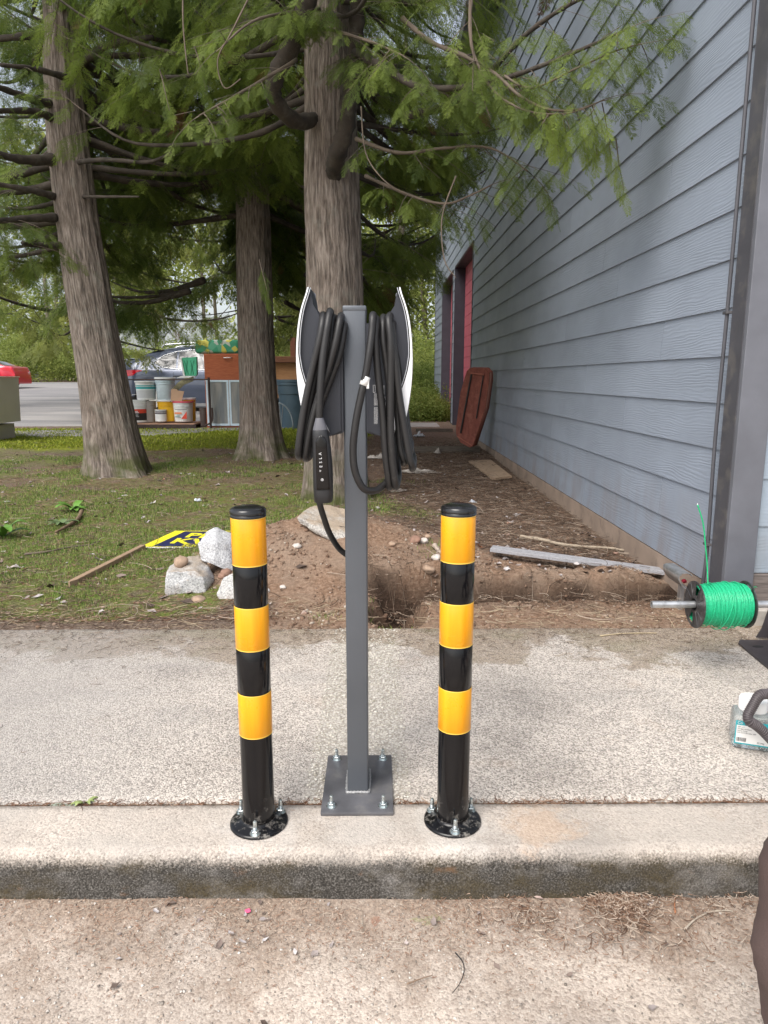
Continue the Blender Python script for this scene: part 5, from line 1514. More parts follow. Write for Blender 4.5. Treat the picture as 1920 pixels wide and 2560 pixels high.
bG = bucket(c2(335, 0)[0], c2(645, 0)[0], c2(0, 848)[1], c2(0, 1148)[1], Yb + .06, whitep, "white pail with a teal stripe stacked on top of the lower pails", lid=whitep, bands=((.58, .80, tealp), (.10, .52, plastic("grey_label", (.5, .52, .54)))))
bH = bucket(c2(660, 0)[0], c2(955, 0)[0], c2(0, 790)[1], c2(0, 1160)[1], Yb + .08, bluep, "pale translucent pail nested on the yellow pail's lid", lid=whitep)
# red triangle print on the pink-lidded pail
a_, b_, c_ = [P(*c2(x, y), Yb - .024) for x, y in ((1105, 1450), (1195, 1450), (1190, 1330))]
o = MB().prism([(a_.x, a_.z), (b_.x, b_.z), (c_.x, c_.z)], Yb - .026, Yb - .024, 'Y').build("red_mark", redp, None); bput2(o, bE)
for (x0, x1, y, hh, mt) in ((1000, 1190, 1295, 8, blackp), (1000, 1110, 1345, 26, plastic("orange_print", (.75, .22, .08))), (1010, 1080, 1400, 10, tealp), (1010, 1100, 1418, 8, blackp)):
    a_, b_ = P(*c2(x0, y + hh), Yb - .024), P(*c2(x1, y), Yb - .024)
    bput2(MB().box(a_.x, b_.x, Yb - .026, Yb - .024, a_.z, b_.z).build("printed_line", mt, None), bE)
for (x0, x1, y, hh) in ((325, 410, 1325, 12), (315, 430, 1345, 14), (330, 420, 1385, 8), (330, 430, 1410, 6)):
    a_, b_ = P(*c2(x0, y + hh), Yb - .006), P(*c2(x1, y), Yb - .006)
    bput2(MB().box(a_.x, b_.x, Yb - .008, Yb - .005, a_.z, b_.z).build("printed_line", plastic("pale_print", (.5, .5, .5)), None), bA)

# low cart carrying the pails
rusty = simple("rusty_steel", (.05, .032, .028), .6, .3, var=.4, nscale=20)
x0, x1 = P(285, 1060, SY).x, P(c2(1330, 0)[0], 1060, SY).x
zg = Hs(0, SY)
cart = empty("cart", ((x0 + x1) / 2, SY, zg), 0, "low rusty metal cart with a dark upright frame, loaded with pails", "cart")
bput2(MB().box(x0, x1, SY - .12, SY + .75, zsh - .035, zsh - .002, .004).build("deck", mat_wood("deck_wood", (.42, .25, .17), (.25, .14, .09)), None), cart)
bput2(MB().box(x0, x1 + .05, SY - .16, SY - .125, zsh - .10, zsh - .012, .004).build("front_rail", rusty, None), cart)
bput2(MB().box(x0, x1 + .05, SY + .74, SY + .78, zsh - .10, zsh - .012, .004).build("rear_rail", rusty, None), cart)
ztp = P(400, c2(0, 822)[1], SY).z
xr = P(c2(1300, 0)[0], 0, SY).x
for dx, dy in ((0, -.14), (.13, .55)):
    bput2(MB().tube([(xr + dx, SY + dy, zg), (xr + dx, SY + dy, ztp + .04)], .022, 8).build("upright", rusty, None), cart)
bput2(MB().tube([(x0 - .05, SY - .14, ztp), (xr, SY - .14, ztp)], .012, 8).build("top_bar", rusty, None), cart)
bput2(MB().tube(spline([(xr + .04, SY - .14, zsh + .30), (xr + .03, SY - .14, zsh + .06), (xr - .10, SY - .14, zsh - .03)], 5), .018, 8).build("brace", rusty, None), cart)
for x in (x0 + .2, x1 - .2):
    bput2(MB().lathe([(0, 0), (.05, 0), (.05, .04), (0, .04)], 16, Matrix.Translation((x, SY - .06, zg + .05)) @ Matrix.Rotation(R(90), 4, 'X')).build("wheel", blackp, None, ang=40), cart)
# green folded crate and a piece of cardboard hanging on the cart
def flat_poly(name, label, cat, pts, Y, th, mat, extra=None):
    w = [P(*p, Y) for p in pts]; cxx = sum(p.x for p in w) / len(w); zz = min(p.z for p in w)
    root = empty(name, (cxx, Y, zz), 0, label, cat)
    bput2(MB().prism([(p.x, p.z) for p in w], Y, Y + th, 'Y', bev=min(.006, th * .2)).build("sheet" if cat != "crate" else "side", mat, None), root)
    return root
gp = plastic("green_plastic", (.06, .42, .24), .35)
gc = flat_poly("crate", "mint green plastic crate leaning on top of the cart, left of the wooden cabinet", "crate", [c2(1105, 480), c2(1345, 460), c2(1355, 740), c2(1330, 765), c2(1160, 765), c2(1125, 720)], SY - .12, .10, gp)
o = [P(*c2(x, y), SY - .125) for x, y in ((1090, 480), (1112, 480), (1165, 765), (1135, 755))]
bput2(MB().prism([(p.x, p.z) for p in o], SY - .14, SY - .122, 'Y').build("rim", whitep, None), gc)
for k in range(4):
    o = [P(*c2(1150 + k * 50, 520), SY - .122), P(*c2(1175 + k * 40, 740), SY - .122)]
    bput2(MB().tube(spline([o[0], o[0].lerp(o[1], .5) + Vector((.02 * (-1) ** k, 0, 0)), o[1]], 4), .007, 6).build("rib", plastic("green_dark", (.03, .25, .14)), None, True), gc)
cardm = simple("cardboard", (.46, .30, .20), .85, var=.1, nscale=4)
cardb = flat_poly("cardboard", "torn flat piece of brown cardboard wedged upright behind the pink-lidded pail", "cardboard", [c2(945, 970), c2(1030, 975), c2(1045, 1000), c2(1150, 1010), c2(1110, 1175), c2(935, 1160)], Yb + .02, .012, cardm)
tarp = flat_poly("tarp", "mottled camouflage sheet draped over the cart's right end", "tarp", [c2(1300, 780), c2(1150, 800), c2(1040, 880), c2(960, 970), c2(925, 1200), c2(960, 1110), c2(1060, 990), c2(1150, 900), c2(1290, 850)], Yb + .05, .02, simple("camo_cloth", (.22, .20, .12), .9, var=.6, nscale=9, dirt=(.06, .07, .05)))
basin = flat_poly("basin", "dull white upturned basin lying over the blue car's lower door", "basin", [c2(1020, 800), c2(1090, 770), c2(1180, 755), c2(1260, 770), c2(1280, 795)], SY + .3, .3, whitep)
trash = bucket(c2(1385, 0)[0], c2(1515, 0)[0], c2(0, 1270)[1], c2(0, 1575)[1], SY + .05, plastic("brown_bin", (.085, .065, .06)), "narrow brown waste bin squeezed between the cart and the wooden cabinet", name="waste_bin", cat="bin", taper=.78)

# wooden cabinet with frosted doors
def c3(x, y): return 520 + x / 6.9125, 820 + y / 6.9125
KY = SY
def WP(px, py, Y=None): return P(px, py, KY if Y is None else Y)
x0, x1 = WP(509, 900).x, WP(616, 900).x
zt, zm, zb = WP(500, 884).z, WP(500, 951).z, zg
cab_ = empty("cabinet", ((x0 + x1) / 2, KY, zg), 0, "cherry wood cabinet with a drawer over two frosted doors in pale metal frames", "cabinet")
cherry = mat_wood("cherry_wood", (.36, .105, .045), (.26, .065, .028), (1.2, 6, 14), .4)
bput2(MB().box(x0, x1, KY + .02, KY + .45, zb, zt, .004).build("carcass", cherry, None), cab_)
dr_ = bput2(MB().box(x0 + .015, x1 - .01, KY - .002, KY + .018, zm + .012, zt - .015, .003).build("drawer", cherry, None), cab_)
hz = c3(340, 515); hp = WP(*hz)
MB().tube(spline([(hp.x - .07, KY - .004, hp.z + .008), (hp.x - .06, KY - .03, hp.z), (hp.x + .06, KY - .03, hp.z), (hp.x + .07, KY - .004, hp.z + .008)], 4), .009, 8).build("handle", steel_m, dr_, True)
frost = M("frosted_glass", .35, base=(.20, .215, .225), spec=.6); _v = frost.co(); frost.col(frost.ramp(frost.noise(frost.co("Object", (6, 1, .8)), 1.6, 3), [(.4, (.13, .145, .155)), (.6, (.24, .235, .22))])); frost = frost.m
palem = plastic("pale_frame", (.50, .60, .68), .35)
xd = [WP(c2(1510, 0)[0], 1000).x, WP(c3(368, 0)[0], 1000).x, x1 + .03]
zd1, zd0 = WP(500, c2(0, 830)[1]).z, WP(500, c2(0, 1560)[1]).z
for a, b in ((xd[0], xd[1] - .004), (xd[1] + .004, xd[1] + (xd[1] - xd[0]))):
    b = min(b, x1 + .12)
    dd = bput2(MB().box(a + .03, b - .03, KY - .008, KY + .002, zd0 + .03, zd1 - .03).build("pane", frost, None), cab_)
    fr = MB().box(a, a + .036, KY - .018, KY - .009, zd0, zd1, .003).box(b - .036, b, KY - .018, KY - .009, zd0, zd1, .003).box(a + .036, b - .036, KY - .018, KY - .009, zd1 - .038, zd1, .003).box(a + .036, b - .036, KY - .018, KY - .009, zd0, zd0 + .042, .003).build("door_frame", palem, None)
    bput2(fr, cab_)
# painted bag on the cabinet
bgm = M("patterned_cloth", .8); _v = bgm.co(); _n = bgm.vor(_v, 9, "Color"); _s = bgm.sep(_n)[0]
bgm.col(bgm.ramp(_s, [(0, (.05, .28, .16)), (.35, (.42, .46, .40)), (.6, (.55, .50, .10)), (.8, (.10, .34, .22))], 'CONSTANT'))
bag = empty("cloth_bag", (x0 + .2, KY + .15, zt), 0, "green and yellow patterned bag lying on top of the cherry wood cabinet", "bag")
a_ = WP(487, 884).x
bput2(MB().box(a_, x1 - .14, KY + .02, KY + .34, zt + .002, WP(500, 849).z, .05, seg=4).build("body", bgm.m, None, ang=60), bag)
bput2(MB().box(x1 - .135, x1 + .02, KY + .06, KY + .30, zt + .002, WP(500, 845).z, .03, seg=3).build("wood_end", simple("old_wood_dark", (.14, .08, .05), .8, var=.3), None, ang=60), bag)

# brown table top, board and blue barrel right of the middle trunk
xa_, xb_ = WP(660, 900).x, WP(772, 900).x
zt1, zt0 = WP(600, c3(0, 480)[1]).z, WP(600, c3(0, 590)[1]).z
tb = empty("work_table", ((xa_ + xb_) / 2, KY + .1, zg), 0, "brown wooden table with a plywood apron, behind the blue barrel", "table")
bput2(MB().box(xa_, xb_, KY + .30, KY + .95, zt0, zt1, .006).build("top", mat_wood("table_wood", (.20, .09, .05), (.12, .05, .03)), None), tb)
bput2(MB().box(xa_ + .02, xb_ - .02, KY + .40, KY + .43, WP(600, c3(0, 900)[1]).z - .35, zt0 - .002).build("apron", mat_wood("apron_wood", (.42, .22, .10), (.33, .17, .075)), None), tb)
for x in (xa_ + .05, xb_ - .05): bput2(MB().box(x - .03, x + .03, KY + .85, KY + .91, zg, zt0).build("leg", rusty, None), tb)
bput2(MB().box(xb_ - .40, xb_ - .30, KY + .45, KY + .53, zt1, zt1 + .36).build("post", mat_wood("post_wood", (.22, .09, .055), (.14, .055, .035)), None), tb)
brl = plastic("blue_plastic", (.055, .095, .13), .45)
xa2, xb2 = WP(c3(1165, 0)[0], 1000).x, WP(782, 1000).x
r_ = (xb2 - xa2) / 2; zz = WP(600, c3(0, 890)[1]).z; hh = zz - zg
can = empty("blue_bin", ((xa2 + xb2) / 2, KY + r_ - .1, zg), 0, "large slate blue plastic bin with ribbed rim, half hidden by the middle trunk", "bin")
MB().lathe([(0, 0), (r_ * .84, 0), (r_ * .90, hh * .5), (r_ * .93, hh * .70), (r_ * .97, hh * .71), (r_ * .98, hh * .88), (r_ * 1.02, hh * .89), (r_ * 1.02, hh * .93), (r_, hh * .94), (r_ * 1.03, hh * .95), (r_ * 1.03, hh)], 40).build("body", brl, can, ang=35)
wh = empty("wheel_hoop", (xa2, KY - .35, zg), 0, "thin pale wheel hoop leaning in front of the blue bin", "wheel")
cc = WP(*c3(1215, 1600), KY - .35)
rw = .44
MB().tube([(cc.x + rw * .62 * math.cos(a), KY - .35, zg + .06 + rw * math.sin(a)) for a in np.linspace(-.1, math.pi, 26)], .012, 6).build("rim", simple("pale_rim", (.35, .40, .43), .4, .5), None, True)
o = C.objects[-1]; bput2(o, wh)
for a in (1.2, 1.5): bput2(MB().tube([(cc.x + .05, KY - .35, zg + .06), (cc.x + rw * .6 * math.cos(a), KY - .35, zg + .06 + rw * .97 * math.sin(a))], .006, 5).build("spoke", steel_m, None), wh)

# beige metal box at the left edge
BY = GH(30, 1108).y
bx = empty("utility_box", (P(0, 1100, BY).x, BY, Hs(-6, BY)), 0, "beige metal box on short feet, cut by the picture's left edge", "box")
beige = simple("beige_paint", (.62, .58, .54), .5, var=.05, nscale=3)
BR = BY + .8
zt_, zm_, zl_ = P(0, 944, BY).z, P(0, 1060, BY).z, P(0, 1104, BY).z
xr1, xr2, xr3 = P(47, 944, BR).x, P(53, 1055, BR).x, P(43, 1100, BR).x
bput2(MB().prism([(xr1 - 1.1, zm_ - .03), (xr2, zm_), (xr1, zt_), (xr1 - 1.1, zt_)], BY, BY + .8, 'Y', bev=.01).build("body", beige, None), bx)
bput2(MB().box(xr1 - 1.12, xr1 + .015, BY - .012, BY + .81, zt_ + .002, zt_ + .02, .005).build("lid", beige, None), bx)
bput2(MB().box(xr1 - 1.1, xr3, BY + .02, BY + .76, zl_, zm_ - .034, .005).build("base", simple("beige_base", (.46, .44, .42), .5, var=.05), None), bx)
for x in (xr3 - .06, xr1 - 1.0): bput2(MB().box(x - .03, x + .03, BY + .03, BY + .09, Hs(x, BY) - .02, zl_).build("foot", blackp, None), bx)

# ---------------------------------------------------------------- cars
def car(name, loc, rz, label, paint, L=4.6, Wd=.92, kind="suv", chrome=True, cat="car"):
    """x: 0 at the rear bumper, L at the nose; z from ground"""
    root = empty(name, loc, rz, label, cat)
    if kind == "suv":
        T = [(0, .78), (.05, 1.02), (.12, 1.10), (.45, 1.30), (.85, 1.50), (1.25, 1.60), (1.9, 1.665), (2.5, 1.66), (2.95, 1.58), (3.35, 1.32), (3.6, 1.12), (4.0, 1.04), (4.4, .92), (4.55, .75), (4.6, .55)]
        Bl = [(0, .78), (.12, 1.06), (.6, 1.10), (1.5, 1.05), (3.3, 1.0), (3.6, .98), (4.3, .86), (4.6, .52)]
    else:
        T = [(0, .70), (.05, .96), (.12, 1.02), (.55, 1.06), (1.0, 1.24), (1.5, 1.40), (2.1, 1.45), (2.6, 1.42), (3.2, 1.14), (3.5, 1.0), (4.0, .93), (4.45, .80), (4.6, .55)]
        Bl = [(0, .70), (.12, .96), (.5, 1.0), (1.5, .96), (3.2, .93), (3.6, .90), (4.3, .76), (4.6, .50)]
    T = np.array(T); Bl = np.array(Bl)
    xs_ = np.unique(np.concatenate([np.linspace(0, 4.6, 93), T[:, 0]]))
    top = np.interp(xs_, T[:, 0], T[:, 1]); belt = np.minimum(np.interp(xs_, Bl[:, 0], Bl[:, 1]), top - .003)
    top = np.convolve(np.pad(top, 2, 'edge'), np.ones(5) / 5, 'valid')
    belt = np.minimum(belt, top - .003)
    wf = Wd * (1 - .16 * smooth(3.7, 4.62, xs_) ** 1.2 * 1.6 - .14 * (1 - smooth(0, .55, xs_)))
    wheelx = (.95, 3.70); RW = .36
    def sect(i):
        x, w, tz, bz = xs_[i], wf[i], top[i], belt[i]
        low = .24
        for wx in wheelx:
            d = abs(x - wx)
            if d < RW + .06: low = max(low, .30 + math.sqrt(max(0, (RW + .06) ** 2 - d * d)) * .98)
        low = min(low, bz - .12)
        gh = max(0, tz - bz)
        in_ = min(.34, gh * .62)
        pts = [(w * .93, low), (w * .985, low + (bz - low) * .22), (w, low + (bz - low) * .48), (w * .985, low + (bz - low) * .78), (w * .965, bz - .01), (w * .955, bz + .004),
               (w * .955 - in_ * .45, bz + gh * .5), (w * .955 - in_ * .80, bz + gh * .82), (w * .955 - in_ - .06, bz + gh * .95), (w * .45, tz - .004), (0, tz)]
        return pts
    S_ = [sect(i) for i in range(len(xs_))]; m = len(S_[0])
    bm = bmesh.new(); rows = []
    for i, x in enumerate(xs_):
        row = [bm.verts.new((x, -y, z)) for y, z in S_[i]] + [bm.verts.new((x, y, z)) for y, z in S_[i][-2::-1]]
        rows.append(row)
    for a, b in zip(rows[:-1], rows[1:]):
        for k in range(len(a) - 1): bm.faces.new((a[k], a[k + 1], b[k + 1], b[k]))
    bm.faces.new(rows[0]); bm.faces.new(rows[-1][::-1]); bmesh.ops.recalc_face_normals(bm, faces=bm.faces)
    me = bpy.data.meshes.new("body"); bm.to_mesh(me); bm.free(); link("body", me, paint, root, True); me.set_sharp_from_angle(angle=R(40))
    def surf(x, t, side=-1, off=.003):
        """t 0 sill .. 1 belt .. 2 roof"""
        i = int(np.clip(np.searchsorted(xs_, x), 1, len(xs_) - 1)); f = (x - xs_[i - 1]) / (xs_[i] - xs_[i - 1])
        def at(sec):
            ks = [0, .22, .48, .78, .98, 1.0, 1.5, 1.82, 1.95]
            y = np.interp(t, ks, [p[0] for p in sec[:9]]); z = np.interp(t, ks, [p[1] for p in sec[:9]]); return y, z
        a, b = at(S_[i - 1]), at(S_[i]); y = a[0] * (1 - f) + b[0] * f + off; z = a[1] * (1 - f) + b[1] * f + off * .3
        return Vector((x, side * y, z))
    def patch(name, poly, mat, par=root, side=-1, n=10, off=.004):
        """poly given as lower/upper t over x: list (x, tlo, thi)"""
        bm = bmesh.new(); xs2 = np.linspace(poly[0][0], poly[-1][0], 26); P3 = np.array(poly); rw_ = []
        for x in xs2:
            lo, hi = np.interp(x, P3[:, 0], P3[:, 1]), np.interp(x, P3[:, 0], P3[:, 2])
            rw_.append([bm.verts.new(surf(x, lo + (hi - lo) * k / 5, side, off)) for k in range(6)])
        for a, b in zip(rw_[:-1], rw_[1:]):
            for k in range(5): bm.faces.new((a[k], a[k + 1], b[k + 1], b[k]))
        me = bpy.data.meshes.new(name); bm.to_mesh(me); bm.free(); return link(name, me, mat, par, True)
    for s in (-1, 1):
        if kind == "suv":
            ws = [[(1.02, 1.30, 1.34), (1.20, 1.14, 1.62), (1.55, 1.06, 1.76)], [(1.60, 1.06, 1.77), (2.05, 1.06, 1.82), (2.25, 1.06, 1.83)], [(2.32, 1.06, 1.83), (2.9, 1.08, 1.78), (3.15, 1.10, 1.5), (3.28, 1.12, 1.2)]]
            edge = [(1.00, 1.32), (1.2, 1.66), (1.55, 1.80), (2.05, 1.86), (2.6, 1.86), (2.95, 1.80), (3.3, 1.15), (2.6, 1.04), (1.6, 1.04), (1.2, 1.10)]
        else:
            ws = [[(1.05, 1.12, 1.2), (1.35, 1.08, 1.7), (1.75, 1.08, 1.78)], [(1.82, 1.08, 1.78), (2.6, 1.08, 1.8), (3.0, 1.1, 1.3)]]
            edge = [(1.02, 1.14), (1.35, 1.74), (1.9, 1.82), (2.6, 1.84), (3.05, 1.2), (2.4, 1.05), (1.5, 1.05)]
        for w3 in ws: patch("window", w3, glass_car, side=s)
        if chrome: MB().tube([surf(x, t, s, .006) for x, t in edge], .011, 6, closed=True).build("window_trim", chrome_m, root, True)
        patch("tail_light", [(.03, .80, .93) if kind == "suv" else (.02, .62, .95), (.25, .78, .97), (.5, .80, .95), (.72, .86, .90)], tail_m, side=s, off=.008)
        patch("lower_cladding", [(.2, .02, .2), (.55, .02, .2)], blackp, side=s)
        hdl = MB().tube(spline([surf(1.50, .80, s, .004), surf(1.53, .81, s, .035), surf(1.68, .82, s, .035), surf(1.72, .82, s, .004)], 4), .012, 8).build("door_handle", steel_m if not chrome else blackp, root, True)
        for xx, t0, t1 in ((1.50, .25, 1.0), (2.28, .1, 1.0)):
            MB().tube([surf(xx - (.16 if (kind == "suv" and xx < 2 and t < .5) else 0), t, s, .0005) for t in np.linspace(t0, t1, 8)], .004, 5).build("door_seam", blackp, root)
        for wx in wheelx:
            T4 = Matrix.Translation((wx, s * (Wd - .11), .34)) @ Matrix.Rotation(R(90), 4, 'X')
            ty = MB().lathe([(.22, -.10), (.32, -.10), (.34, -.06), (.34, .06), (.32, .10), (.22, .10), (.22, -.10)], 32, T4, cap=False).build("tyre", simple("tyre_rubber", (.02, .02, .02), .8), None, ang=40); ty.parent = root
            mb = MB(); mb.lathe([(.0, -.03), (.22, -.03), (.23, .085), (.23, -.085), (.19, -.085)], 28, T4, cap=False)
            for k in range(10):
                a = k * math.pi / 5; mb.tube([T4 @ Vector((.03 * math.cos(a), .03 * math.sin(a), -.075 * s * -1)), T4 @ Vector((.21 * math.cos(a), .21 * math.sin(a), -.075 * s * -1))], .016, 6)
            rm = mb.build("rim", chrome_m, ty, ang=40)
    # rear and front glass
    for nm, (xa, xb), mt in (("rear_window", (.50, 1.12) if kind == "suv" else (.62, 1.30), glass_car), ("windscreen", (2.98, 3.45) if kind == "suv" else (2.7, 3.3), glass_car)):
        bm = bmesh.new(); rw_ = []
        for x in np.linspace(xa, xb, 8):
            tz = float(np.interp(x, xs_, top)) + .006; w = float(np.interp(x, xs_, wf)) * .62
            rw_.append([bm.verts.new((x, w * u, tz - .015 * u * u * 4 * .25)) for u in np.linspace(-1, 1, 9)])
        for a, b in zip(rw_[:-1], rw_[1:]):
            for k in range(8): bm.faces.new((a[k], b[k], b[k + 1], a[k + 1]))
        me = bpy.data.meshes.new(nm); bm.to_mesh(me); bm.free(); link(nm, me, mt, root, True)
    if kind == "suv":
        for s in (-1, 1): MB().tube(spline([(1.15, s * .56, 1.60), (1.3, s * .57, 1.69), (2.2, s * .57, 1.73), (2.75, s * .56, 1.68), (2.85, s * .55, 1.62)], 5), .018, 8).build("roof_rail", chrome_m, root, True)
        MB().tube([(.30, -.62, 1.33), (.30, .62, 1.33)], .02, 8).build("spoiler_lip", paint, root, True)
    for s in (-1, 1):
        MB().box(4.30, 4.52, s * .66 - .16, s * .66 + .16, .66, .78, .03).build("headlight", simple("lamp_glass", (.7, .72, .75), .1), root, ang=50)
        MB().box(3.02, 3.2, s * (Wd + .04) - .10, s * (Wd + .04) + .08, 1.02, 1.16, .04).build("mirror", paint, root, ang=50)
    MB().box(4.46, 4.605, -.42, .42, .36, .56, .02).build("grille", blackp, root, ang=50)
    return root
def carpaint(name, c):
    m = M(name, .28, .35, c, .5); m.b.inputs["Coat Weight"].default_value = 1.0; m.b.inputs["Coat Roughness"].default_value = .04; return m.m
glass_car = M("car_glass", .06, base=(.03, .035, .045), spec=.9).m
chrome_m = M("chrome", .18, 1.0, (.80, .82, .84)).m
tail_m = M("tail_lamp_red", .15, base=(.60, .008, .02), spec=.6).m
# blue-grey crossover, tail to the left
SX = P(288, 960, 18.6)
car("parked_car", (P(284, 960, 18.0).x, 18.9, Hs(-6, 18.2)), 0, "dark blue crossover with chrome window trim, parked behind the stacked pails", carpaint("slate_blue_paint", (.085, .105, .16)))
RYc = 34.0
car("parked_car", (P(60, 960, RYc).x, RYc, Hs(-20, RYc)), math.pi, "bright red saloon car at the far left, its tail showing past the beige box", carpaint("red_paint", (.62, .012, .04)), kind="sedan", chrome=False)
GYc = 26
car("parked_car", (P(300, 960, GYc).x, GYc + 4.6, Hs(-9, GYc)), R(-90), "silver grey car facing the camera, only its headlight corner showing beside the leaning trunk", carpaint("silver_paint", (.35, .36, .37)), kind="sedan", chrome=False)

# ================================================================= GROUND THINGS BY THE WALL
def slab_px(name, label, cat, corners, th, mat, dz=.0, part="board"):
    w = [GH(*c) for c in corners]; z = max(p.z for p in w) + dz
    cx, cy = sum(p.x for p in w) / len(w), sum(p.y for p in w) / len(w)
    root = empty(name, (cx, cy, z), 0, label, cat)
    bput2(MB().prism([(p.x, p.y) for p in w], z - .012, z + th, 'Z', bev=min(.003, th * .3)).build(part, mat, None), root)
    return root
ply = mat_wood("weathered_plywood", (.40, .29, .20), (.30, .21, .14), (3, 3, 1), .85, wear=(.22, .17, .13))
def c9(x, y): return 900 + x / 3.95, 1000 + y / 3.95
slab_px("plywood", "small weathered plywood sheet lying on the litter beside the building's foundation", "board", [c9(1070, 612), c9(1290, 600), c9(1500, 790), c9(1310, 808)], .012, ply, .006)
# long grey composite strip
def c1b(x, y): return 1280 + x / 2.592, 1200 + y / 2.592
a_, b_ = GH(1228, 1388), GH(*c1b(985, 640))
greyw = mat_wood("grey_strip", (.34, .34, .36), (.20, .195, .20), (2, 30, 30), .7)
root = empty("decking_strip", (a_ + b_) / 2, 0, "long grey composite strip lying across the dirt behind the trench", "board")
d = (b_ - a_); Ls = d.length
mt4 = Matrix.Translation(a_ + Vector((0, 0, .040))) @ d.to_track_quat('X', 'Z').to_matrix().to_4x4()
bput2(MB().box(0, Ls, -.045, .045, -.010, .010, .002, mt4).build("strip", greyw, None), root)
for yy in (-.022, .022): bput2(MB().box(.002, Ls - .002, yy - .004, yy + .004, .0102, .0125, 0, mt4).build("ridge", greyw, None), root)
# retaining boards stepping up between the trees and the wall
oldw = mat_wood("old_timber", (.13, .11, .09), (.07, .06, .05), (1, 10, 10), .9)
for (xa, xb, yb, hpx, lab_) in ((1028, 1200, 1132, 14, "old grey retaining board across the path, the nearer one by the rusty tabletop"), (1060, 1132, 1080, 7, "mossy low retaining board farther along the wall, before the pink doors"), (1034, 1100, 1036, 9, "farthest retaining board, at the building's far corner")):
    g = GH((xa + xb) / 2, yb); p0, p1 = P(xa, yb, g.y), P(xb, yb, g.y)
    root = empty("retaining_board", ((p0.x + p1.x) / 2, g.y, g.z), 0, lab_, "board", "retaining boards beside the wall")
    hh = hpx * g.y / F
    bput2(MB().box(p0.x - .15, p1.x, g.y, g.y + .045, g.z - .03, g.z + hh + .01, .005).build("board", oldw, None), root)
    for x in (p1.x - .12, p0.x): bput2(MB().box(x, x + .04, g.y + .047, g.y + .087, g.z - .05, g.z + hh - .005).build("stake", oldw, None), root)
# rust-red table top leaning on the wall: elongated octagon
def c4(x, y): return 1020 + x / 3.8125, 600 + y / 3.8125
ty0 = min(GH(*c4(590, 1975)).y, (WX - .06) * 1775 / 275 - .12)
outl = [(592, 1218), (735, 1222), (770, 1260), (772, 1330), (735, 1600), (620, 1960), (590, 1978), (500, 1930), (460, 1850), (458, 1780), (500, 1450), (560, 1250)]
# plane leaning back to the right: depth grows with height, wall-side edge touches the siding
def tpnt(x, y):
    u = (x - 460) / 310; v = (1978 - y) / 760
    return P(*c4(x, y), ty0 + .30 * (1 - u))
fp = [tpnt(x, y) for x, y in outl[:]]
thv = Vector((.055, .035, .01))
root = empty("tabletop", (fp[6].x, fp[6].y, Hs(fp[6].x, fp[6].y)), 0, "rust-red oval wooden tabletop leaning on edge against the siding", "tabletop")
rustw = mat_wood("rust_red_paint", (.22, .068, .048), (.15, .045, .034), (4, 4, 1.2), .65, wear=(.33, .13, .09))
bm = bmesh.new(); A_ = [bm.verts.new(p) for p in fp]; B_ = [bm.verts.new(p + thv) for p in fp]
bm.faces.new(A_); bm.faces.new(B_[::-1])
for i in range(len(A_)): bm.faces.new((A_[i], B_[i], B_[(i + 1) % len(A_)], A_[(i + 1) % len(A_)]))
bmesh.ops.recalc_face_normals(bm, faces=bm.faces)
me = bpy.data.meshes.new("panel"); bm.to_mesh(me); bm.free(); o = link("panel", me, rustw, None); bput2(o, root)
off = Vector((-.006, -.012, 0))
def tstrip(a, b, w, mat, nm):
    p, q_ = tpnt(*a) + off, tpnt(*b) + off
    bput2(MB().tube([p, q_], w, 6).build(nm, mat, None), root)
tstrip((608, 1280), (505, 1840), .012, blackp, "slot"); tstrip((722, 1290), (655, 1700), .008, blackp, "slot")
for a, b in (((600, 1272), (728, 1284)), ((470, 1868), (610, 1955))): tstrip(a, b, .008, simple("rust_edge", (.35, .12, .08), .7), "batten")
bput2(MB().tube([p + thv * .5 for p in (tpnt(770, 1265), tpnt(772, 1335), tpnt(735, 1600), tpnt(620, 1955))], .03, 8).build("edge_band", simple("edge_band_paint", (.13, .045, .03), .5), None, True), root)

def crumple(name, label, cat, px, py, sx, sy, h, mat, seed, lie=True, n=14, part="sheet"):
    g = GH(px, py); r = random.Random(seed)
    root = empty(name, (g.x, g.y, g.z), r.uniform(0, 3), label, cat)
    vs = []; fs = []
    for i in range(n + 1):
        for j in range(n + 1):
            u, v = i / n * 2 - 1, j / n * 2 - 1
            k = max(abs(u), abs(v)); q = Vector((u, v, 0)); 
            ln = math.hypot(u, v) or 1; u2, v2 = u * k / ln, v * k / ln
            w = .75 + .4 * noise.noise(Vector((u2 * 1.3 + seed, v2 * 1.3, seed)))
            z = (abs(noise.noise(Vector((u * 2.2 + seed * 3, v * 2.2, 1)))) * 1.2 + abs(noise.noise(Vector((u * 5, v * 5, seed)))) * .5) * h * (1.15 - k * .9)
            vs.append((u2 * sx * w, v2 * sy * w, z + .004))
    for i in range(n):
        for j in range(n): a = i * (n + 1) + j; fs.append((a, a + 1, a + n + 2, a + n + 1))
    me = bpy.data.meshes.new(part); me.from_pydata(vs, [], fs); me.update()
    o = link(part, me, mat, root); sf = o.modifiers.new("s", 'SOLIDIFY'); sf.thickness = .002
    return root
paperm = simple("scrap_paper", (.52, .55, .60), .6, var=.2, nscale=30); clothm = simple("dirty_sheet", (.46, .42, .38), .85, var=.3, nscale=9, dirt=(.18, .14, .11))
bagm = simple("white_film", (.50, .52, .55), .3, var=.2, nscale=12)
bgp = crumple("plastic_bag", "crumpled white and grey plastic bag lying on the path past the post's right side", "bag", 1048, 1092, .13, .10, .16, bagm, 3)
crumple("paper_scrap", "crumpled blue-white paper scrap on the grass left of the pole, by the rocks", "litter", *V(428, 1083), .05, .035, .04, paperm, 5)
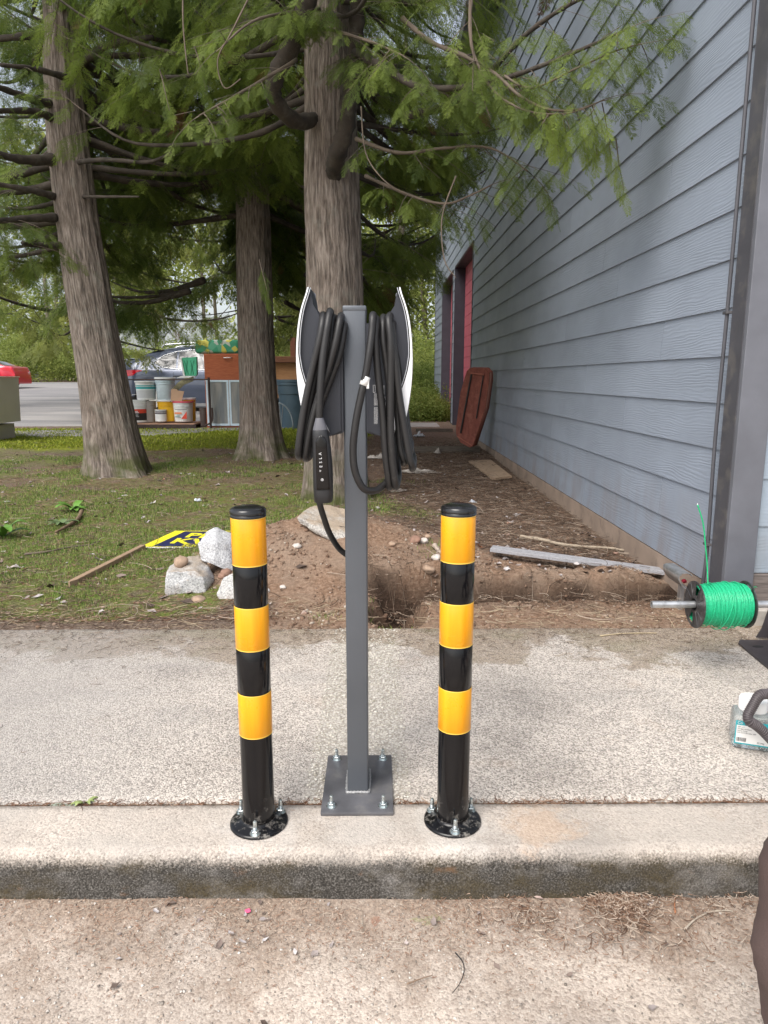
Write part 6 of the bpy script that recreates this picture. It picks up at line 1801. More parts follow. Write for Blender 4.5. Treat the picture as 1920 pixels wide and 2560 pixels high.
crumple("paper_scrap", "small crumpled scrap in the litter just above the right bollard", "litter", *V(1022, 1086), .045, .03, .03, paperm, 6)
crumple("paper_scrap", "thin pale scrap just below the larger blue-white paper on the grass", "litter", *V(520, 1280), .03, .012, .01, paperm, 8)
crumple("dirty_sheet", "torn dirty sheet half buried in litter right of the grey post", "sheet", *V(905, 1020), .19, .30, .05, clothm, 9)
crumple("dirty_sheet", "pale torn strip of sheet draped over the nearer retaining board", "sheet", *V(945, 980), .13, .05, .09, clothm, 10)
crumple("dirty_sheet", "ragged pale cloth close beside the post's right edge", "sheet", *V(820, 990), .16, .22, .07, clothm, 12)
crumple("dirty_sheet", "flattened grey rag nearest the heap of dug earth", "sheet", *V(860, 1062), .16, .05, .03, clothm, 13)

# ================================================================= STONES
def stone(name, label, pts, mat, seed, cat="stone", group="stones round the dug heap", sub=5, rough=.012, bev=.012, mats=None):
    """convex block from 3D corner points, roughened"""
    c = sum((Vector(p) for p in pts), Vector()) / len(pts)
    bm = bmesh.new()
    for p in pts: bm.verts.new(Vector(p) - c)
    r = bmesh.ops.convex_hull(bm, input=bm.verts)
    junk = [v for v in bm.verts if not v.link_faces]; bmesh.ops.delete(bm, geom=junk, context='VERTS')
    bmesh.ops.dissolve_limit(bm, angle_limit=R(6), verts=bm.verts, edges=bm.edges)
    bmesh.ops.triangulate(bm, faces=bm.faces)
    for _ in range(sub):
        es = [e for e in bm.edges if e.calc_length() > .022]
        if not es: break
        bmesh.ops.subdivide_edges(bm, edges=es, cuts=1); bmesh.ops.triangulate(bm, faces=bm.faces)
    for _ in range(1): bmesh.ops.smooth_vert(bm, verts=bm.verts, factor=.4, use_axis_x=True, use_axis_y=True, use_axis_z=True)
    bmesh.ops.recalc_face_normals(bm, faces=bm.faces); bm.normal_update()
    for v in bm.verts:
        q_ = v.co * 14 + Vector((seed, 0, 0))
        v.co += v.normal * (noise.noise(q_) * rough + noise.noise(q_ * 3.1) * rough * .45 + noise.noise(q_ * 8) * rough * .2)
    me = bpy.data.meshes.new(name); bm.to_mesh(me); bm.free()
    o = link(name, me, mat, None, True); o.location = c; me.set_sharp_from_angle(angle=R(38)); tag(o, label, cat, group); return o
def c6(x, y): return 330 + x / 3.0164, 1300 + y / 3.0164
def S(x, y, Y): return P(*c6(x, y), Y)
yb1 = G(*c6(400, 575), .0).y
front = [(243, 395), (252, 560), (262, 578), (500, 572), (560, 560), (540, 430), (480, 388), (300, 385)]
pts = [S(x, y, yb1 + (.012 if y < 400 else 0)) for x, y in front] + [S(620, 440, yb1 + .12), S(600, 520, yb1 + .10), S(585, 340, yb1 + .16), S(500, 262, yb1 + .24), S(330, 300, yb1 + .18), S(270, 350, yb1 + .09)] + [Vector((S(300, 500, yb1).x, yb1 + .22, -.01)), Vector((S(580, 500, yb1).x, yb1 + .22, -.01))]
stone("granite_block", "squared speckled granite block with a brownish top, lowest left of the stones", pts, granite_m, 2)
yb2 = yb1 + .18
pts = [S(488, 170, yb2), S(520, 300, yb2 - .02), S(610, 340, yb2 - .06), S(780, 390, yb2 - .02), S(640, 168, yb2 - .02), S(625, 55, yb2 + .10), S(700, 80, yb2 + .12), S(800, 120, yb2 + .13), S(900, 200, yb2 + .12), S(880, 360, yb2 + .05), S(640, 300, yb2 + .25), S(860, 260, yb2 + .28), S(560, 90, yb2 + .10)]
stone("granite_block", "pointed grey granite block tilted on top of the other stones", pts, mat_granite("granite_b", (1, 1, 1.02), .15), 5, rough=.010)
yb3 = yb1 - .10
pts = [S(632, 560, yb3), S(690, 430, yb3 + .04), S(780, 395, yb3 + .06), S(920, 410, yb3 + .05), S(1040, 520, yb3 + .04), S(1070, 590, yb3 + .05), S(1000, 640, yb3), S(800, 700, yb3 - .03), S(660, 630, yb3 - .02), S(720, 520, yb3 + .22), S(980, 560, yb3 + .22), S(800, 640, yb3 + .2)]
stone("pale_stone", "whitish flat-faced stone directly behind the left bollard's black band", pts, granite_w, 9, rough=.008)
yb4 = GH(*V(700, 1185)).y + .12
def S4(x, y, Y): return P(*V(x, y), Y)
pts = [S4(640, 1118, yb4), S4(660, 1098, yb4 + .14), S4(690, 1088, yb4 + .24), S4(740, 1096, yb4 + .26), S4(775, 1105, yb4 + .25), S4(775, 1150, yb4 + .02), S4(760, 1170, yb4 - .02), S4(735, 1180, yb4 - .03), S4(710, 1160, yb4 - .03), S4(690, 1142, yb4 - .02), S4(645, 1130, yb4), S4(700, 1150, yb4 + .25), S4(770, 1180, yb4 + .2)]
stone("concrete_slab", "broken pale slab of rough concrete lying on top of the dug heap", pts, mat_granite("rubble_concrete", (1.0, .95, .88), .55), 12, cat="slab", rough=.010)
a = GH(*c6(375, 320)); 
def cobble(label, px, py, r, mat, seed, sq=.7, Y=None, group="round stones on the dug earth"):
    g = GH(px, py) if Y is None else P(px, py, Y)
    o = MB(); bmesh.ops.create_icosphere(o.bm, subdivisions=3, radius=r)
    for v in o.bm.verts: v.co += v.normal * noise.noise(v.co / r * .9 + Vector((seed, 0, 0))) * r * .35; v.co.z *= sq
    ob = o.build("cobble", mat, None, True); ob.location = (g.x, g.y, g.z + r * sq * .35); tag(ob, label, "stone", group); return ob
brownst = simple("brown_cobble", (.34, .24, .17), .85, var=.3, nscale=25, bump=.4, bscale=90); redst = simple("reddish_cobble", (.24, .14, .10), .85, var=.3, nscale=25, bump=.4, bscale=90); palest = simple("pale_cobble", (.52, .47, .42), .85, var=.25, nscale=25, bump=.4, bscale=90)
cobble("rounded tan cobble sitting on the squared granite block", *c6(372, 330), .036, brownst, 1, .9, Y=yb1 + .10)
cobble("small pinkish pebble on the dirt just left of the grey post's lower half", *c6(1300, 708), .016, mat_granite("pink_pebble", (1, .8, .7), 0), 2)
cobble("pale pebble on the dirt beside the left bollard", *c6(1138, 510), .015, palest, 3)
cobble("reddish stone tucked between the granite blocks, upper one", *c6(712, 402), .026, redst, 4, Y=yb1 + .02)
cobble("reddish stone tucked between the granite blocks, lower one", *c6(683, 428), .022, redst, 5, Y=yb1 + .01)
cobble("buff stone half sunk at the foot of the squared granite block", *c6(500, 608), .032, brownst, 6, .5)
cobble("long pale stone on the heap below the broken slab", *c6(1245, 200), .024, palest, 7, .6)
for i, (x, y, r, mt, lb_) in enumerate(((1085, 575, .026, palest, "grey stone, left of the little cluster beside the right bollard"), (1120, 550, .030, brownst, "largest brown stone of the cluster beside the right bollard"), (1165, 578, .024, palest, "pale stone touching the right bollard's left edge"), (1030, 620, .034, redst, "flat reddish stone below the little cluster"), (880, 600, .02, brownst, "brown pebble lying just right of the grey post"), (1110, 590, .018, brownst, "smallest stone of the cluster beside the right bollard"))):
    cobble(lb_, 640 + x / 2.592, 1200 + y / 2.592, r, mt, 20 + i, .7)
cobble("rusty orange pebble on the concrete at the left", 72, 1690, .010, simple("orange_pebble", (.42, .19, .08), .9, var=.3, nscale=40), 40, .7, group="small pebbles on the concrete")
cobble("small brown lump on the concrete, nearer the left edge", 18, 1652, .010, simple("brown_lump", (.22, .12, .07), .9, var=.3, nscale=40), 41, .7, group="small pebbles on the concrete")

# ================================================================= YARD SIGN
def c7b(x, y): return x / 2.592, 1200 + y / 2.592
sg = [GH(*c7b(900, 441)), GH(*c7b(1290, 452)), None, GH(*c7b(1135, 333))]
zS = max(sg[0].z, sg[3].z) + .012
cornr = [G(*c7b(900, 441), zS), G(*c7b(1135, 333), zS + .02)]
wS = .62
ux_ = Vector((1, -.02, 0)).normalized()
A0, D0 = cornr
B0, C0 = A0 + ux_ * wS, D0 + ux_ * wS
sign = empty("yard_sign", A0, 0, "dark blue and yellow election yard sign lying flat on the grass behind the granite blocks", "sign")
navy = simple("navy_print", (.018, .022, .075), .45, var=.08); yelp = simple("yellow_print", (.78, .70, .03), .45, var=.06); white2 = simple("sign_white", (.7, .7, .7), .5, var=.04)
def sgp(u, v, off=0): return A0.lerp(B0, u).lerp(D0.lerp(C0, u), v) + Vector((0, 0, off))
def quad(nm, us, off, th, mat):
    bm = bmesh.new(); a = [bm.verts.new(sgp(u, v, off)) for u, v in us]; b = [bm.verts.new(sgp(u, v, off + th)) for u, v in us]
    bm.faces.new(a); bm.faces.new(b[::-1])
    for i in range(len(a)): bm.faces.new((a[i], b[i], b[(i + 1) % len(a)], a[(i + 1) % len(a)]))
    bmesh.ops.recalc_face_normals(bm, faces=bm.faces); me = bpy.data.meshes.new(nm); bm.to_mesh(me); bm.free(); return bput2(link(nm, me, mat, None), sign)
quad("panel", [(0, 0), (1, 0), (1, 1), (0, 1)], 0, .004, white2)
quad("yellow_border", [(.003, .03), (.997, .03), (.997, .997), (.003, .997)], .0042, .0006, yelp)
quad("navy_field", [(.115, .05), (.90, .05), (.90, .955), (.125, .955)], .005, .0006, navy)
exS, eyS = (B0 - A0), (D0 - A0); WS, HS_ = exS.length, eyS.length
ex1 = exS.normalized(); nz1 = ex1.cross(eyS).normalized(); ey1 = nz1.cross(ex1)
SMx = Matrix(((ex1.x, ey1.x, nz1.x, 0), (ex1.y, ey1.y, nz1.y, 0), (ex1.z, ey1.z, nz1.z, 0), (0, 0, 0, 1)))
shx = eyS.dot(ex1) / eyS.dot(ey1)
SH = Matrix(((1, shx, 0, 0), (0, 1, 0, 0), (0, 0, 1, 0), (0, 0, 0, 1)))
HH_ = eyS.dot(ey1)
def stext(body, u, v, size, sx=1.0, bold=.004, mt=None):
    o = text("lettering", body, size, Matrix.Identity(4), mt or yelp, None, .0002, 1, bold)
    p = sgp(u, v, .0066) - A0
    o.parent = sign; o.matrix_basis = Matrix.Translation(p) @ SMx @ SH @ Matrix.Diagonal((sx, 1, 1, 1))
stext("PE", .235, .70, HH_ * .36, 1.25, HH_ * .012)
stext("KW", .20, .36, HH_ * .40, 1.25, HH_ * .012)
stext("VOTE F", .37, .905, HH_ * .11, 1.5, HH_ * .003)
stext("KING CO", .40, .115, HH_ * .13, 1.6, HH_ * .004)
# wooden stake
sa, sb = GH(*c7b(930, 448)), GH(*c7b(450, 695))
stk_m = mat_wood("stake_wood", (.33, .23, .15), (.22, .15, .10), (1, 20, 20), .8)
d = sb - sa; m4 = Matrix.Translation(sa + Vector((0, 0, .016))) @ d.to_track_quat('X', 'Z').to_matrix().to_4x4()
bput2(MB().box(0, d.length - .05, -.017, .017, -.014, .014, .004, m4).build("stake", stk_m, None), sign)
bput2(MB().prism([(d.length - .05, -.017), (d.length - .05, .017), (d.length, .004), (d.length - .005, -.008)], -.014, .013, 'Z', m4).build("stake_tip", stk_m, None), sign)

# ================================================================= PLANTS
weed_m = simple("weed_leaf", (.10, .22, .03), .5, var=.35, nscale=14)
weed2_m = simple("weed_leaf_dull", (.10, .15, .06), .55, var=.35, nscale=14)
def weed(label, px, py, n, L, mat, seed, up=.5):
    g = GH(px, py); r = random.Random(seed)
    root = empty("weed", (g.x, g.y, g.z), 0, label, "weed")
    for k in range(n):
        a = k / n * 6.28 + r.uniform(-.4, .4); l = L * r.uniform(.6, 1.1); u = up * r.uniform(.4, 1.3); w = l * .19
        vs = []; fs = []; m = 9
        for i in range(m):
            t = i / (m - 1); x = l * t; z = u * l * math.sin(t * 2.3) + .004; ww = w * math.sin(math.pi * (.06 + .90 * t)) ** .8 * (1 + .12 * math.sin(i * 3))
            for s_, zz in ((-1, .25), (0, 0), (1, .25)):
                vs.append((math.cos(a) * x - math.sin(a) * s_ * ww, math.sin(a) * x + math.cos(a) * s_ * ww, z + zz * ww))
        for i in range(m - 1):
            for s_ in (0, 1): b = i * 3 + s_; fs.append((b, b + 1, b + 4, b + 3))
        me = bpy.data.meshes.new("leaf"); me.from_pydata(vs, [], fs); me.update(); link("leaf", me, mat, root, True)
weed("bright green broad-leaved weed rosette at the left edge of the grass", 8, 1345, 9, .16, weed_m, 2, .6)
weed("broad-leaved dock weed in the grass beside the short brown stick", 185, 1278, 11, .16, weed_m, 4, .35)
weed("duller weed rosette just below the dock by the brown stick", 150, 1315, 8, .13, weed2_m, 6, .3)
weed("tiny pale weed growing out of the kerb joint at the left", 215, 2012, 7, .035, simple("pale_weed", (.28, .34, .12), .6, var=.3), 7, .4)
weed("tiny green sprig on the concrete above the kerb joint", 283, 1950, 6, .018, simple("pale_weed2", (.30, .36, .18), .6, var=.3), 8, .3)
weed("flat grey-green weed flattened along the kerb joint", 168, 2018, 8, .05, simple("grey_weed", (.30, .34, .27), .7, var=.3), 9, .1)

def stick(label, px, r, mat, n=8, lift=.006, name="stick"):
    w = []
    for (x, y) in px: g = GH(x, y) if y < 1570 else G(x, y, .0 if y < 2110 else KZ + .004); w.append(Vector((g.x, g.y, g.z + r + lift)))
    sp = spline(w, 5); o = MB().tube(sp, [r * (1.1 - .6 * i / len(sp)) * (1 + .12 * math.sin(i * 1.9)) for i in range(len(sp))], n).build(name, mat, None, True)
    return tag(o, label, "stick")
stick("short crooked brown stick lying among the dock leaves", [(205, 1285), (195, 1305), (165, 1325), (140, 1338)], .016, mat_wood("stick_bark", (.20, .14, .09), (.11, .07, .045)))
stick("long thin bleached stick lying on the grass left of the yard sign", [(62, 1391), (120, 1384), (180, 1372), (235, 1366)], .007, twig_m)
stick("stout gnarled branch lying across the litter by the foundation", [(1300, 1350), (1350, 1356), (1400, 1368), (1450, 1374), (1520, 1378), (1560, 1384)], .014, mat_wood("branch_bark", (.34, .28, .21), (.20, .16, .12)))
stick("short broken stick near the right bollard's left edge, upper right of the heap", [(1086, 1372), (1094, 1382), (1102, 1392)], .014, mat_wood("branch_bark2", (.40, .33, .27), (.22, .17, .13)))
stick("straw-coloured stem lying on the concrete below the wire spool's pipe", [(1500, 1592), (1560, 1586), (1620, 1585), (1642, 1585)], .0032, simple("straw", (.42, .34, .22), .8), 6, .001)
stick("thin black curved wire offcut on the street below the right bollard", [(1138, 2384), (1156, 2406), (1160, 2430), (1150, 2460), (1130, 2486)], .0013, blackp, 6, .001, name="wire_offcut")
stick("brown twig lying on the street left of the black wire offcut", [(1018, 2462), (1050, 2450), (1082, 2440)], .0013, simple("twig_brown", (.22, .15, .10), .8), 6, .001)
stick("pale bowed twig on the street near the right end of the kerb", [(1712, 2326), (1740, 2300), (1780, 2282), (1825, 2280), (1840, 2290)], .0022, simple("pale_twig", (.42, .36, .29), .8), 6, .001)
stick("reddish dead sprig standing against the kerb's dark face at the right", [(1688, 2288), (1686, 2262), (1690, 2235), (1684, 2222)], .0018, simple("red_twig", (.36, .16, .08), .8), 6, .004)
# fallen cedar sprays on the street
for (px, py, L, rz, mt, lb_) in ((1112, 2298, .085, R(172), simple("dry_green_spray", (.33, .32, .17), .7, var=.25, nscale=40), "dry pale green cedar spray lying on the street below the right bollard"),
                            (60, 2290, .11, R(8), simple("dry_red_spray", (.38, .17, .09), .8, var=.3, nscale=40), "rust-brown dead cedar spray on the street at the far left"),
                            (935, 2318, .045, R(80), simple("dry_red_spray2", (.40, .20, .13), .8, var=.3, nscale=40), "small reddish dead spray on the street left of the pale green one")):
    me = near_src[0].data.copy(); me.name = "spray"; me.materials.clear()
    for v in me.vertices: v.co.z *= .3
    g = G(px, py, KZ + .006); o = link("cedar_spray", me, mt); o.location = g; o.scale = (L, L, L); o.rotation_euler = (0, 0, rz); tag(o, lb_, "cedar spray")
pp = crumple("petal", "small pink petal on the street below the left bollard", "petal", 100, 1900, .008, .008, .006, simple("pink_petal", (.75, .12, .25), .6), 3, n=6); g = G(620, 2282, KZ + .01); pp.location = g

# ================================================================= LOOSE GROUND COVER (real geometry, too many to count)
def blades(name, n, xr, yr, dens, hmin, hmax, wid, mat, label):
    x = rng.uniform(*xr, n); y = yr[0] + (yr[1] - yr[0]) * rng.random(n) ** 1.5
    keep = rng.random(n) < dens(x, y); x, y = x[keep], y[keep]; n = len(x); z = H(x, y)
    h = rng.uniform(hmin, hmax, n) * (1 + (y - 3) * .06); a = rng.uniform(0, 2 * np.pi, n); b = rng.normal(0, .55, n); w = wid * (1 + (y - 3) * .22)
    dx, dy = np.cos(a), np.sin(a); tx = np.sin(b) * dy; tyy = -np.sin(b) * dx
    base = np.stack([x, y, z - .004], -1); s = np.stack([dx * w, dy * w, 0 * x], -1)
    mid = base + np.stack([tx * h * .4, tyy * h * .4, h * .62], -1); tip = base + np.stack([tx * h * 1.15, tyy * h * 1.15, h * (.70 + .3 * rng.random(n))], -1)
    v = np.stack([base - s, base + s, mid + s * .7, mid - s * .7, tip], 1).reshape(-1, 3)
    i = np.arange(n) * 5
    f = np.concatenate([np.stack([i, i + 1, i + 2], -1), np.stack([i, i + 2, i + 3], -1), np.stack([i + 3, i + 2, i + 4], -1)])
    t = np.repeat(rng.random(n), 5)
    o = np_mesh(name, v, f, mat, None, True, {"tint": t}); o["kind"] = "stuff"; tag(o, label); return o
def attr_mat(name, stops, rough=.7, trans=0.0):
    m = M(name, rough, spec=.25); c = m.ramp(m.attr("tint"), stops); m.col(c)
    if trans:
        tr = m.n("ShaderNodeBsdfTranslucent"); m.l(c, tr.inputs[0]); mx = m.n("ShaderNodeMixShader"); mx.inputs[0].default_value = trans
        m.l(m.b.outputs[0], mx.inputs[1]); m.l(tr.outputs[0], mx.inputs[2]); out = [x for x in m.t.nodes if x.type == 'OUTPUT_MATERIAL'][0]; m.l(mx.outputs[0], out.inputs[0])
    return m.m
grass_m = attr_mat("grass_blade", [(0, (.06, .13, .02)), (.45, (.15, .26, .045)), (.8, (.29, .34, .09)), (1, (.42, .38, .19))], .6, .3)
def gd(x, y):
    k = gzone(x, y) + (fbm(x * 2.6, y * 2.6, 4) - .5) * 2.6 + (fbm(x * .9 + 7, y * .9, 2) - .5) * 1.2
    return smooth(.42, 1.0, k)
blades("grass", 260000, (-5.5, .5), (2.86, 9.5), gd, .010, .034, .0011, grass_m, "thin short grass and moss left of the dug heap")
def md(x, y): return smooth(.4, .8, mzone(x, y) + (fbm(x * 1.2, y * 1.2, 3) - .5) * .8)
blades("grass", 60000, (-8, 0), (9.6, 14.2), md, .015, .035, .003, attr_mat("moss_grass", [(0, (.14, .20, .02)), (1, (.36, .38, .05))], .7, .3), "bright mossy grass strip in front of the pails")

def ribbons(name, n, pos, Lr, wr, mat, label, curve=.5, flat=.012, z_of=None, seg=4):
    x, y = pos(n); n = len(x); z = (H(x, y) if z_of is None else z_of(x, y))
    L = rng.uniform(*Lr, n) * rng.uniform(.5, 1, n); a = rng.uniform(0, 2 * np.pi, n); k = rng.normal(0, curve, n); w = rng.uniform(*wr, n)
    V_ = []; px, py = x.copy(), y.copy(); pz = z + rng.uniform(.001, flat, n); tz = rng.normal(0, .10, n)
    for i in range(seg + 1):
        sx, sy = -np.sin(a) * w, np.cos(a) * w
        zg_ = (H(px, py) if z_of is None else z_of(px, py)); zz = np.maximum(pz, zg_ + .0015)
        ww = 1 - .35 * i / seg
        V_.append(np.stack([np.stack([px - sx * ww, py - sy * ww, zz], -1), np.stack([px, py, zz + w * 1.3 * ww], -1), np.stack([px + sx * ww, py + sy * ww, zz], -1)], 1))
        px = px + np.cos(a) * L / seg; py = py + np.sin(a) * L / seg; pz = pz + tz * L / seg; a = a + k / seg * 2
    V_ = np.stack(V_, 1)    # n, seg+1, 3, 3
    v = V_.reshape(-1, 3); b = (np.arange(n) * (seg + 1) * 3)[:, None] + (np.arange(seg) * 3)[None]; b = b.ravel()
    f = np.concatenate([np.stack([b, b + 1, b + 4, b + 3], -1), np.stack([b + 1, b + 2, b + 5, b + 4], -1)])
    o = np_mesh(name, v, f, mat, None, True, {"tint": np.repeat(rng.random(n), (seg + 1) * 3)}); o["kind"] = "stuff"; tag(o, label); return o
def in_area(xr, yr, p=1.6, df=None):
    def f(n):
        x = rng.uniform(*xr, n); y = yr[0] + (yr[1] - yr[0]) * rng.random(n) ** p
        ok = x < WX - .03
        if df is not None: ok &= rng.random(n) < df(x, y)
        return x[ok], y[ok]
    return f
lit_m = attr_mat("litter_twig", [(0, (.03, .019, .013)), (.45, (.085, .055, .038)), (.82, (.18, .125, .088)), (1, (.40, .33, .26))], .85)
red_m = attr_mat("dead_spray", [(0, (.08, .038, .022)), (.6, (.19, .10, .062)), (1, (.38, .27, .19))], .85)
def notdug(x, y): return (1 - .88 * np.clip(dzone(x, y), 0, 1)) * (1 - .35 * np.clip(gzone(x, y), 0, 1))
def wallside(x, y): return smooth(3.75, 4.6, y + .3 * (x > 1.1)) * (1 - .8 * np.clip(dzone(x, y), 0, 1))
ribbons("twig_litter", 16000, in_area((-6, 1.75), (3.0, 12), 1.7, notdug), (.03, .22), (.0009, .0022), lit_m, "thin twigs strewn on the ground under the cedars", .7, .02)
ribbons("twig_litter", 16000, in_area((.1, 1.75), (3.55, 11), 1.2, wallside), (.03, .20), (.0007, .0020), lit_m, "dense brown twigs on the strip beside the wall", .7, .03)
ribbons("needle_litter", 70000, in_area((-4, 1.75), (3.0, 12), 1.3, notdug), (.008, .045), (.0008, .0024), red_m, "dead cedar needles on the ground", .9, .008, seg=2)
ribbons("roots", 1100, in_area((-.1, 1.45), (3.14, 3.62), 1.0), (.03, .16), (.0006, .0018), lit_m, "fine roots hanging out of the trench sides", 1.2, .05)
ribbons("dry_stems", 650, in_area((-2.6, 1.5), (2.88, 3.2), 1.0), (.03, .16), (.0006, .0013), attr_mat("straw_stem", [(0, (.22, .15, .09)), (1, (.50, .42, .29))], .8), "dry grass stems along the rear edge of the concrete", 1.0, .010)
st_z = lambda x, y: street_z(x, y) + .001
def nearkerb(n):
    x = rng.uniform(-1.3, 1.3, n); y = 1.43 - np.abs(rng.normal(0, .10, n)); y = np.where(rng.random(n) < .22, rng.uniform(.55, 1.43, n), y)
    cl = fbm(x * 4, y * 4, 3); ok = (y < 1.425) & (rng.random(n) < smooth(.30, .62, cl) + .15); return x[ok], y[ok]
ribbons("litter", 8000, nearkerb, (.003, .015), (.0003, .0011), attr_mat("rust_litter", [(0, (.20, .11, .07)), (.6, (.34, .22, .155)), (1, (.50, .41, .33))], .85), "dead cedar litter gathered along the foot of the kerb", .5, .004, z_of=st_z, seg=3)
ribbons("litter", 900, nearkerb, (.010, .05), (.0003, .0007), attr_mat("grey_twig", [(0, (.16, .12, .09)), (1, (.50, .44, .36))], .85), "pale fine twigs along the foot of the kerb", .5, .006, z_of=st_z, seg=4)
def rightclump(n):
    x = rng.normal(.55, .14, n); y = 1.425 - np.abs(rng.normal(0, .06, n)); ok = (y < 1.424) & (rng.random(n) < smooth(.35, .6, fbm(x * 9, y * 9, 3)) + .1); return x[ok], y[ok]
ribbons("litter", 3600, rightclump, (.005, .04), (.0004, .0013), attr_mat("clump_litter", [(0, (.09, .05, .035)), (.5, (.24, .15, .10)), (1, (.50, .42, .34))], .85), "heaped dead litter at the foot of the kerb near the right edge", .7, .014, z_of=st_z, seg=4)
leaves("dead_leaves", 60, rightclump, (.006, .014), dl_m, "dry leaf pieces in the litter heap at the right", st_z) if False else None
walk_z = lambda x, y: 0 * x + .003
def onwalk(n):
    x = rng.uniform(-2.2, 1.5, n); y = 2.89 - np.abs(rng.normal(0, .16, n)); y = np.where(rng.random(n) < .06, rng.uniform(1.7, 2.9, n), y); ok = y > 1.65; return x[ok], y[ok]
ribbons("litter", 2600, onwalk, (.008, .06), (.0005, .0010), lit_m, "fine litter blown on to the rear of the concrete", 1.0, .003, z_of=walk_z, seg=3)
def injoint(n): x = rng.uniform(-2.0, 1.7, n); return x, rng.normal(KY1 + .006, .006, n)
ribbons("litter", 1900, injoint, (.008, .045), (.0005, .0012), red_m, "needles caught in the joint behind the kerb", .8, .004, z_of=lambda x, y: 0 * x - .004, seg=3)

# fallen leaves and pebbles
def bits(name, n, pos, size, mat, label, z_of=None, flat=.5, emb=.2):
    x, y = pos(n); n = len(x); z = H(x, y) if z_of is None else z_of(x, y)
    ico = np.array([(0, 0, 1), (.89, 0, .45), (.28, .85, .45), (-.72, .53, .45), (-.72, -.53, .45), (.28, -.85, .45), (.72, .53, -.45), (-.28, .85, -.45), (-.89, 0, -.45), (-.28, -.85, -.45), (.72, -.53, -.45), (0, 0, -1)])
    fi = np.array([(0, 1, 2), (0, 2, 3), (0, 3, 4), (0, 4, 5), (0, 5, 1), (1, 6, 2), (2, 7, 3), (3, 8, 4), (4, 9, 5), (5, 10, 1), (6, 7, 2), (7, 8, 3), (8, 9, 4), (9, 10, 5), (10, 6, 1), (11, 7, 6), (11, 8, 7), (11, 9, 8), (11, 10, 9), (11, 6, 10)])
    s = size[0] * (size[1] / size[0]) ** (rng.random(n) ** 2.2)
    v = ico[None] * (1 + rng.normal(0, .16, (n, 12, 1))) * s[:, None, None] * np.stack([rng.uniform(.7, 1.3, n), rng.uniform(.7, 1.3, n), np.full(n, flat) * rng.uniform(.7, 1.3, n)], -1)[:, None]
    a = rng.uniform(0, 6.28, n); c, s_ = np.cos(a)[:, None], np.sin(a)[:, None]
    vx = v[..., 0] * c - v[..., 1] * s_; vy = v[..., 0] * s_ + v[..., 1] * c
    vv = np.stack([vx + x[:, None], vy + y[:, None], v[..., 2] + (z + s * flat * emb)[:, None]], -1).reshape(-1, 3)
    f = (fi[None] + (np.arange(n) * 12)[:, None, None]).reshape(-1, 3)
    o = np_mesh(name, vv, f, mat, None, False, {"tint": np.repeat(rng.random(n), 12)}); o["kind"] = "stuff"; tag(o, label); return o
clod_m = attr_mat("clod", [(0, (.12, .072, .048)), (.5, (.22, .142, .098)), (.9, (.26, .19, .14)), (1, (.42, .37, .31))], .95)
peb_m = attr_mat("pebble", [(0, (.14, .12, .10)), (.4, (.34, .30, .26)), (.8, (.52, .48, .43)), (1, (.68, .65, .60))], .85)
def dz_(x, y): return np.clip(dzone(x, y), 0, 1) * smooth(.35, .6, fbm(x * 6, y * 6, 3)) + .02
bits("earth_clods", 26000, in_area((-1.6, 1.5), (2.88, 5.0), 1.1, dz_), (.0018, .013), clod_m, "crumbs and clods of dug earth", flat=.75)
bits("pebbles", 1300, in_area((-1.2, 1.5), (2.88, 5.2), 1.1, dz_), (.002, .007), attr_mat("brown_pebble", [(0, (.20, .135, .095)), (.6, (.34, .25, .185)), (1, (.50, .43, .36))], .9), "pebbles in the dug earth", flat=.7)
def onstreet(n): x = rng.uniform(-1.5, 1.5, n); y = rng.uniform(.45, 1.42, n); return x, y
bits("gravel", 9000, onstreet, (.0010, .0040), peb_m, "exposed pebbles and grit on the street's concrete", st_z, .45, -.15)
def onband(n): x = rng.uniform(-.19, .08, n); y = rng.uniform(1.63, 2.88, n); return x, y
bits("gravel", 3500, onband, (.0016, .0050), attr_mat("cream_pebble", [(0, (.34, .31, .25)), (.5, (.58, .54, .46)), (1, (.74, .71, .64))], .9), "coarse cream aggregate standing out of the band behind the post", walk_z, .40, -.45)
def leaves(name, n, pos, size, mat, label, z_of=None):
    x, y = pos(n); n = len(x); z = (H(x, y) if z_of is None else z_of(x, y)) + .003; s = rng.uniform(*size, n); a = rng.uniform(0, 6.28, n)
    prof = [(-1, 0), (-.35, .45), (.4, .38), (1, 0), (.35, -.42), (-.4, -.36), (0, .02)]
    V_ = []
    for i, (u, w) in enumerate(prof):
        jx, jy = u + rng.normal(0, .13, n), w + rng.normal(0, .13, n)
        V_.append(np.stack([x + s * (jx * np.cos(a) - jy * np.sin(a)), y + s * (jx * np.sin(a) + jy * np.cos(a)), z + s * (np.abs(rng.normal(0, .35, n)) if i != 6 else 0)], -1))
    v = np.stack(V_, 1).reshape(-1, 3); b = np.arange(n) * 7
    f = np.concatenate([np.stack([b + i, b + (i + 1) % 6, b + 6], -1) for i in range(6)])
    o = np_mesh(name, v, f, mat, None, False, {"tint": np.repeat(rng.random(n), 7)}); o["kind"] = "stuff"; tag(o, label); return o
dl_m = attr_mat("dead_leaf", [(0, (.07, .05, .04)), (.4, (.22, .17, .145)), (.7, (.38, .34, .33)), (.92, (.50, .47, .46)), (1, (.36, .15, .07))], .8)
leaves("dead_leaves", 1300, in_area((-5, 1.7), (3.1, 10), 1.5, notdug), (.012, .032), dl_m, "curled grey-brown dead leaves under the cedars")
leaves("dead_leaves", 500, in_area((.2, 1.75), (3.6, 8), 1.3), (.008, .024), dl_m, "dead leaves against the foundation")
leaves("dead_leaves", 90, nearkerb, (.004, .013), dl_m, "leaf fragments on the street by the kerb", st_z)

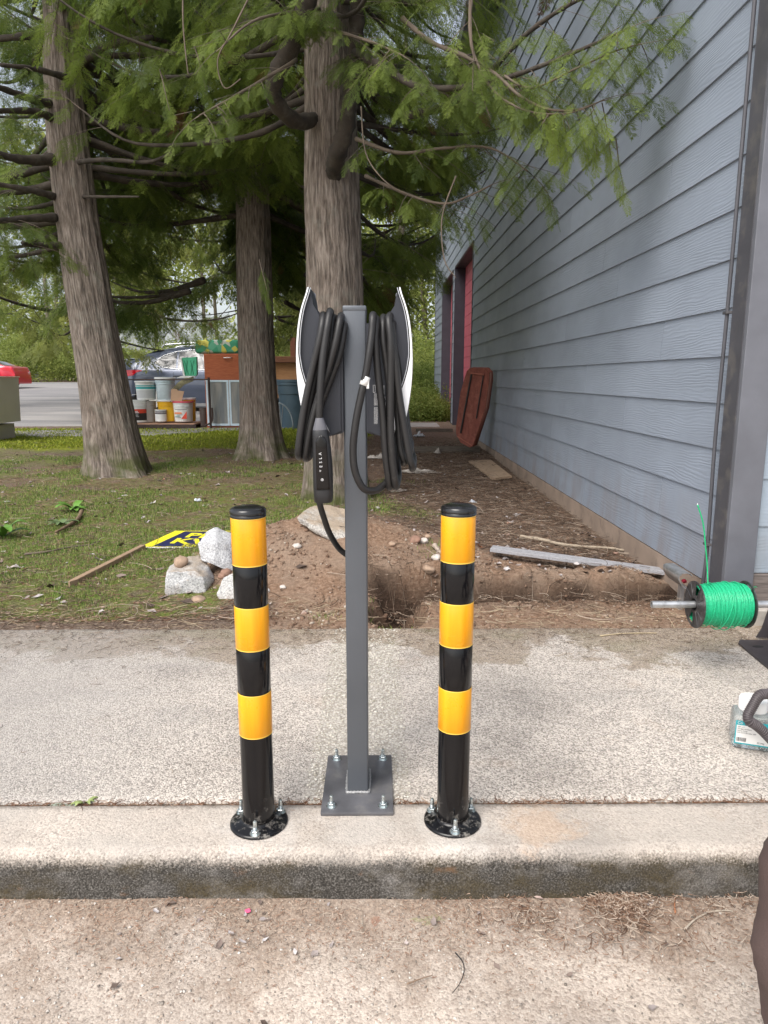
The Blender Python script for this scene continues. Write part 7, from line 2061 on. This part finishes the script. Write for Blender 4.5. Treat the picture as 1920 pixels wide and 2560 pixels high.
# ================================================================= PERSON KNEELING AT THE RIGHT EDGE
def person():
    root = empty("person", (.75, .85, KZ), 0, "person in brown work clothes crouching at the right edge, only the bent leg in view", "person")
    A_ = lambda x, y, Y: tuple(P(x, y, Y))
    verts = dict(pelvis=((1.16, .72, .20), .13), chest=((1.12, .90, .56), .155), neck=((1.10, .95, .76), .065), head=((1.08, .97, .86), .095),
                 kneeL=(A_(1999, 2085, .95), .074), thighL=((.88, .82, .33), .095), shinL=(A_(1992, 2330, .90), .064), ankL=(A_(2030, 2640, .84), .052), toeL=(A_(2060, 2720, .93), .036),
                 kneeR=((.98, 1.12, -.055), .075), thighR=((1.08, .92, .07), .095), ankR=((1.22, .82, -.07), .05), toeR=((1.36, .78, -.09), .035),
                 shoL=((.97, .92, .64), .07), elbL=((.98, 1.08, .42), .050), wriL=((1.06, 1.24, .26), .034), shoR=((1.28, .92, .64), .07), elbR=((1.34, 1.08, .44), .050), wriR=((1.24, 1.24, .28), .034))
    order = list(verts); E = [("pelvis", "chest"), ("chest", "neck"), ("neck", "head"), ("pelvis", "thighL"), ("thighL", "kneeL"), ("kneeL", "shinL"), ("shinL", "ankL"), ("ankL", "toeL"), ("pelvis", "thighR"), ("thighR", "kneeR"), ("kneeR", "ankR"), ("ankR", "toeR"),
         ("chest", "shoL"), ("shoL", "elbL"), ("elbL", "wriL"), ("chest", "shoR"), ("shoR", "elbR"), ("elbR", "wriR")]
    me = bpy.data.meshes.new("body"); me.from_pydata([verts[k][0] for k in order], [(order.index(a), order.index(b)) for a, b in E], [])
    me.update(); o = bpy.data.objects.new("body", me); C.objects.link(o)
    md = o.modifiers.new("skin", 'SKIN')
    for i, k in enumerate(order):
        r = verts[k][1]; me.skin_vertices[0].data[i].radius = (r, r)
        me.skin_vertices[0].data[i].use_root = (k == "pelvis")
    ss = o.modifiers.new("sub", 'SUBSURF'); ss.levels = ss.render_levels = 3
    dg = bpy.context.evaluated_depsgraph_get(); ev = o.evaluated_get(dg); m2 = bpy.data.meshes.new_from_object(ev)
    bpy.data.objects.remove(o)
    for v in m2.vertices:   # folds in the cloth
        c = v.co; f = noise.noise(Vector((c.x * 9, c.y * 9, c.z * 16))) * .014 + abs(noise.noise(Vector((c.x * 20, c.y * 20, c.z * 38)))) * .009
        v.co = c + v.normal * f
    cloth = simple("brown_work_cloth", (.085, .056, .050), .85, var=.16, nscale=5, bump=.5, bscale=420)
    skin = simple("skin", (.42, .24, .17), .5, var=.05); boot = simple("boot_leather", (.06, .045, .035), .6, var=.2)
    m2.materials.append(cloth); m2.materials.append(skin); m2.materials.append(boot)
    for p in m2.polygons:
        c = p.center; p.use_smooth = True
        if c.z > .74: p.material_index = 1
        elif c.z < -.07 and (c.x < .8 or c.x > 1.28): p.material_index = 2
    b = bpy.data.objects.new("body", m2); C.objects.link(b); bput2(b, root)
    # head details, hair, hands
    bput2(MB().lathe([(.0, .115), (.05, .105), (.088, .06), (.102, 0), (.100, -.02)], 24, Matrix.Translation((1.082, .962, .895))).build("hair", simple("dark_hair", (.03, .02, .015), .6), None, True), root)
    for sx in (-1, 1):
        bput2(MB().lathe([(0, .009), (.009, 0), (0, -.009)], 10, Matrix.Translation((1.08 + sx * .032, 1.062, .885))).build("eye", blackp, None, True), root)
        w = (1.06, 1.24, .26) if sx < 0 else (1.24, 1.24, .28)
        mb = MB(); mb.tube([w, (w[0], w[1] + .05, w[2] - .03), (w[0], w[1] + .09, w[2] - .05)], [.03, .040, .034], 10)
        for k in range(4):
            bx_ = w[0] - .03 + k * .02; mb.tube(spline([(bx_, w[1] + .075, w[2] - .045), (bx_, w[1] + .115, w[2] - .055), (bx_, w[1] + .14 - abs(k - 1.5) * .006, w[2] - .085)], 3), .0085, 7)
        mb.tube(spline([(w[0] + sx * -.03, w[1] + .035, w[2] - .03), (w[0] + sx * -.055, w[1] + .065, w[2] - .05), (w[0] + sx * -.05, w[1] + .095, w[2] - .07)], 3), .010, 7)
        bput2(mb.build("hand", skin, None, True), root)
    bput2(MB().tube([(1.08, 1.045, .885), (1.08, 1.078, .862), (1.08, 1.06, .855)], [.007, .013, .008], 8).build("nose", skin, None, True), root)
person()
